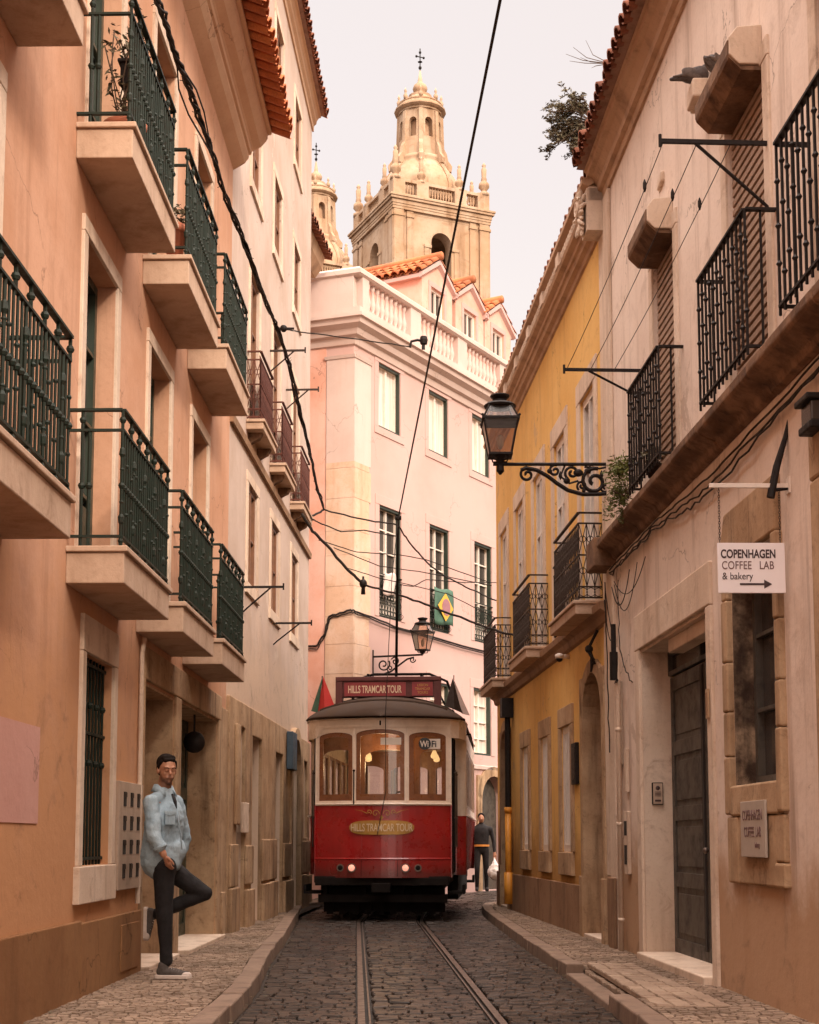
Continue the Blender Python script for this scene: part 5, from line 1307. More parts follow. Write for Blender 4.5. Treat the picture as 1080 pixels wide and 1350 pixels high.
setts(m, 6.0, 30.0, lambda Y: rc_x(Y) + GA + 0.055, lambda Y: xat(RK, Y) - 0.02, 0.10, 0.13, 0.0, 0.007, 0.012)
setts(m, 30.0, 42.0, lambda Y: -2.0 if Y < 31 else 0.2, lambda Y: 7.0 if Y > 33 else 4.0, 0.12, 0.18, 0.0, 0.006, 0.012)
tag(m.build('cobbled_road', 'cobble', fix=False), kind='structure')
# rails
for s_, lab in ((-1, 'worn steel tram rail running under the left headlight'), (1, 'worn steel tram rail running under the right headlight')):
    pr = []
    for i in range(0, 80):
        Y = 5.0 + i * 0.4; c_ = rc_x(Y) + s_ * GA; pr.append((c_, Y))
    m = MB(); gv = MB()
    for (p, q) in zip(pr, pr[1:]):
        for (a, c, z0_) in ((-0.045, 0.006, 0.010), (0.032, 0.046, 0.006)):
            a2, c2_ = (a, c) if s_ < 0 else (-c, -a)
            m.add([(p[0] + a2, p[1], z0_), (p[0] + c2_, p[1], z0_), (q[0] + c2_, q[1], z0_), (q[0] + a2, q[1], z0_), (p[0] + a2, p[1], -0.03), (p[0] + c2_, p[1], -0.03), (q[0] + c2_, q[1], -0.03), (q[0] + a2, q[1], -0.03)], [(0,1,2,3),(0,4,5,1),(1,5,6,2),(3,2,6,7),(0,3,7,4)])
        gv.add([(p[0] - 0.062, p[1], -0.014), (p[0] + 0.062, p[1], -0.014), (q[0] + 0.062, q[1], -0.014), (q[0] - 0.062, q[1], -0.014)], [(0, 1, 2, 3)])
    lab = 'grooved steel tram rail, the nearer straight one on the white building side' if s_ < 0 else 'grooved steel tram rail closest to the yellow townhouse'
    lab = 'grooved steel rail in the cobbles on the side of the leaning man' if s_ < 0 else 'grooved steel rail in the cobbles on the side of the grey door'
    o = m.build('tram_rail', 'steel', fix=False); tag(o, lab, 'rail', 'tram rails in the street')
    gv.build('rail_groove', 'railgroove', o, fix=False)
# pavements
def side(poly, wall, name, sgn, Y0, Y1, dip=None):
    top = 0.10; m = MB(); base = MB(); kb = MB(); kw = 0.17
    def zt(x, Y):
        if dip and dip[0] < Y < dip[1]:
            e_ = abs(x - xat(poly, Y)); f_ = min(1, max(0, e_ - 0.1) / 0.25); k = min(1, (Y - dip[0]) / 0.3, (dip[1] - Y) / 0.3); return top - (1 - f_) * k * 0.075
        return top
    if sgn < 0: setts(m, Y0, Y1, lambda Y: wall(Y) - 0.02, lambda Y: xat(poly, Y) - kw, 0.062, 0.075, top, 0.004, 0.008, zt)
    else: setts(m, Y0, Y1, lambda Y: xat(poly, Y) + kw, lambda Y: wall(Y) + 0.02, 0.062, 0.075, top, 0.004, 0.008, zt)
    o = m.build(name, 'calcada', fix=False); tag(o, kind='structure')
    Y = Y0
    ys = [Y0 + (Y1 - Y0) * i / 60 for i in range(61)]
    for (p, q) in zip(ys, ys[1:]):
        base.add([(wall(p) - 0.3 * -sgn * -1, p, top - 0.05 if not dip or not (dip[0] < p < dip[1]) else top - 0.10), (xat(poly, p) + sgn * 0.02, p, top - 0.05 if not dip or not (dip[0] < p < dip[1]) else top - 0.115), (xat(poly, q) + sgn * 0.02, q, top - 0.05 if not dip or not (dip[0] < q < dip[1]) else top - 0.115), (wall(q) - 0.3 * -sgn * -1, q, top - 0.05 if not dip or not (dip[0] < q < dip[1]) else top - 0.10)], [(0, 1, 2, 3)])
    base.build('pavement_bed', 'mortar', o, fix=False)
    Y = Y0
    while Y < Y1 - 0.1:
        Y2 = min(Y1, Y + random.uniform(0.45, 0.95)); yy = Y + 0.008; y2_ = Y2 - 0.008; o_ = random.uniform(-.008, .008); dzz = random.uniform(-.004, .006)
        indip = dip and dip[0] < (Y + Y2) / 2 < dip[1]
        zk = 0.028 if indip else top + 0.006 + dzz
        xa, xb = xat(poly, yy) + o_, xat(poly, y2_) + o_
        kb.add([(xa, yy, -0.04), (xa + sgn * kw, yy, -0.04), (xb + sgn * kw, y2_, -0.04), (xb, y2_, -0.04), (xa + sgn * 0.008, yy, zk), (xa + sgn * kw, yy, zk + 0.0), (xb + sgn * kw, y2_, zk), (xb + sgn * 0.008, y2_, zk)],
               [(0,3,2,1),(4,5,6,7),(0,1,5,4),(1,2,6,5),(2,3,7,6),(3,0,4,7)])
        Y = Y2
    ko = kb.build('kerb', 'kerb', None, bevel=0.012); tag(ko, kind='structure')
side(LK, lwall, 'pavement', -1, 6.0, 30.0)
side(RK, lambda Y: rwall(Y) if Y < 26.9 else rwall(26.9) + (Y - 26.9) * 1.2, 'pavement', 1, 6.0, 32.0, dip=(11.0, 14.1))
# pale squared setts between the dropped kerb and the grey door
m = MB(); random.seed(2); Y = 10.45
while Y < 13.9:
    d_ = random.uniform(0.17, 0.26); xk = xat(RK, Y) + 0.22
    for x in (xk, xk + 0.13, rwall(Y) - 0.52, rwall(Y) - 0.40): stone_top(m, [(x + 0.004, Y + 0.004), (x + 0.118, Y + 0.004), (x + 0.118, Y + d_ - .004), (x + 0.004, Y + d_ - .004)], 0.108, random.uniform(-.003, .003), 0.010)
    Y += d_
for Yr in (13.92,):
    x = xat(RK, Yr) + 0.22
    while x < rwall(Yr) - 0.3:
        d_ = random.uniform(0.15, 0.24); stone_top(m, [(x + .004, Yr), (x + d_ - .004, Yr), (x + d_ - .004, Yr + 0.1), (x + .004, Yr + 0.1)], 0.108, random.uniform(-.003, .003), 0.010); x += d_
M['calcada2'] = island('pale_limestone_sett', (0.30, 0.215, 0.155), (0.42, 0.31, 0.225), (0.2, 0.13, 0.09), 0.75)
tag(m.build('pavement_edging', 'calcada2', fix=False), kind='structure')
# litter of dry leaves and bits along the kerb and wall
m = MB(); random.seed(31)
for i in range(150):
    Y = random.uniform(8.5, 22)
    if random.random() < 0.5: x = xat(LK, Y) + random.uniform(0, 0.12) ** 1; z = 0.02
    elif random.random() < 0.5: x = lwall(Y) + random.uniform(0.02, 0.2); z = 0.115
    else: x = xat(RK, Y) - random.uniform(0, 0.12); z = 0.02
    a = random.uniform(0, 6.28); s_ = random.uniform(0.008, 0.022)
    m.add([(x + s_ * math.cos(a + q * 1.57), Y + s_ * (0.6 if q % 2 else 1) * math.sin(a + q * 1.57), z + random.uniform(0, .006)) for q in range(4)], [(0, 1, 2, 3)])
tag(m.build('leaf_litter', 'leaf', fix=False), 'scattered dry leaves and grit along kerbs and walls', 'litter', kind='stuff')
# ================================================================== TRAM
def redpaint():
    m, n, l, b = nodes('tram_red_enamel'); setp(b, (0.33, 0.013, 0.013), 0.3, spec=0.6)
    v = n.new('ShaderNodeTexCoord').outputs['Object']
    c = mix(n, l, remap(n, l, noise(n, l, v, 2.2, 5, 0.6), 0.35, 0.7), (0.37, 0.014, 0.015), (0.27, 0.011, 0.012))
    c = mix(n, l, remap(n, l, noise(n, l, v, 7, 6, 0.75), 0.56, 0.8, 0, 0.5), c, (0.10, 0.02, 0.015))
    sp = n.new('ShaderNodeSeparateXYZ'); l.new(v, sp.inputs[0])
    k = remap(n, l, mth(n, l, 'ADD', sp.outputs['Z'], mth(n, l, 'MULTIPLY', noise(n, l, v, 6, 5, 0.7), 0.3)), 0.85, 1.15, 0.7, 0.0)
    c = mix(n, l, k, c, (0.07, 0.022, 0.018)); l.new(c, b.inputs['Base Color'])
    l.new(remap(n, l, noise(n, l, v, 5, 4, 0.6), 0.3, 0.8, 0.22, 0.5), b.inputs['Roughness'])
    b.inputs['Coat Weight'].default_value = 0.4; b.inputs['Coat Roughness'].default_value = 0.12
    bump(n, l, b, noise(n, l, v, 1.6, 3, 0.5), 0.12, 0.01); return m
M['red'] = redpaint()
M['cream'] = paint('tram_cream_enamel', (0.82, 0.68, 0.56), 0.35, 0.18, scale=4, dark=(0.36, 0.25, 0.17))
M['varnish'] = paint('varnished_wood', (0.24, 0.095, 0.042), 0.35, 0.4, scale=7, dark=(0.12, 0.04, 0.018))
M['canvas'] = paint('tram_roof_canvas', (0.045, 0.024, 0.014), 0.95, 0.4, scale=3, bmp=0.3, dark=(0.065, 0.034, 0.016))
M['under'] = paint('grimy_undercarriage', (0.011, 0.008, 0.007), 0.85, 0.4, scale=8); M['under'].node_tree.nodes['Principled BSDF'].inputs['Specular IOR Level'].default_value = 0.15
M['gold'] = paint('gold_leaf_paint', (0.50, 0.27, 0.06), 0.4, 0.35, metal=0.3, scale=10)
M['letter'] = paint('ivory_lettering', (0.74, 0.58, 0.40), 0.5, 0.1)
M['signred'] = paint('red_sign_panel', (0.27, 0.026, 0.032), 0.45, 0.15, scale=4)
M['signbox'] = paint('dark_red_sign_box', (0.10, 0.018, 0.016), 0.5, 0.3, scale=5)
M['warmlamp'] = emit('warm_saloon_lamp', (1.0, 0.62, 0.26), 0.7)
M['headlamp'] = emit('warm_headlamp', (1.0, 0.42, 0.30), 0.55)
M['flagred'] = paint('red_flag_cloth', (0.50, 0.035, 0.03), 0.85, 0.1)
T0 = (-0.43, 22.8)
TR = empty('vintage_tram', (T0[0], T0[1], 0.0), R(-3.8), 'red and cream vintage tram with a tour sign on its roof coming down the rails', 'tram')
TLEN = 7.9; VW = 1.05; BW = 1.27
bow = lambda x: 0.30 * (x / VW) ** 2
def shell(side):
    """one end platform; side 0 front, 1 rear"""
    fy = (lambda y: y) if side == 0 else (lambda y: TLEN - y)
    fn = lambda u, y, z: (u, fy(bow(u) + y), z)
    wins_ = [(-1.0, -0.46, 1.86, 2.92, 0.07), (-0.40, 0.35, 1.86, 2.96, 0.08), (0.42, 0.98, 1.86, 2.92, 0.07)]
    m = MB(); wallgrid(m, -VW, VW, 1.79, 3.12, wins_, 0.06, fn, 0.105)
    m.box(-VW - 0.015, -VW + 0.07, min(fy(0.30), fy(0.38)), max(fy(0.30), fy(0.38)), 1.79, 3.1); m.box(VW - 0.07, VW + 0.015, min(fy(0.30), fy(0.38)), max(fy(0.30), fy(0.38)), 1.79, 3.1)
    up_ = m.build('upper_panel', 'cream', TR)
    k = MB()      # thin mouldings on the cream
    for z in (3.02,): 
        k.tube([fn(VW * (i / 10 - 1), -0.012, z) for i in range(21)], 0.010, 5)
    for x in (-0.43, 0.385): k.box(x - 0.012, x + 0.012, min(fy(bow(x) - 0.015), fy(bow(x) + 0.02)), max(fy(bow(x) - 0.015), fy(bow(x) + 0.02)), 1.84, 2.98)
    k.build('moulding', 'cream', up_)
    fl_ = lambda u, y, z: (u * (1 + 0.0), fy(bow(u) + y - (0.03 if z < 0.97 else 0.0)), z)
    m = MB(); wallgrid(m, -VW - 0.01, VW + 0.01, 0.97, 1.80, [], 0.05, lambda u, y, z: (u, fy(bow(u) + y - 0.012), z), 0.105); wallgrid(m, -VW - 0.012, VW + 0.012, 0.68, 0.96, [], 0.05, lambda u, y, z: (u, fy(bow(u) + y - 0.04), z), 0.105)
    for zz in (0.96, 0.97):
        pass
    m.tube([(x * VW / 10 * 1.0, fy(bow(x * VW / 10) - 0.03), 0.965) for x in range(-10, 11)], 0.022, 6)
    for x in (-0.31, 0.25): m.tube([(x, fy(bow(x) - 0.02), 1.0), (x, fy(bow(x) - 0.02), 1.55)], 0.006, 4)
    for x in (-1.062, 1.062): m.box(x - 0.008, x + 0.008, min(fy(0.26), fy(0.42)), max(fy(0.26), fy(0.42)), 0.68, 1.79)
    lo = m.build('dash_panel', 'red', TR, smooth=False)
    m = MB(); m.tube([(x * VW / 10, fy(bow(x * VW / 10) - 0.02), 1.805) for x in range(-10, 11)], 0.022, 6); m.build('waist_rail', 'cream', TR)
    for h in wins_:
        m = MB(); a, b_, c, d, rs = h; n_ = 6
        # wooden sash following the bow
        fnw = lambda u, y, z: (u, fy(bow(u) + y), z)
        for i in range(n_):
            x0, x1 = a + (b_ - a) * i / n_, a + (b_ - a) * (i + 1) / n_
            za = 0.10
            for (q0, q1) in ((c, c + za),):
                m.add([fnw(x0, .02, q0), fnw(x1, .02, q0), fnw(x1, .02, q1), fnw(x0, .02, q1), fnw(x0, .06, q1), fnw(x1, .06, q1)], [(0, 1, 2, 3), (3, 2, 5, 4)])
        ring(m, a, b_, c, d, 0.065, 0.02, 0.06, rs, fnw)
        w_ = m.build('window', 'varnish', TR)
        p = MB()
        for i in range(n_):
            x0, x1 = a + (b_ - a) * i / n_, a + (b_ - a) * (i + 1) / n_
            p.add([fnw(x0, .045, c + 0.04), fnw(x1, .045, c + 0.04), fnw(x1, .045, d - 0.03), fnw(x0, .045, d - 0.03)], [(0, 1, 2, 3)])
        p.build('pane', 'clear', w_)
    for sx in (-1, 1):        # step well and folding door beside the platform
        m = MB(); xo = sx * 1.07
        m.box(xo - 0.02, xo + 0.02, min(fy(0.42), fy(1.15)), max(fy(0.42), fy(1.15)), 0.75, 0.80)
        for yy in (0.42, 0.78, 1.13): m.box(xo - 0.025, xo + 0.025, fy(yy) - 0.03, fy(yy) + 0.03, 0.8, 2.86)
        for z_ in (0.80, 1.62, 2.80): m.box(xo - 0.02, xo + 0.02, min(fy(0.42), fy(1.13)), max(fy(0.42), fy(1.13)), z_, z_ + 0.07)
        do = m.build('door', 'under', TR); MB().box(xo - 0.006, xo + 0.006, min(fy(0.42), fy(1.13)), max(fy(0.42), fy(1.13)), 0.82, 2.82).build('pane', 'clear', do)
        m = MB(); 
        for yy in (0.44, 1.11): m = MB(); m.tube([(sx * 1.12, fy(yy), 1.15), (sx * 1.12, fy(yy), 2.35)], 0.012, 6); m.ball((sx * 1.12, fy(yy), 1.6), 0.02); m.ball((sx * 1.12, fy(yy), 2.3), 0.02); m.build('grab_rail', 'steel', TR)
        m = MB(); m.box(sx * 1.0, sx * 1.26, min(fy(0.45), fy(1.1)), max(fy(0.45), fy(1.1)), 0.42, 0.46); m.box(sx * 1.22, sx * 1.26, min(fy(0.45), fy(1.1)), max(fy(0.45), fy(1.1)), 0.46, 0.56); m.build('step', 'under', TR)
        # shoulder of the wider saloon
        def sh_(z0_, z1_, mt_, nm_):
            q = MB(); 
            for i in range(6):
                a_, c_ = i / 6 * math.pi / 2, (i + 1) / 6 * math.pi / 2
                P = lambda t: (sx * (1.06 + (BW - 1.06) * math.sin(t)), fy(1.16 + 0.14 * (1 - math.cos(t))))
                (xa, ya), (xb, yb) = P(a_), P(c_); q.add([(xa, ya, z0_), (xb, yb, z0_), (xb, yb, z1_), (xa, ya, z1_)], [(0, 1, 2, 3)])
            return q.build(nm_, mt_, TR, smooth=True)
        sh_(0.70, 1.64, 'red', 'shoulder_panel'); sh_(1.64, 2.88, 'cream', 'shoulder_panel')
    # fascia under the roof, widening to the saloon
    pts = [(x * VW / 10, bow(x * VW / 10) - 0.01) for x in range(-10, 11)]
    pts = [(-BW, 1.45), (-BW, 1.1), (-BW + 0.03, 0.75), (-BW + 0.09, 0.5)] + pts + [(BW - 0.09, 0.5), (BW - 0.03, 0.75), (BW, 1.1), (BW, 1.45)]
    m = MB()
    for (p, q) in zip(pts, pts[1:]): m.add([(p[0], fy(p[1] - 0.01), 2.99 if abs(p[0]) < 1.05 else 2.84), (q[0], fy(q[1] - 0.01), 2.99 if abs(q[0]) < 1.05 else 2.84), (q[0], fy(q[1] - 0.01), 3.16), (p[0], fy(p[1] - 0.01), 3.16)], [(0, 1, 2, 3)])
    m.tube([(p[0] * 1.01, fy(p[1] - 0.03), 3.125) for p in pts], 0.014, 5)
    m.build('fascia', 'cream', TR, smooth=False)
    m = MB(); m.tube([(p[0] * 1.012, fy(p[1] - 0.05), 3.155) for p in pts[2:-2]], 0.022, 5); m.build('rain_gutter', 'under', TR)
shell(0); shell(1)
# saloon sides
swin = [(1.5 + i * 0.93, 1.5 + i * 0.93 + 0.80, 1.78, 2.74) for i in range(6)]
tum = lambda z: -0.09 * max(0.0, 1.64 - z)
for sx in (-1, 1):
    fn = lambda u, y, z: (sx * (BW - y + tum(z)), u, z)
    m = MB(); wallgrid(m, 1.3, TLEN - 1.3, 1.64, 3.0, swin, 0.06, fn); m.build('side_panel', 'cream', TR)
    m = MB(); wallgrid(m, 1.3, TLEN - 1.3, 0.70, 1.64, [(1.3, 1.3001, 0.9, 0.9001), (1.3, 1.3001, 1.2, 1.2001)], 0.0, fn)
    for i in range(19):
        y = 1.3 + i * 0.315; m.tube([fn(y, -0.006, 0.72), fn(y, -0.006, 1.62)], 0.012, 4)
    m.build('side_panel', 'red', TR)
    for h in swin:
        w_ = ring(MB(), *h, 0.05, 0.01, 0.05, 0, fn).build('window', 'varnish', TR); p = MB(); p.add([fn(h[0], .03, h[2]), fn(h[1], .03, h[2]), fn(h[1], .03, h[3]), fn(h[0], .03, h[3])], [(0, 1, 2, 3)]); p.build('pane', 'clear', w_)
    MB().tube([fn(1.25, -0.03, 1.64), fn(TLEN - 1.25, -0.03, 1.64)], 0.018, 6).build('rub_rail', 'cream', TR)
# floor, ceiling, bulkheads, seats
MB().box(-1.02, 1.02, 0.32, TLEN - 0.32, 0.78, 0.84).box(-1.15, 1.15, 1.2, TLEN - 1.2, 0.70, 0.80).build('floor', 'varnish', TR)
MB().box(-1.02, 1.02, 0.34, TLEN - 0.34, 3.03, 3.06).box(-1.2, 1.2, 1.2, TLEN - 1.2, 3.0, 3.028).build('ceiling', 'cream', TR)
for y in (1.28, TLEN - 1.34):
    m = MB(); wallgrid(m, -1.18, 1.18, 0.84, 3.0, [(-1.05, -0.52, 1.7, 2.72, 0.1), (-0.38, 0.38, 0.9, 2.72, 0.12), (0.52, 1.05, 1.7, 2.72, 0.1)], 0.06, lambda u, yy, z: (u, y + yy, z))
    wallgrid(m, -1.18, 1.18, 0.84, 3.0, [(-1.05, -0.52, 1.7, 2.72, 0.1), (-0.38, 0.38, 0.9, 2.72, 0.12), (0.52, 1.05, 1.7, 2.72, 0.1)], 0.0, lambda u, yy, z: (u, y + 0.06 + yy, z))
    m.build('bulkhead', 'varnish', TR)
for i in range(5):
    for sx in (-1, 1):
        y = 1.9 + i * 0.95; m = MB().box(sx * 0.35, sx * 1.12, y, y + 0.42, 1.15, 1.24).box(sx * 0.35, sx * 1.12, y + 0.42, y + 0.48, 1.2, 1.85).box(sx * 0.38, sx * 0.44, y + 0.05, y + 0.4, 0.84, 1.15); m.build('bench_seat', 'varnish', TR, bevel=0.01)
MB().lathe([(0.14, 0.0), (0.16, 0.5), (0.15, 1.0), (0.19, 1.02), (0.19, 1.08), (0.05, 1.1)], (0.18, 0.55, 0.84), 14).tube([(0.18, 0.55, 1.9), (0.18, 0.55, 2.0), (0.34, 0.5, 2.02)], 0.016).build('controller', 'black_iron', TR, smooth=True)
MB().tube([(0.62, 0.55, 0.84), (0.62, 0.55, 1.95)], 0.02).tube([(0.62 + 0.16 * math.cos(q), 0.55 + 0.16 * math.sin(q), 1.95) for q in [i * math.pi / 6 for i in range(13)]], 0.014).build('handbrake', 'black_iron', TR)
for (x, y, z) in ((-0.36, 1.62, 2.60), (0.72, 1.9, 2.66), (-0.6, 4.2, 2.78), (0.6, 5.2, 2.78)):
    o = MB().lathe([(0.025, 0.08), (0.06, 0.0), (0.055, -0.04), (0.02, -0.06)], (x, y, z), 12).build('saloon_lamp', 'warmlamp', TR, smooth=True); MB().tube([(x, y, z + 0.14), (x, y, 3.0)], 0.012).build('lamp_stem', 'gold', o)
pl = bpy.data.lights.new('saloon_light', 'POINT'); pl.energy = 10; pl.color = (1.0, 0.66, 0.34); pl.shadow_soft_size = 0.15
for (x, y) in ((0, 0.9), (0, 3.0), (0, 5.6)):
    po = bpy.data.objects.new('saloon_light', pl); C.objects.link(po); po.parent = TR; po.location = (x, y, 2.6)
# roof
def roofz(y):
    d = min(y + 0.20, TLEN + 0.20 - y); k = min(1.0, max(0.0, d) / 1.25); return 0.40 * math.sqrt(max(0, 1 - (1 - k) ** 2))
def roofw(y):
    d = min(y + 0.20, TLEN + 0.20 - y); k = min(1.0, max(0.0, d) / 1.05); return (BW + 0.0) * (max(0.0, 1 - (1 - k) ** 2.6)) ** 0.42
m = MB(); NX = 20; ys = [-0.20 + 0.05 * i for i in range(9)] + [0.3 + 0.25 * i for i in range(31)] + [TLEN - 0.3 + 0.1 + 0.05 * i for i in range(9)]
ys = sorted(set(round(y, 3) for y in ys if y <= TLEN + 0.2))
for y in ys:
    for i in range(NX + 1):
        s_ = -1 + 2 * i / NX; s_ = math.sin(s_ * math.pi / 2); m.v.append((roofw(y) * s_, y, 3.15 + roofz(y) * (max(0, 1 - s_ * s_)) ** 0.75))
n_ = NX + 1
for j in range(len(ys) - 1):
    for i in range(NX): m.f.append((j*n_ + i, j*n_ + i + 1, (j+1)*n_ + i + 1, (j+1)*n_ + i))
o = m.build('roof', 'canvas', TR, smooth=True); so = o.modifiers.new('thick', 'SOLIDIFY'); so.thickness = 0.04; so.offset = -1
m = MB()       # rolled seams on the canvas
def rp(x, y): 
    w_ = roofw(y); s_ = max(-1, min(1, x / w_)); return (x, y, 3.155 + roofz(y) * (1 - s_ * s_) ** 0.75)
m.tube([rp(x / 10, 0.12 + 0.28 * (x / 11) ** 2) for x in range(-10, 11)], 0.02, 5); m.tube([rp(x / 10, 0.75) for x in range(-11, 12)], 0.012, 5)
m.build('roof_seam', 'canvas', TR)
# sign box
sx0, sx1 = -0.78, 0.88; z0, z1 = 3.50, 3.83; ysn = 0.62
sg = MB().box(sx0, sx1, ysn, ysn + 0.16, z0 + 0.02, z1).box(sx0 - 0.01, sx1 + 0.01, ysn - 0.04, ysn + 0.18, z1 - 0.055, z1 + 0.01).box(sx0 - 0.01, sx0 + 0.10, ysn - 0.03, ysn + 0.17, z0 - 0.25, z1 - 0.056).box(sx1 - 0.10, sx1 + 0.01, ysn - 0.03, ysn + 0.17, z0 - 0.2, z1 - 0.056).build('roof_sign', 'signbox', TR, bevel=0.006)
MB().box(sx0 + 0.13, 0.33, ysn - 0.014, ysn, z0 + 0.035, z1 - 0.075).box(0.43, sx1 - 0.12, ysn - 0.014, ysn, z0 + 0.035, z1 - 0.075).build('sign_panel', 'signred', sg)
text('lettering', 'HILLS TRAMCAR TOUR', 0.165, Matrix.Translation((-0.165, ysn - 0.016, z0 + 0.085)) @ STAND, 'letter', sg, 0.50, 0.003, 'CENTER', 0.003)
for i, s_ in enumerate(('LISBON', 'TRAMCAR', 'TOURS')): text('lettering', s_, 0.058, Matrix.Translation((0.60, ysn - 0.016, z0 + 0.185 - i * 0.06)) @ STAND, 'gold', sg, 0.9, 0.002)
m = MB(); m.tube([(-0.55, 0.9, 3.5), (-0.40, 0.8, 3.84), (-0.2, 0.8, 3.90), (0.7, 0.8, 3.90), (0.98, 0.8, 3.78), (1.10, 0.85, 3.45)], 0.022, 6); m.tube([(-0.4, 1.8, 3.5), (-0.4, 1.8, 3.9), (0.7, 1.8, 3.9), (0.9, 1.8, 3.5)], 0.02, 6); m.box(-0.3, -0.26, 0.7, 3.2, 3.86, 3.9); m.box(0.55, 0.59, 0.7, 3.2, 3.86, 3.9)
m.build('roof_rack', 'under', TR)
# trolley pole: pivots on the roof, reaches the wire
LT = TR.matrix_basis.copy(); bpy.context.view_layer.update(); Mi = TR.matrix_world.inverted()
top = Mi @ at(525, 683, 23.6); basep = Vector(((Mi @ at(522, 890, 26.2)).x, 3.4, 3.55))
pb_ = MB().tube([basep, top], [0.03, 0.018], 8).build('trolley_pole', 'under', TR, smooth=True)
MB().tube([basep + Vector((0, 0, -.06)), basep + Vector((0, 0, 0.08))], 0.12, 10).tube([basep + Vector((-.12, .3, 0)), basep + Vector((-.02, -.6, 0.1))], 0.03).tube([basep + Vector((.12, .3, 0)), basep + Vector((.02, -.6, 0.1))], 0.03).build('pole_base', 'under', pb_)
m = MB(); m.tube([top + Vector((-.05, 0, 0)), top + Vector((.05, 0, 0))], 0.035, 8); m.ball(top, 0.04); m.build('trolley_head', 'under', pb_)
cd = [top + Vector((0, -0.03, -0.05)), Mi @ at(517, 760, 23.0), Vector((0.08, -0.24, 3.2)), Vector((0.08, -0.16, 2.0)), Vector((-0.06, -0.10, 1.32))]
MB().tube(cd, 0.007, 4).build('trolley_cord', 'cable', pb_)
# front details
m = MB(); NP = 28
for i in range(NP):
    x0_, x1_ = -0.5 + i / NP, -0.5 + (i + 1) / NP; hz = lambda x: 0.108 * (max(0.0, 1 - abs(x / 0.505) ** 5)) ** 0.5
    P_ = lambda x, s_, y_: (x, bow(x) + y_, 1.445 + s_ * hz(x))
    m.add([P_(x0_, -1, -.036), P_(x1_, -1, -.036), P_(x1_, 1, -.036), P_(x0_, 1, -.036), P_(x0_, -1, -.01), P_(x1_, -1, -.01), P_(x1_, 1, -.01), P_(x0_, 1, -.01)], [(0, 1, 2, 3), (0, 4, 5, 1), (3, 2, 6, 7)])
npl = m.build('name_plate', 'gold', TR)
o = text('lettering', 'HILLS TRAMCAR TOUR', 0.165, Matrix.Translation((0.0, -0.044, 1.39)) @ STAND, 'letter', npl, 0.56, 0.003, 'CENTER', 0.0015)
for v_ in o.data.vertices: v_.co.y += bow(v_.co.x)
m = MB()
for sx in (-1, 1):
    X_, Z_ = Vector((sx, 0, 0)), Vector((0, 0, 1))
    m.tube(spiral((0.0 + sx * 0.09, -0.022, 1.66), 0.012, 0.06, 1.1, 2.6, X_, Z_), 0.007, 4)
    m.tube(spiral((sx * 0.19, -0.020, 1.685), 0.01, 0.04, 1.1, 3.6, X_, Z_), 0.006, 4)
    m.tube([(sx * 0.22, -0.018, 1.66), (sx * 0.30, -0.014, 1.70), (sx * 0.42, 0.0, 1.72)], [0.007, 0.006, 0.002], 4)
m.add([(-0.03, -0.024, 1.60), (0.0, -0.024, 1.56), (0.03, -0.024, 1.60), (0, -0.024, 1.64)], [(0, 1, 2, 3)])
m.build('scroll_ornament', 'gold', TR, fix=False)
for (x, nm_, mt_, r_) in ((-0.46, 'headlight', 'headlamp', 0.055), (0.37, 'headlight', 'headlamp', 0.055), (-0.64, 'fog_lamp', 'under', 0.045), (0.56, 'fog_lamp', 'under', 0.045)):
    o = MB().ball((x, bow(x) - 0.055, 0.83), r_, 14, 8, ry=0.45).build(nm_, mt_, TR, smooth=True)
    m = MB().lathe([(r_ * 0.98, 0), (r_ * 1.25, 0.0), (r_ * 1.25, 0.03), (r_ * 0.98, 0.03)], (0, 0, 0), 18); m.xf(Matrix.Translation((x, bow(x) - 0.035, 0.83)) @ Matrix.Rotation(R(90), 4, 'X')); m.build('lamp_rim', 'steel', o)
M['plateblack'] = paint('black_sticker', (0.02, 0.025, 0.03), 0.4, 0.1); M['platewhite'] = paint('white_sticker', (0.75, 0.68, 0.6), 0.5, 0.05)
yb_ = bow(0.72) - 0.012
m = MB().lathe([(0.095, 0), (0.095, 0.006)], (0, 0, 0), 20); m.xf(Matrix.Translation((0.66, bow(0.66) + 0.01, 2.74)) @ Matrix.Rotation(R(90), 4, 'X') ); wf = m.build('wifi_sticker', 'plateblack', TR)
MB().box(0.70, 0.90, yb_ + 0.02, yb_ + 0.03, 2.655, 2.815).build('sticker_panel', 'platewhite', wf, bevel=0.004)
text('lettering', 'Wi', 0.135, Matrix.Translation((0.655, bow(0.66) - 0.003, 2.69)) @ STAND, 'platewhite', wf, 0.78, 0.002, 'CENTER', 0.003); text('lettering', 'Fi', 0.135, Matrix.Translation((0.80, yb_ + 0.017, 2.69)) @ STAND, 'plateblack', wf, 0.9, 0.002, 'CENTER', 0.003)
MB().box(-0.02, 0.30, 0.035, 0.04, 2.72, 2.83).build('destination_card', 'platewhite', TR)
MB().tube([(-0.43, bow(.43) - 0.04, 1.80), (-0.43, bow(.43) - 0.04, 2.30)], 0.01, 5).ball((-0.43, bow(.43) - 0.04, 2.32), 0.02).build('wiper', 'under', TR)
for x in (-0.31, 0.25): MB().tube([(x, bow(x) - 0.044, 0.70), (x, bow(x) - 0.044, 0.94), (x, bow(x) - 0.018, 1.0), (x, bow(x) - 0.018, 1.50)], 0.0045, 4).build('panel_seam', 'under', TR)
m = MB()
for i in range(34): x = -1.0 + i * 2.0 / 33; m.ball((x, bow(x) - 0.042, 0.925), 0.007, 5, 3); m.ball((x, bow(x) - 0.042, 0.71), 0.007, 5, 3); m.ball((x, bow(x) - 0.014, 1.76), 0.006, 5, 3)
m.build('rivet', 'red', TR)
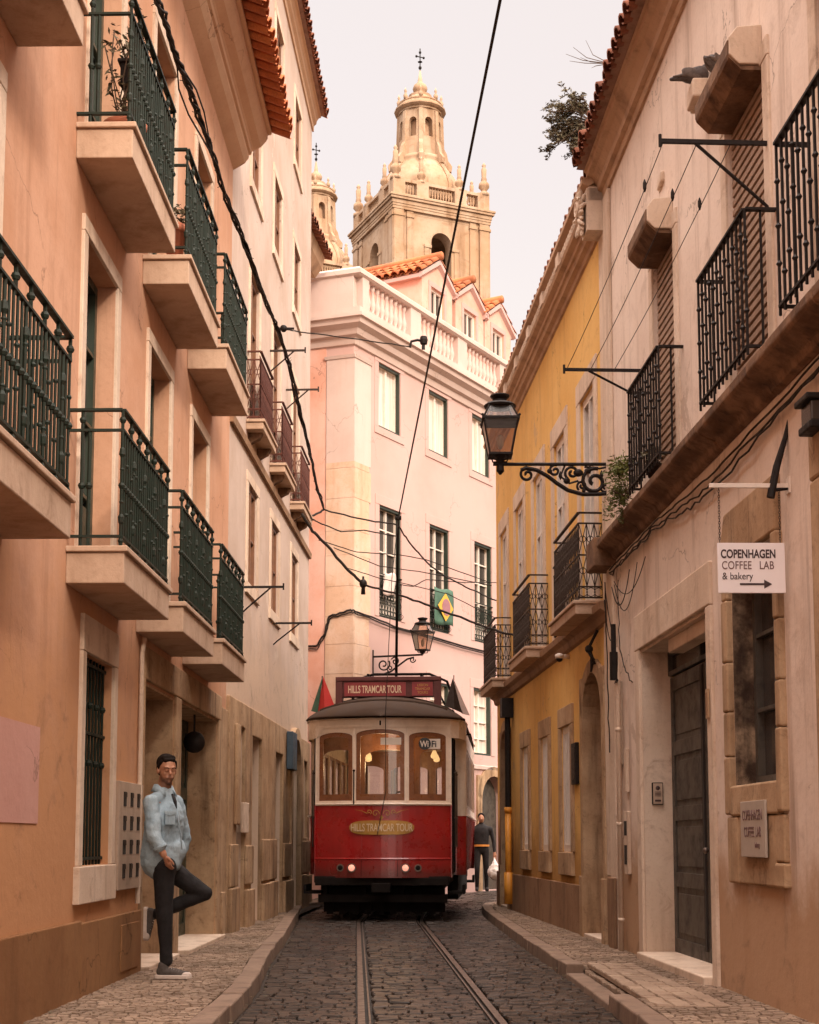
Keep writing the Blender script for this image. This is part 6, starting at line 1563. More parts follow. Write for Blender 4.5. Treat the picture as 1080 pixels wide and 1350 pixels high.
MB().tube([(-0.02, -0.03, 3.02), (-0.02, -0.03, 3.09)], 0.014, 6).build('hook', 'under', TR)
m = MB(); m.add([(0, 0, 0)], []); m = MB()
# flags stuck at the roof ends
for (x, sgn, a_) in ((-0.98, -1, 'flagred'), (1.08, 1, 'plateblack')):
    fo = MB().tube([(x, 0.55, 3.2), (x + sgn * 0.02, 0.55, 3.85)], 0.008, 5).build('flag_staff', 'under', TR)
    m = MB(); N = 6
    pts0 = [(x, 0.54, 3.84), (x - 0.10, 0.60, 3.28), (x + 0.20, 0.50, 3.34)] if sgn < 0 else [(x, 0.54, 3.80), (x - 0.12, 0.5, 3.36), (x + 0.16, 0.60, 3.25)]
    m.add(pts0 + [(pts0[0][0], 0.52, pts0[0][2] - 0.3), (x + 0.03, 0.48, 3.30)], [(0, 1, 4), (0, 4, 2)])
    c_ = m.build('flag_cloth', 'flagred' if sgn < 0 else 'grey_iron', fo); s_ = c_.modifiers.new('t', 'SOLIDIFY'); s_.thickness = 0.01
    m = MB().add([(x - 0.005, 0.53, 3.85), (x - 0.20, 0.64, 3.30), (x - 0.09, 0.58, 3.27)] if sgn < 0 else [(x + 0.005, 0.53, 3.8), (x + 0.14, 0.60, 3.24), (x + 0.26, 0.66, 3.22)], [(0, 1, 2)]); c_ = m.build('flag_cloth', 'flaggreen' if sgn < 0 else 'whitecloth', fo); s_ = c_.modifiers.new('t', 'SOLIDIFY'); s_.thickness = 0.01
MB().tube([(1.22, 1.35, 2.95), (1.34, 1.30, 2.97), (1.36, 1.30, 2.88)], 0.012).build('mirror_arm', 'under', TR)
# running gear
m = MB(); m.box(-1.05, 1.05, 0.10, TLEN - 0.10, 0.60, 0.70); m.box(-1.03, 1.03, 0.05, 0.26, 0.56, 0.68); m.box(-1.10, 1.10, TLEN - 0.22, TLEN + 0.02, 0.52, 0.68); m.box(-0.14, 0.14, -0.16, 0.2, 0.46, 0.60); m.build('chassis', 'under', TR, bevel=0.01)
m = MB(); m.box(-0.95, 0.95, 0.55, 0.6, 0.14, 0.52)
for i in range(9): m.box(-0.9 + i * 0.2, -0.8 + i * 0.2, 0.50, 0.54, 0.10, 0.34)
for x in (-0.9, -0.3, 0.3, 0.9): m.box(x - 0.03, x + 0.03, 0.3, 0.56, 0.3, 0.62)
m.box(-1.0, 1.0, 0.22, 0.28, 0.30, 0.42)
m.build('lifeguard', 'under', TR)
for y in (2.7, 5.6):
    m = MB().box(-0.75, 0.75, y - 0.9, y + 0.9, 0.36, 0.6).box(-0.65, -0.55, y - 1.1, y + 1.1, 0.3, 0.5).box(0.55, 0.65, y - 1.1, y + 1.1, 0.3, 0.5); m.build('truck_frame', 'under', TR)
for y in (2.0, 3.4, 4.9, 6.3):
    for x in (-0.42, 0.42):
        m = MB().lathe([(0.10, -0.06), (0.30, -0.05), (0.33, -0.05), (0.34, 0.03), (0.38, 0.03), (0.38, 0.06), (0.1, 0.06)], (0, 0, 0), 24); m.xf(Matrix.Translation((x, y, 0.385)) @ Matrix.Rotation(R(90), 4, 'Y')); m.build('wheel', 'steel', TR)
m = MB(); 
for sx in (-1, 1): m.box(sx * 0.95, sx * 1.12, 1.5, 6.8, 0.30, 0.68); 
m.build('side_skirt', 'under', TR)
# the driver inside, half seen
def blob(name, elems, voxel, m, parent=None, smooth=6, loc=None):
    mb = MB()
    for e_ in elems:
        if e_[0] == 'c':
            _, p, q, r0, r1 = e_[:5]; p, q = Vector(p), Vector(q); ax = (q - p); L = ax.length
            if L < 1e-5: ax = Vector((0, 0, 1)); L = 1e-5
            ax.normalize(); pr = []
            for i in range(5): a_ = math.pi / 2 * i / 4; pr.append((max(1e-4, r0 * math.sin(a_)), -r0 * math.cos(a_)))
            for i in range(5): a_ = math.pi / 2 * i / 4; pr.append((max(1e-4, r1 * math.cos(a_)), L + r1 * math.sin(a_)))
            k = len(mb.v); mb.lathe(pr, (0, 0, 0), 14, squash=e_[5] if len(e_) > 5 else 1.0, rot=0)
            rot = Vector((0, 0, 1)).rotation_difference(ax).to_matrix().to_4x4()
            if len(e_) > 6: rot = rot @ Matrix.Rotation(e_[6], 4, 'Z')
            mb.xf(Matrix.Translation(p) @ rot, k)
        else:
            _, c, rad = e_[:3]; k = len(mb.v); mb.ball((0, 0, 0), 1.0, 16, 10, rad[0], rad[1], rad[2])
            mx_ = Matrix.Translation(Vector(c)) @ (e_[3] if len(e_) > 3 else Matrix.Identity(4)); mb.xf(mx_, k)
    o = mb.build(name, m, parent, smooth=True)
    rm_ = o.modifiers.new('remesh', 'REMESH'); rm_.mode = 'VOXEL'; rm_.voxel_size = voxel; rm_.use_smooth_shade = True
    if smooth:
        s_ = o.modifiers.new('smooth', 'SMOOTH'); s_.iterations = smooth; s_.factor = 0.5
    return o
def skin_mat(name, beard=None):
    m, n, l, b = nodes(name); setp(b, (0.46, 0.235, 0.15), 0.5, spec=0.35)
    v = n.new('ShaderNodeTexCoord').outputs['Object']
    c = mix(n, l, remap(n, l, noise(n, l, v, 14, 4, 0.6), 0.35, 0.7), (0.47, 0.24, 0.15), (0.38, 0.165, 0.095))
    if beard:       # short stubble over the jaw, lip line and moustache
        for (pt, r0, r1, amt, colr) in beard:
            d = n.new('ShaderNodeVectorMath'); d.operation = 'DISTANCE'; l.new(v, d.inputs[0]); d.inputs[1].default_value = tuple(pt)
            k = remap(n, l, mth(n, l, 'ADD', d.outputs['Value'], mth(n, l, 'MULTIPLY', noise(n, l, v, 60, 3, 0.7), 0.012)), r0, r1, amt, 0.0)
            c = mix(n, l, k, c, colr)
    l.new(c, b.inputs['Base Color']); b.inputs['Subsurface Weight'].default_value = 0.08; b.inputs['Subsurface Radius'].default_value = (0.02, 0.008, 0.004)
    bump(n, l, b, noise(n, l, v, 160, 3, 0.6), 0.15, 0.001); return m
M['skin'] = skin_mat('tanned_skin')
M['darkcloth'] = paint('dark_cloth', (0.013, 0.010, 0.011), 0.85, 0.3, scale=10, bmp=0.2)
M['hair'] = paint('dark_brown_hair', (0.012, 0.007, 0.005), 0.9, 0.4, scale=60, bmp=1.0); M['hair'].node_tree.nodes['Principled BSDF'].inputs['Specular IOR Level'].default_value = 0.12

# ================================================================== STREET LANTERNS
def lantern(par, c, H, m='black_iron'):
    """square tapered lantern standing on point c; height H"""
    x, y, z = c; wt, wb = H * 0.24, H * 0.155; z0_, z1_ = z + H * 0.10, z + H * 0.56
    f = MB()
    f.box(x - wb - .01, x + wb + .01, y - wb - .01, y + wb + .01, z0_ - H * 0.03, z0_); f.box(x - wt - .02, x + wt + .02, y - wt - .02, y + wt + .02, z1_, z1_ + H * 0.035)
    for sx in (-1, 1):
        for sy in (-1, 1): f.tube([(x + sx * wb, y + sy * wb, z0_), (x + sx * wt, y + sy * wt, z1_)], H * 0.014, 5); f.tube([(x + sx * wt, y + sy * wt, z1_ + H*.03), (x + sx * wt * 0.62, y + sy * wt * 0.62, z1_ + H * 0.235)], H * 0.013, 5); f.ball((x + sx * (wt + .015), y + sy * (wt + .015), z1_ + H * 0.05), H * 0.02)
    f.lathe([(H*0.12, 0), (H*0.05, 0.06*H), (H*0.04, 0.1*H), (H*0.02, 0.13*H)][::-1] if False else [(H*0.03, -H*0.13), (H*0.06, -H*0.07), (H*0.10, -H*0.02)], (x, y, z0_ - 0.005), 8)
    for k in range(4):
        a_ = k * math.pi / 2 + math.pi / 4; f.tube([(x + wb * math.cos(a_) * 1.1, y + wb * math.sin(a_) * 1.1, z0_), (x + wb * 0.9 * math.cos(a_), y + wb * 0.9 * math.sin(a_), z0_ - H * 0.08), (x, y, z0_ - H * 0.10)], H * 0.012, 5)
    fo = f.build('lantern_frame', m, par)
    zt_ = z1_ + H * 0.235; wr = wt * 0.62
    cp_ = MB().lathe([(wr * 1.5, 0), (wr * 1.55, H * 0.02), (wr * 1.3, H * 0.05), (wr * 0.75, H * 0.07), (wr * 0.62, H * 0.11), (wr * 0.85, H * 0.14), (wr * 0.95, H * 0.16), (wr * 0.9, H * 0.175), (wr * 0.2, H * 0.20)], (x, y, zt_ - H * 0.01), 16)
    cp_.build('lantern_cap', m, par, smooth=False)
    gl = MB()
    for (a_, b_, za, zb__) in ((wb, wt, z0_, z1_), (wt * 0.97, wr, z1_ + H * 0.035, zt_)):
        A = [(x - a_, y - a_, za), (x + a_, y - a_, za), (x + a_, y + a_, za), (x - a_, y + a_, za)]; B = [(x - b_, y - b_, zb__), (x + b_, y - b_, zb__), (x + b_, y + b_, zb__), (x - b_, y + b_, zb__)]
        gl.add(A + B, [(i, (i + 1) % 4, 4 + (i + 1) % 4, 4 + i) for i in range(4)])
    gl.build('lantern_glass', 'lampglass', par, fix=False)
    MB().lathe([(H*.02, 0), (H*.05, H*.06), (H*.05, H*.16), (H*.02, H*.2)], (x, y, z0_ + H * 0.08), 10).build('bulb', 'whiteframe', par, smooth=True)
# large lantern by the camera: wall at R1/R2 junction, arm straight out over the street
Yl = 16.35
wall_p = at(812, 612, Yl); hang = at(662, 612, Yl); Ln = wall_p.x - hang.x
t = empty('wall_lantern', (wall_p.x - 0.02, Yl, wall_p.z), R(0), 'large black wall lantern on a scrolled iron bracket at the corner of the yellow house', 'street lamp', 'wall lanterns')
m = MB(); m.tube([(0, 0, 0), (-Ln - 0.08, 0, 0)], 0.020, 8); m.tube([(0, 0, 0.13), (0, 0, -0.95)], 0.020, 8); m.tube(spiral((-0.05, 0, 0.16), 0.05, 0.015, 0.9, 0, Vector((1, 0, 0)), Vector((0, 0, 1))), 0.012, 5)
m.tube(spiral((-0.05, 0, -0.80), 0.05, 0.015, 0.9, 0.3, Vector((1, 0, 0)), Vector((0, 0, -1))), 0.010, 5)
m.lathe([(0.012, -0.10), (0.045, -0.06), (0.04, 0.0), (0.02, 0.03)], (-Ln + 0.0, 0, -0.02), 10)
m.build('bracket_arm', 'black_iron', t)
m = MB(); X_, Z_ = Vector((1, 0, 0)), Vector((0, 0, 1)); k = Ln / 1.27
hull = [(-0.02, -0.33), (-0.18, -0.345), (-0.36, -0.345), (-0.52, -0.30), (-0.64, -0.22), (-0.74, -0.14), (-0.86, -0.07), (-0.98, -0.045), (-1.04, -0.07)]
m.tube([(x * k, 0, z) for (x, z) in hull], 0.024, 6)
m.tube(spiral((-0.97 * k, 0, -0.12), 0.085, 0.015, 1.3, 1.6, X_, Z_), 0.0175, 6)
m.tube(spiral((-0.22 * k, 0, -0.20), 0.155, 0.035, 1.45, 1.3, X_, Z_), 0.0230, 6)
m.tube(spiral((-0.47 * k, 0, -0.10), 0.085, 0.015, 1.4, -1.0, -X_, Z_), 0.0175, 6)
m.tube(spiral((-0.66 * k, 0, -0.075), 0.07, 0.012, 1.3, 1.2, X_, Z_), 0.0162, 6)
m.tube(spiral((-0.36 * k, 0, -0.25), 0.06, 0.012, 1.3, 2.2, X_, -Z_), 0.0149, 6)
m.tube(spiral((-0.10 * k, 0, -0.27), 0.055, 0.012, 1.2, 0.2, -X_, -Z_), 0.0135, 6)
m.tube([(-0.02, 0, -0.02), (-0.16 * k, 0, -0.05), (-0.33 * k, 0, -0.03)], 0.012, 5); m.tube([(-0.55 * k, 0, -0.02), (-0.60 * k, 0, -0.14), (-0.50 * k, 0, -0.22), (-0.40 * k, 0, -0.19)], 0.013, 5)
m.ball((-0.40 * k, 0, -0.10), 0.045, rx=1.3); m.ball((-0.53 * k, 0, -0.19), 0.04); m.ball((-0.30 * k, 0, -0.08), 0.035); m.ball((-0.72 * k, 0, -0.08), 0.03)
for (x_, z_) in ((-0.34, -0.30), (-0.27, -0.06), (-0.60, -0.13), (-0.14, -0.12)): m.lathe([(0.004, -0.05), (0.022, -0.01), (0.018, 0.02), (0.004, 0.05)], (x_ * k, 0, z_), 6)
m.add([(-0.0, -0.006, -0.36), (-0.10 * k, -0.006, -0.34), (-0.05 * k, -0.006, -0.10), (0, -0.006, -0.02), (-0.0, 0.006, -0.36), (-0.10 * k, 0.006, -0.34), (-0.05 * k, 0.006, -0.10), (0, 0.006, -0.02)], [(0,1,2,3),(7,6,5,4),(0,4,5,1),(1,5,6,2),(2,6,7,3)])
m.build('bracket_scroll', 'black_iron', t)
lantern(t, (-Ln, 0, 0.03), 0.80)
# far lantern on the pink building
bp = at(491, 866, 31.6); u0_ = K.u(491)
tp = K.world(u0_, 0, bp.z)
t = empty('wall_lantern', (tp.x, tp.y, at(491, 866, tp.y).z), math.atan2(-0.35, 1.0), 'smaller wall lantern on the pink building above the tram roof', 'street lamp', 'wall lanterns')
L2_ = 1.15
m = MB(); m.tube([(0, 0, 0), (L2_, 0, 0)], 0.022, 8); m.tube([(0, 0, 0.15), (0, 0, -0.45)], 0.022, 8); m.build('bracket_arm', 'black_iron', t)
m = MB(); m.tube(spiral((0.25, 0, -0.18), 0.15, 0.03, 1.4, 2.6, -X_, Z_), 0.018, 5); m.tube(spiral((0.52, 0, -0.12), 0.10, 0.02, 1.3, 0.5, -X_, Z_), 0.015, 5); m.tube([(0.02, 0, -0.38), (0.2, 0, -0.40), (0.42, 0, -0.34), (0.62, 0, -0.2), (0.8, 0, -0.08), (0.95, 0, -0.05)], 0.02, 5); m.tube(spiral((0.92, 0, -0.1), 0.07, 0.015, 1.2, 0, X_, -Z_), 0.013, 5); m.tube(spiral((0.4, 0, -0.27), 0.07, 0.015, 1.2, 2, X_, -Z_), 0.013, 5)
m.build('bracket_scroll', 'black_iron', t)
lantern(t, (L2_, 0, 0.03), 0.80)

# ================================================================== OVERHEAD WIRES
def wire(name, pts, r, lab, cat='cable', grp=None, m='cable', n=6, ws=0.0, ties=0):
    mb = MB(); P = [Vector(p) for p in pts]
    if ws: P = wob(P, 6, ws)
    mb.tube(P, r, n)
    o = mb.build(name, m, None, smooth=True); tag(o, lab, cat, grp); return o
p_a, p_b = at(660, -2, 9.1), at(525, 684, 23.45)
d_ = (p_a - p_b)
wire('trolley_wire', [p_b, p_a, p_a + d_ * 0.6], 0.011, 'long straight overhead tram wire crossing the pale sky', grp=None)
# twisted cable bundle along the first building
bund = [(200, -30, 10.2), (208, 2, 11.0), (222, 38, 11.5), (233, 78, 12.0), (250, 118, 12.6), (262, 150, 13.1), (280, 205, 14.0), (300, 262, 15.0), (322, 322, 16.1), (349, 392, 17.6), (365, 432, 18.6), (382, 482, 20.0), (396, 545, 22.0), (412, 612, 24.5), (419, 645, 26.0), (427, 672, 27.5)]
B = [at(*q) for q in bund]; random.seed(14)
mb = MB()
for k in range(4):
    P = []
    for i in range(len(B) - 1):
        for j in range(5):
            q = B[i].lerp(B[i+1], j / 5); a_ = (i * 5 + j) * 0.9 + k * 1.57; rr = 0.018 + 0.012 * math.sin(i * 1.7 + k); P.append(q + Vector((rr * math.cos(a_) + random.uniform(-.008, .008), 0, rr * math.sin(a_) + random.uniform(-.008, .008))))
    P.append(B[-1]); mb.tube(P, 0.013, 5)
for i in range(28):
    q = B[0].lerp(B[-1], 0) if False else B[min(len(B) - 2, i // 2)].lerp(B[min(len(B) - 1, i // 2 + 1)], random.random()); a_ = random.uniform(0, 6.28)
    mb.tube([q, q + Vector((0.06 * math.cos(a_), 0, 0.06 * math.sin(a_)))], 0.004, 3)
P = [B[3] + Vector((0.0, 0, 0)), B[3].lerp(B[4], .6) + Vector((-.05, 0, -.10)), B[4].lerp(B[5], .5) + Vector((-0.05, 0, -.12)), B[6]]; mb.tube(P, 0.009, 4)
P = [B[3], B[4] + Vector((.06, 0, -.0)), B[5] + Vector((0.05, 0, .02)), B[6]]; mb.tube(P, 0.009, 4)
mb.build('cable_bundle', 'cable', None, smooth=True); tag(bpy.data.objects['cable_bundle'], 'thick twisted cable bundle sweeping along the green balconies', 'cable')
W = [
 ([(372, 433, 19.2), (392, 437, 20.5), (470, 447, 21.0), (540, 457, 21.0)], 0.010, 'span wire from the black insulator to the trolley wire hanger'),
 ([(427, 672, 27.5), (480, 685, 27.6), (524, 692, 27.7)], 0.016, 'wire from the end of the cable bundle to the trolley pole'),
 ([(398, 684, 26.5), (414, 680, 27.0), (427, 672, 27.5)], 0.020, 'short tie from the last red balcony to the cable bundle'),
 ([(408, 682, 26.0), (418, 688, 26.2), (450, 701, 26.6), (480, 699, 27.0), (524, 707, 27.5)], 0.012, 'thin sagging wire with a knot beneath the cable bundle'),
 ([(398, 678, 25.0), (412, 700, 25.2), (432, 720, 25.4), (455, 748, 25.6), (479, 771, 25.8)], 0.026, 'thick drooping cable from the red balcony to a black clamp'),
 ([(479, 771, 25.8), (520, 782, 25.2), (570, 800, 24.6), (645, 828, 23.8), (690, 842, 23.0)], 0.020, 'thick cable from the black clamp to the yellow house'),
 ([(420, 712, 26.0), (470, 728, 26.3), (524, 731, 26.7), (562, 738, 27.2), (646, 768, 28.5)], 0.009, 'thin wire crossing just above the black clamp'),
 ([(440, 722, 26.0), (500, 746, 26.5), (562, 755, 27.3), (648, 772, 28.5)], 0.009, 'thin wire crossing level with the balcony doors of the pink building'),
 ([(526, 694, 23.6), (540, 716, 24.2), (563, 742, 25.5), (590, 762, 27.0), (613, 773, 28.0), (655, 792, 29.5)], 0.014, 'knotted wire running down from the trolley head across pink windows'),
 ([(528, 771, 25.6), (545, 773, 26.0), (562, 764, 26.6), (613, 768, 28.0), (655, 768, 29.5)], 0.009, 'zigzag thin wire joining the knotted wire at its bend'),
 ([(455, 748, 25.7), (500, 762, 25.7), (545, 772, 26.0), (590, 783, 27.0), (660, 818, 28.0)], 0.008, 'lowest thin wire above the thick clamp cable'),
]
for pts, r_, lab in W: wire('overhead_wire', [at(*q) for q in pts], r_, lab, 'cable', 'wires slung across the street', ws=0.012 if r_ > 0.012 else 0.004)
t = empty('wire_hanger', tuple(at(556, 450, 20.9)), 0, 'black hanger clamping the trolley wire in front of the white balustrade', 'hanger')
MB().lathe([(0.05, -.06), (0.06, 0), (0.05, 0.05)], (0.03, 0, 0.02), 10).tube([(-0.17, 0, -0.09), (-0.15, 0, 0.0), (-0.06, 0, 0.02), (0.04, 0, 0.0)], 0.02).box(0.0, 0.05, -0.02, 0.02, -0.12, -0.03).build('clamp', 'black_iron', t)
t = empty('cable_clamp', tuple(at(479, 771, 25.8)), 0, 'black teardrop clamp where the drooping thick cable meets the cross cable', 'clamp')
MB().ball((0, 0, 0.02), 0.07, 10, 6, rz=1.2).tube([(0, 0, 0.15), (0, 0, -0.17)], [0.02, 0.045]).build('clamp', 'black_iron', t, smooth=True)
t = empty('insulator', tuple(at(374, 433, 19.2)), 0, 'black ball insulator on the span wire beside the cable bundle', 'insulator')
MB().ball((0, 0, 0), 0.05, 10, 6).tube([(-0.12, 0, 0.0), (0.14, 0, 0)], 0.016).build('insulator_body', 'black_iron', t, smooth=True)

# ================================================================== PLANTS
t = empty('roof_bush', tuple(at(772, 146, 16.2)), 0, 'dusty bush growing out of the tiled eave of the cream building', 'bush')
m = MB(); random.seed(8); lf = MB()
base_ = Vector((0.12, 0, -0.15))
for i in range(38):
    a_ = random.uniform(-1.1, 1.0); L = random.uniform(0.25, 0.66)
    tip = Vector((-math.cos(a_) * L * 0.9, random.uniform(-.3, .3), math.sin(a_) * L * 0.9 - 0.02)); mid = tip * 0.5 + Vector((random.uniform(-.05, .05), random.uniform(-.05, .05), 0.05))
    m.tube([base_, base_ + mid, base_ + tip], [0.008, 0.005, 0.003], 4)
    
    for k in range(7):
        q_ = base_ + mid.lerp(tip, random.uniform(0.2, 1.0)); e_ = q_ + Vector((random.uniform(-.13, .03), random.uniform(-.1, .1), random.uniform(-.06, .12)))
        m.tube([q_, e_], [0.003, 0.0015], 3)
        for kk in range(4): leafcloud(lf, q_.lerp(e_, (kk + 1) / 4), (0.03, 0.03, 0.03), 5, 0.024, i * 40 + k * 5 + kk, gap=-1, shell=0.1)
m.build('stem', 'twig', t); lf.build('foliage', 'leaf', t)
t = empty('bare_twig', tuple(at(792, 78, 15.4)), 0, 'bare dry twigs poking out above the roof bush', 'twigs')
m = MB()
for (dx, dz_) in ((-0.38, 0.06), (-0.3, 0.14), (-0.16, 0.22), (-0.34, -0.02), (-0.1, -0.1), (-0.22, 0.02)):
    m.tube([(0.1, 0, -0.05), (dx * 0.5, 0.03, dz_ * 0.4 - 0.02), (dx, 0, dz_)], [0.005, 0.004, 0.002], 4)
m.build('stem', 'twig', t)
t = R1.place('trailing_plant', r1(14.35), -0.18, 4.70, 'green trailing plant bunched at the foot of the furthest iron grille', 'plant')
m = MB(); 
for i in range(9): leafcloud(m, (random.uniform(-.20, .30), random.uniform(-.15, 0.08), random.uniform(-.06, .26)), (0.14, 0.12, 0.13), 130, 0.022, i + 90, gap=-1, shell=0.1)
for i in range(7): leafcloud(m, (random.uniform(-.22, .15), random.uniform(-.20, -0.02), random.uniform(-.22, .30)), (0.12, 0.10, 0.14), 130, 0.020, i + 190, gap=-1, shell=0.1)
mm_ = MB(); [mm_.tube([(0.05, 0, -0.1), (random.uniform(-.2, .3), random.uniform(-.2, .05), random.uniform(-.2, .4))], 0.004, 4) for _ in range(12)]; mm_.build('stem', 'twig', t); m.build('foliage', 'greenleaf', t)
t = R1.place('potted_succulent', r1(13.3), -0.15, 4.56, 'small dark potted succulent on the mossy ledge', 'plant')
m = MB(); pot(MB(), 0.07, 0.12).build('pot', 'grey_iron', t, smooth=True); leafcloud(m, (0, 0, 0.20), (0.12, 0.1, 0.10), 120, 0.04, 77, gap=-1); m.build('foliage', 'leaf', t)

# ================================================================== PIGEONS
M['pigeon'] = paint('grey_feathers', (0.075, 0.062, 0.06), 0.6, 0.5, scale=30, bmp=0.3, dark=(0.03, 0.022, 0.022))
M['pigeonwing'] = paint('barred_wing_feathers', (0.12, 0.095, 0.085), 0.7, 0.5, scale=18, bmp=0.3, dark=(0.035, 0.027, 0.025))
def pigeon(loc, rz, s, lab):
    t = empty('pigeon', loc, rz, lab, 'pigeon', 'pigeons on the stone hood'); t.scale = (s, s, s)
    blob('body', [('c', (-0.05, 0, 0.10), (0.05, 0, 0.12), 0.058, 0.072), ('c', (0.06, 0, 0.14), (0.105, 0, 0.20), 0.046, 0.026), ('e', (0.115, 0, 0.215), (0.027, 0.023, 0.025)), ('c', (-0.09, 0, 0.085), (-0.20, 0, 0.06), 0.032, 0.016, 1.0), ('c', (0.137, 0, 0.213), (0.157, 0, 0.206), 0.007, 0.003)], 0.006, 'pigeon', t, 3)
    for sy in (-1, 1):
        blob('wing', [('e', (-0.03, sy * 0.047, 0.105), (0.10, 0.016, 0.045), Matrix.Rotation(R(8), 4, 'Y')), ('c', (-0.08, sy * 0.04, 0.09), (-0.19, sy * 0.02, 0.075), 0.018, 0.006)], 0.006, 'pigeonwing', t, 3)
        MB().tube([(0.01, sy * 0.02, 0.06), (0.015, sy * 0.02, 0.0), (0.045, sy * 0.02, 0.002)], 0.005, 5).build('leg', 'terracotta', t)
ph = R1.world(sh[1][0] - 0.28, -0.30, 6.86)
h_ = at(912, 118, 11.55)
MB().box(-0.09, 0.06, -0.22, 0.05, -0.16, 0.0).build('stone_block', 'palestone', None, bevel=0.015)
sb = bpy.data.objects['stone_block']; sb.location = (h_.x + 0.06, h_.y + 0.02, h_.z); tag(sb, 'broken stone block jutting from the cream wall under the pigeon', 'stone block')
sb.data.transform(Matrix.Scale(1.0, 4)); 
MB().box(-0.05, 0.5, 0.0, 0.12, -0.14, -0.03).build('block_root', 'palestone', sb, bevel=0.01)
pigeon((h_.x + 0.02, h_.y - 0.02, h_.z), R(10), 1.0, 'pigeon perched on the broken stone block, seen side on')
h2_ = at(942, 92, 10.95)
pigeon((h2_.x, h2_.y, h2_.z - 0.05), R(60), 0.95, 'pigeon half hidden behind the top of the stone hood')
MB().box(-0.07, 0.05, -0.12, 0.12, -0.10, 0).build('stone_block', 'palestone', None, bevel=0.015); sb = [o for o in bpy.data.objects if o.name.startswith('stone_block') and 'label' not in o][0]
q = at(878, 232, 13.4); sb.location = (q.x, q.y, q.z); sb.data.transform(Matrix.Scale(1, 4)); tag(sb, 'small stone stub standing on the further hood of the cream wall', 'stone block'); MB().tube([(0.0, 0, -0.3), (0.02, 0, -0.08)], 0.03).box(-0.05, 0.4, 0.0, 0.1, -0.12, -0.04).build('block_root', 'palestone', sb)

# ================================================================== PEOPLE
def denim():
    m, n, l, b = nodes('pale_denim'); setp(b, (0.30, 0.37, 0.40), 0.85, spec=0.2)
    v = n.new('ShaderNodeTexCoord').outputs['Object']
    c = mix(n, l, remap(n, l, noise(n, l, v, 4, 4, 0.55), 0.35, 0.68), (0.38, 0.475, 0.535), (0.275, 0.365, 0.43))
    c = mix(n, l, remap(n, l, noise(n, l, v, 90, 3, 0.7), 0.4, 0.75, 0, 0.35), c, (0.17, 0.23, 0.28)); l.new(c, b.inputs['Base Color'])
    p = bump(n, l, b, noise(n, l, v, 7, 3, 0.5, stretch=(1.5, 1.5, 0.8), dist=1.2), 0.6, 0.025); bump(n, l, b, noise(n, l, v, 120, 2, 0.5), 0.2, 0.002, p); return m
M['denim'] = denim(); M['denimdark'] = paint('denim_seam', (0.15, 0.20, 0.235), 0.85, 0.2)
M['blackjeans'] = paint('black_jeans', (0.009, 0.007, 0.008), 0.9, 0.4, scale=12, bmp=0.4)
M['shoegrey'] = paint('grey_canvas_shoe', (0.085, 0.070, 0.062), 0.9, 0.3, scale=30); M['rubber'] = paint('white_rubber_sole', (0.66, 0.56, 0.50), 0.6, 0.2)
M['stubble'] = paint('stubble', (0.13, 0.055, 0.035), 0.7, 0.3, scale=60); M['eyewhite'] = paint('eye', (0.5, 0.42, 0.38), 0.3, 0.05)
PY_ = 12.55
MO = at(225, 1287, PY_); MO.z = 0.105
man = empty('person', tuple(MO), 0, 'dark haired man in a pale denim shirt and black jeans leaning on the wall', 'person')
def mp(px, py, dy=0.0):       # local point from the picture, dy = metres further from the camera than the man's mid plane
    return at(px, py, PY_ + dy) - MO
hipR, hipL = mp(216, 1143, -0.08), mp(219, 1143, 0.12)
kneeR = mp(217, 1213, -0.07); ankR = mp(219, 1272, -0.04)
kneeL = mp(270, 1178, 0.20); ankL = mp(201, 1207, 0.14)
shR, shL = mp(200, 1058, -0.16), mp(231, 1058, 0.15)
elR = mp(203, 1102, -0.23); wrR = mp(216, 1127, -0.235); hdR = mp(223, 1141, -0.185)
neck = mp(216, 1042, 0.0); head = mp(220, 1015, -0.02); pel = mp(215, 1136, 0.02); chest = mp(217, 1078, 0.0); waist = mp(214, 1113, 0.01)
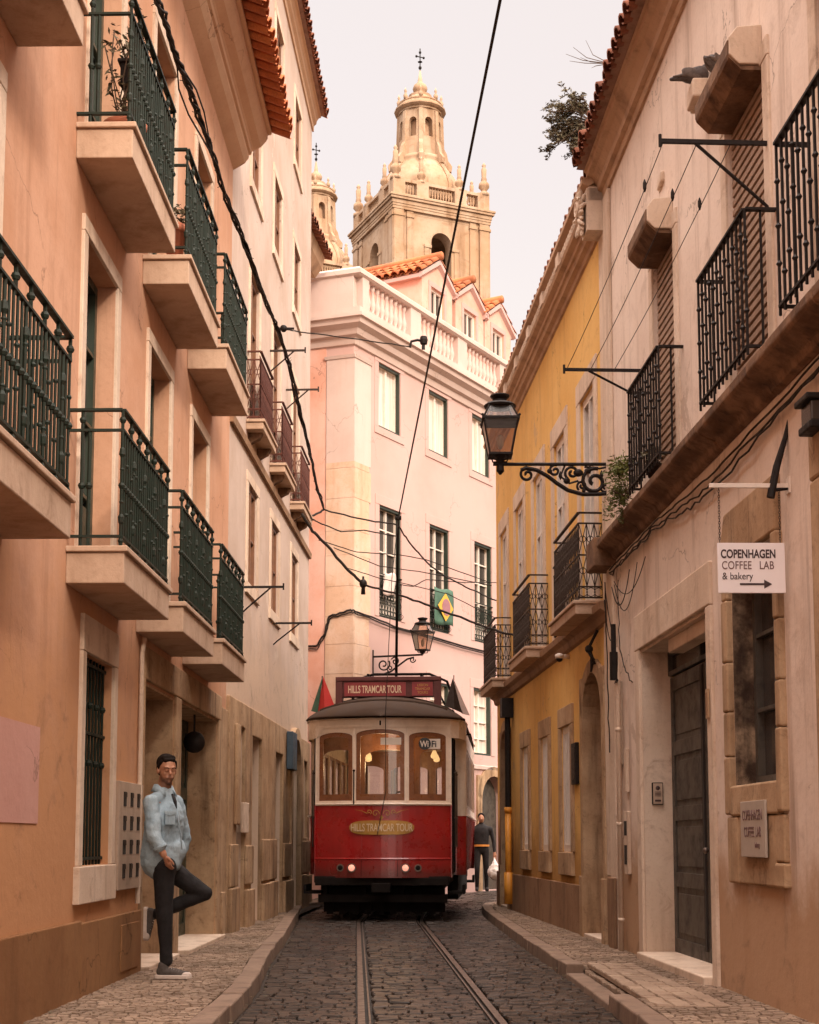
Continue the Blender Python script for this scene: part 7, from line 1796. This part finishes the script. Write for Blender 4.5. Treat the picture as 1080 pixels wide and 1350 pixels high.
# body: one continuous skin surface under the clothes, with head and hand
faceyaw = R(-62)   # looks out towards the street and the camera
HM = Matrix.Translation(head) @ Matrix.Rotation(faceyaw, 4, 'Z') @ Matrix.Rotation(R(8), 4, 'Y')    # local +x is forward
def hp(x, y, z): return tuple(HM @ Vector((x, y, z)))
HR = Matrix.Rotation(faceyaw, 4, 'Z')
el = [('e', hp(-0.012, 0, 0.028), (0.098, 0.076, 0.095), HR), ('e', hp(0.022, 0, -0.035), (0.064, 0.062, 0.085), HR), ('c', hp(0.05, 0, -0.085), hp(0.066, 0, -0.092), 0.026, 0.022),
      ('c', hp(0.084, 0, 0.010), hp(0.101, 0, -0.024), 0.008, 0.0125), ('e', hp(0.078, 0.029, 0.003), (0.013, 0.015, 0.010), HR), ('e', hp(0.078, -0.029, 0.003), (0.013, 0.015, 0.010), HR), ('c', hp(0.076, -0.03, 0.023), hp(0.076, 0.03, 0.023), 0.016, 0.016), ('c', hp(0.082, -0.018, -0.058), hp(0.082, 0.018, -0.058), 0.011, 0.011),
      ('e', hp(0.055, 0.034, -0.022), (0.026, 0.022, 0.028), HR), ('e', hp(0.055, -0.034, -0.022), (0.026, 0.022, 0.028), HR),
      ('e', hp(-0.005, 0.078, -0.008), (0.020, 0.010, 0.034), HR), ('e', hp(-0.005, -0.078, -0.008), (0.020, 0.010, 0.034), HR),
      ('c', tuple(neck), hp(-0.01, 0, -0.06), 0.062, 0.056), ('c', tuple(chest), tuple(neck), 0.10, 0.06), ('c', tuple(waist), tuple(chest), 0.09, 0.11),
      ('c', tuple(shR), tuple(shL), 0.05, 0.05), ('c', tuple(shR), tuple(elR), 0.045, 0.038), ('c', tuple(elR), tuple(wrR), 0.040, 0.028),
      ('c', tuple(pel), tuple(waist), 0.10, 0.09), ('c', tuple(hipR), tuple(kneeR), 0.07, 0.05), ('c', tuple(kneeR), tuple(ankR), 0.048, 0.035), ('c', tuple(hipL), tuple(kneeL), 0.07, 0.05), ('c', tuple(kneeL), tuple(ankL), 0.048, 0.036)]
elL = mp(244, 1106, 0.26); wrL = mp(236, 1132, 0.22)
el += [('c', tuple(shL), tuple(elL), 0.045, 0.038), ('c', tuple(elL), tuple(wrL), 0.038, 0.028)]
# right hand: palm on the hip pocket, fingers going into it, thumb along the front
ax = (hdR - wrR).normalized(); sd_ = Vector((0.72, -0.62, 0.0)).normalized() ; sd_ = (sd_ - ax * sd_.dot(ax)).normalized(); nm = ax.cross(sd_)
el += [('c', tuple(wrR), tuple(wrR + ax * 0.075), 0.027, 0.036, 0.62)]
for i, (o_, L_) in enumerate(((-0.030, 0.060), (-0.010, 0.072), (0.010, 0.070), (0.029, 0.058))):
    b0 = wrR + ax * 0.085 + sd_ * o_; b1 = b0 + ax * L_ * 0.5 + nm * 0.004; b2 = b1 + ax * L_ * 0.45 - nm * 0.012
    el += [('c', tuple(b0), tuple(b1), 0.0098, 0.009), ('c', tuple(b1), tuple(b2), 0.009, 0.0075)]
th = wrR + ax * 0.03 + sd_ * 0.032; el += [('c', tuple(th), tuple(th + ax * 0.035 + sd_ * 0.025), 0.013, 0.011), ('c', tuple(th + ax * 0.035 + sd_ * 0.025), tuple(th + ax * 0.066 + sd_ * 0.032), 0.011, 0.008)]
M['manskin'] = skin_mat('stubbled_skin', [(hp(0.045, 0, -0.108), 0.052, 0.088, 0.75, (0.10, 0.045, 0.028)), (hp(0.02, -0.062, -0.07), 0.03, 0.06, 0.6, (0.12, 0.05, 0.03)), (hp(0.02, 0.062, -0.07), 0.03, 0.06, 0.6, (0.12, 0.05, 0.03)),
    (hp(0.098, -0.012, -0.046), 0.012, 0.026, 0.8, (0.08, 0.034, 0.022)), (hp(0.098, 0.012, -0.046), 0.012, 0.026, 0.8, (0.08, 0.034, 0.022)),
    (hp(0.094, 0.0, -0.061), 0.010, 0.020, 0.5, (0.30, 0.09, 0.06))])
blob('body', el, 0.0055, 'manskin', man, 3)
# hair, stubble, eyes, brows
blob('hair', [('e', hp(-0.030, 0, 0.058), (0.098, 0.082, 0.080), HR), ('e', hp(-0.058, 0, 0.005), (0.058, 0.075, 0.075), HR), ('c', hp(0.022, -0.038, 0.100), hp(0.022, 0.038, 0.102), 0.026, 0.026), ('c', hp(0.056, -0.034, 0.084), hp(0.055, 0.036, 0.088), 0.017, 0.017), ('c', hp(0.03, -0.062, 0.07), hp(0.012, -0.072, 0.03), 0.014, 0.012), ('c', hp(0.03, 0.062, 0.07), hp(0.012, 0.072, 0.03), 0.014, 0.012), ('c', hp(0.0, -0.074, 0.03), hp(0.005, -0.075, 0.0), 0.013, 0.008), ('c', hp(0.0, 0.074, 0.03), hp(0.005, 0.075, 0.0), 0.013, 0.008)], 0.006, 'hair', man, 3)
for sy in (-1, 1):
    MB().tube([hp(0.0905, sy * 0.013, 0.021), hp(0.092, sy * 0.022, 0.0245), hp(0.0895, sy * 0.033, 0.0265), hp(0.083, sy * 0.044, 0.0245), hp(0.075, sy * 0.052, 0.020)], [0.0028, 0.0036, 0.0038, 0.003, 0.0015], 6).build('eyebrow', 'hair', man, smooth=True)
# shirt
TW = R(55)      # the shirt is wider across the shoulders than it is deep
sh_el = [('c', tuple(mp(212, 1131, 0.0)), tuple(waist), 0.190, 0.186, 0.80, TW), ('c', tuple(waist), tuple(chest), 0.186, 0.180, 0.78, TW), ('c', tuple(chest + Vector((0.01, 0, 0.0))), tuple(neck - Vector((0, 0, 0.055))), 0.175, 0.11, 0.74, TW),
         ('c', tuple(neck - Vector((0.0, 0, 0.05))), tuple(neck - Vector((0.0, 0, 0.035))), 0.085, 0.066), ('c', tuple(shR), tuple(neck - Vector((0, 0, 0.02))), 0.060, 0.066), ('c', tuple(shL), tuple(neck - Vector((0, 0, 0.02))), 0.060, 0.066),
         ('c', tuple(shR), tuple(elR), 0.072, 0.060), ('c', tuple(elR), tuple(elR.lerp(wrR, 0.58)), 0.060, 0.053), ('c', tuple(shL), tuple(elL), 0.072, 0.060), ('c', tuple(elL), tuple(elL.lerp(wrL, 0.6)), 0.058, 0.050),
         ('c', tuple(mp(205, 1143, -0.05)), tuple(mp(206, 1128, -0.04)), 0.085, 0.11), ('c', tuple(mp(229, 1138, -0.02)), tuple(mp(230, 1120, 0.0)), 0.07, 0.10)]
so_ = blob('denim_shirt', sh_el, 0.009, 'denim', man, 5)
tx = bpy.data.textures.new('cloth_folds', 'CLOUDS'); tx.noise_scale = 0.16; tx.noise_depth = 2
dm = so_.modifiers.new('folds', 'DISPLACE'); dm.texture = tx; dm.strength = 0.032; dm.mid_level = 0.5
tx2 = bpy.data.textures.new('cloth_creases', 'CLOUDS'); tx2.noise_scale = 0.055; tx2.noise_depth = 3
dm2 = so_.modifiers.new('creases', 'DISPLACE'); dm2.texture = tx2; dm2.strength = 0.016; dm2.mid_level = 0.5
cc_ = neck + Vector((0.0, 0, 0.012)); fa_ = faceyaw * 0.6; ck = MB(); NC = 22
for i in range(NC + 1):
    t_ = -1 + 2 * i / NC; a_ = fa_ + math.pi + t_ * 2.55; dr__ = Vector((math.cos(a_), math.sin(a_), 0)); dp = max(0.0, abs(t_) - 0.62) / 0.38
    for (rr_, zz_) in ((0.070, -0.02), (0.068, 0.038 - 0.05 * dp), (0.082, 0.040 - 0.05 * dp), (0.110, -0.020 - 0.045 * dp)): ck.v.append(tuple(cc_ + dr__ * rr_ + Vector((0, 0, zz_))))
for i in range(NC):
    for j in range(3): ck.f.append((i*4 + j, i*4 + j + 1, (i+1)*4 + j + 1, (i+1)*4 + j))
co = ck.build('collar', 'denim', so_, smooth=True, fix=False); s_ = co.modifiers.new('t', 'SOLIDIFY'); s_.thickness = 0.006
fw = Vector((0.80, -0.60, 0)).normalized(); rt = Vector((0.60, 0.80, 0))
# chest pocket with flap, placket and cuff, pressed on the cloth towards the camera
pc = mp(224, 1074, -0.158); PM = Matrix.Translation(pc) @ Matrix.Rotation(R(22), 4, 'Z')
MB().box(-0.042, 0.045, -0.006, 0.02, -0.085, 0.02).build('pocket', 'denim', so_, bevel=0.004).matrix_basis = PM
MB().prism_y([(-0.05, 0.03), (0.053, 0.03), (0.053, 0.008), (0.0, -0.012), (-0.05, 0.008)], -0.012, 0.005).build('pocket_flap', 'denim', so_, bevel=0.003).matrix_basis = PM
cf0, cf1 = elR.lerp(wrR, 0.55), elR.lerp(wrR, 0.70)
MB().tube([cf0, cf1], [0.064, 0.060], 18).build('cuff', 'denim', so_, smooth=True, bevel=0.006)
MB().tube([mp(227, 1047, -0.110), mp(231, 1057, -0.128), mp(233, 1066, -0.132)], [0.010, 0.016, 0.003], 8).build('undershirt', 'darkcloth', man, smooth=True)
MB().tube([mp(233, 1066, -0.132), mp(237, 1092, -0.125), mp(240, 1120, -0.115)], 0.0045, 5).build('placket', 'denim', so_, smooth=True)
# jeans
jk = [('c', tuple(hipR), tuple(kneeR), 0.100, 0.068), ('c', tuple(kneeR), tuple(ankR + Vector((0, 0, 0.035))), 0.067, 0.053), ('c', tuple(hipL), tuple(kneeL), 0.098, 0.070), ('c', tuple(kneeL), tuple(kneeL.lerp(ankL, 0.93)), 0.068, 0.050), ('c', tuple(hipR + Vector((0.01, 0, .0))), tuple(hipL + Vector((0.01, 0, .0))), 0.100, 0.100)]
jo = blob('black_jeans', jk, 0.009, 'blackjeans', man, 4)
d2 = jo.modifiers.new('folds', 'DISPLACE'); d2.texture = tx; d2.strength = 0.02; d2.mid_level = 0.5
# shoes
def shoe(Mx):
    up = [('c', (-0.02, 0, 0.055), (0.10, 0, 0.045), 0.040, 0.034), ('c', (0.10, 0, 0.04), (0.185, 0, 0.032), 0.035, 0.026), ('c', (-0.01, 0, 0.05), (-0.005, 0, 0.10), 0.040, 0.042)]
    o = blob('shoe', up, 0.008, 'shoegrey', man, 2); o.matrix_basis = Mx
    prof = [(-0.066, -0.030), (-0.045, -0.040), (0.06, -0.040), (0.13, -0.046), (0.19, -0.040), (0.218, -0.018), (0.220, 0.010), (0.19, 0.036), (0.13, 0.042), (0.06, 0.038), (-0.045, 0.036), (-0.066, 0.025)]
    MB().prism_z([(x, y) for (x, y) in prof], 0.0, 0.030).build('sole', 'rubber', o, bevel=0.005)
    blob('toe_cap', [('e', (0.175, 0, 0.032), (0.045, 0.036, 0.024))], 0.006, 'rubber', o, 1)
    m = MB()
    for i in range(5): m.tube([(0.045 + i * 0.02, -0.022, 0.084 - i * 0.006), (0.052 + i * 0.02, 0.022, 0.086 - i * 0.006)], 0.003, 4)
    m.build('lace', 'rubber', o)
ax0 = mp(216, 1289, -0.05); shoe(Matrix.Translation((ax0.x, ax0.y, 0.0)) @ Matrix.Rotation(R(-8), 4, 'Z') @ Matrix.Scale(1.08, 4))
# the other sole is flat against the wall, toes down
aw = mp(190, 1206, 0.14)
Rw = Matrix(((0, 0, 1, 0), (0, 1, 0, 0), (-1, 0, 0, 0), (0, 0, 0, 1)))
shoe(Matrix.Translation(aw) @ Rw)
blob('ankle', [('c', tuple(kneeL.lerp(ankL, 0.9)), tuple(ankL), 0.038, 0.036)], 0.008, 'skin', man, 1)
# belt
# the passer-by beyond the tram
pb0 = at(635, 1181, 34.0); pb0.z = 0.0
ps = empty('person', (pb0.x, pb0.y, 0.09), R(0), 'passer-by in dark clothes with an orange waist band carrying a white bag', 'person')
bb = [('c', (0, 0, 1.0), (0, 0, 1.36), 0.16, 0.19, 0.7), ('c', (-0.19, 0, 1.41), (0.19, 0, 1.41), 0.075, 0.075), ('c', (0, 0, 1.45), (0, 0, 1.56), 0.055, 0.05), ('e', (0, 0.01, 1.66), (0.06, 0.07, 0.09)), ('c', (-0.22, 0, 1.40), (-0.27, 0.02, 1.12), 0.05, 0.04), ('c', (-0.27, 0.02, 1.12), (-0.26, -0.08, 0.88), 0.04, 0.03), ('c', (0.22, 0, 1.40), (0.28, 0.02, 1.12), 0.05, 0.04), ('c', (0.28, 0.02, 1.12), (0.30, -0.04, 0.88), 0.04, 0.03), ('c', (-0.09, 0, 0.95), (-0.10, -0.05, 0.5), 0.09, 0.06), ('c', (-0.10, -0.05, 0.5), (-0.10, 0.06, 0.08), 0.06, 0.045), ('c', (0.09, 0, 0.95), (0.11, 0.04, 0.5), 0.09, 0.06), ('c', (0.11, 0.04, 0.5), (0.12, 0.08, 0.08), 0.06, 0.045), ('c', (-0.10, 0.06, 0.05), (-0.11, -0.12, 0.04), 0.045, 0.04), ('c', (0.12, 0.08, 0.05), (0.13, -0.08, 0.04), 0.045, 0.04)]
blob('body', bb, 0.016, 'darkcloth', ps, 3)
blob('face', [('e', (0, -0.012, 1.655), (0.070, 0.09, 0.108)), ('c', (0, -0.10, 1.66), (0, -0.112, 1.64), 0.01, 0.014)], 0.01, 'skin', ps, 2); blob('hair', [('e', (0, 0.02, 1.70), (0.084, 0.095, 0.09))], 0.01, 'hair', ps, 2)
for hx, hy in ((-0.26, -0.09), (0.30, -0.05)):
    e_ = [('c', (hx, hy, 0.88), (hx, hy - 0.01, 0.81), 0.030, 0.036, 0.6)]
    for i in range(4): e_.append(('c', (hx - 0.027 + i * 0.018, hy - 0.01, 0.80), (hx - 0.027 + i * 0.018, hy - 0.03, 0.73), 0.0095, 0.008))
    e_.append(('c', (hx + 0.03, hy - 0.01, 0.85), (hx + 0.045, hy - 0.03, 0.80), 0.011, 0.009)); blob('hand', e_, 0.008, 'skin', ps, 1)
M['orangeband'] = paint('orange_band', (0.75, 0.30, 0.06), 0.7, 0.1)
MB().lathe([(0.185, 0), (0.188, 0.045)], (0, 0, 1.02), 18, squash=0.78).build('waist_band', 'orangeband', ps)
MB().lathe([(0.16, 0), (0.165, 0.46)], (0, 0, 0.56), 14, squash=0.8).build('apron', 'darkcloth', ps) if False else None
M['plastic'] = paint('white_plastic_bag', (0.72, 0.66, 0.62), 0.5, 0.2, scale=14, bmp=0.6)
t = empty('carrier_bag', (pb0.x + 0.30, pb0.y - 0.16, 0.38), 0, 'white plastic carrier bag in the hand of the passer-by', 'bag')
bo = blob('bag', [('e', (0, 0, 0.16), (0.165, 0.11, 0.19)), ('c', (0, 0, 0.2), (-0.01, 0.08, 0.47), 0.12, 0.018)], 0.012, 'plastic', t, 2)
d2 = bo.modifiers.new('crumple', 'DISPLACE'); d2.texture = tx; d2.strength = 0.05
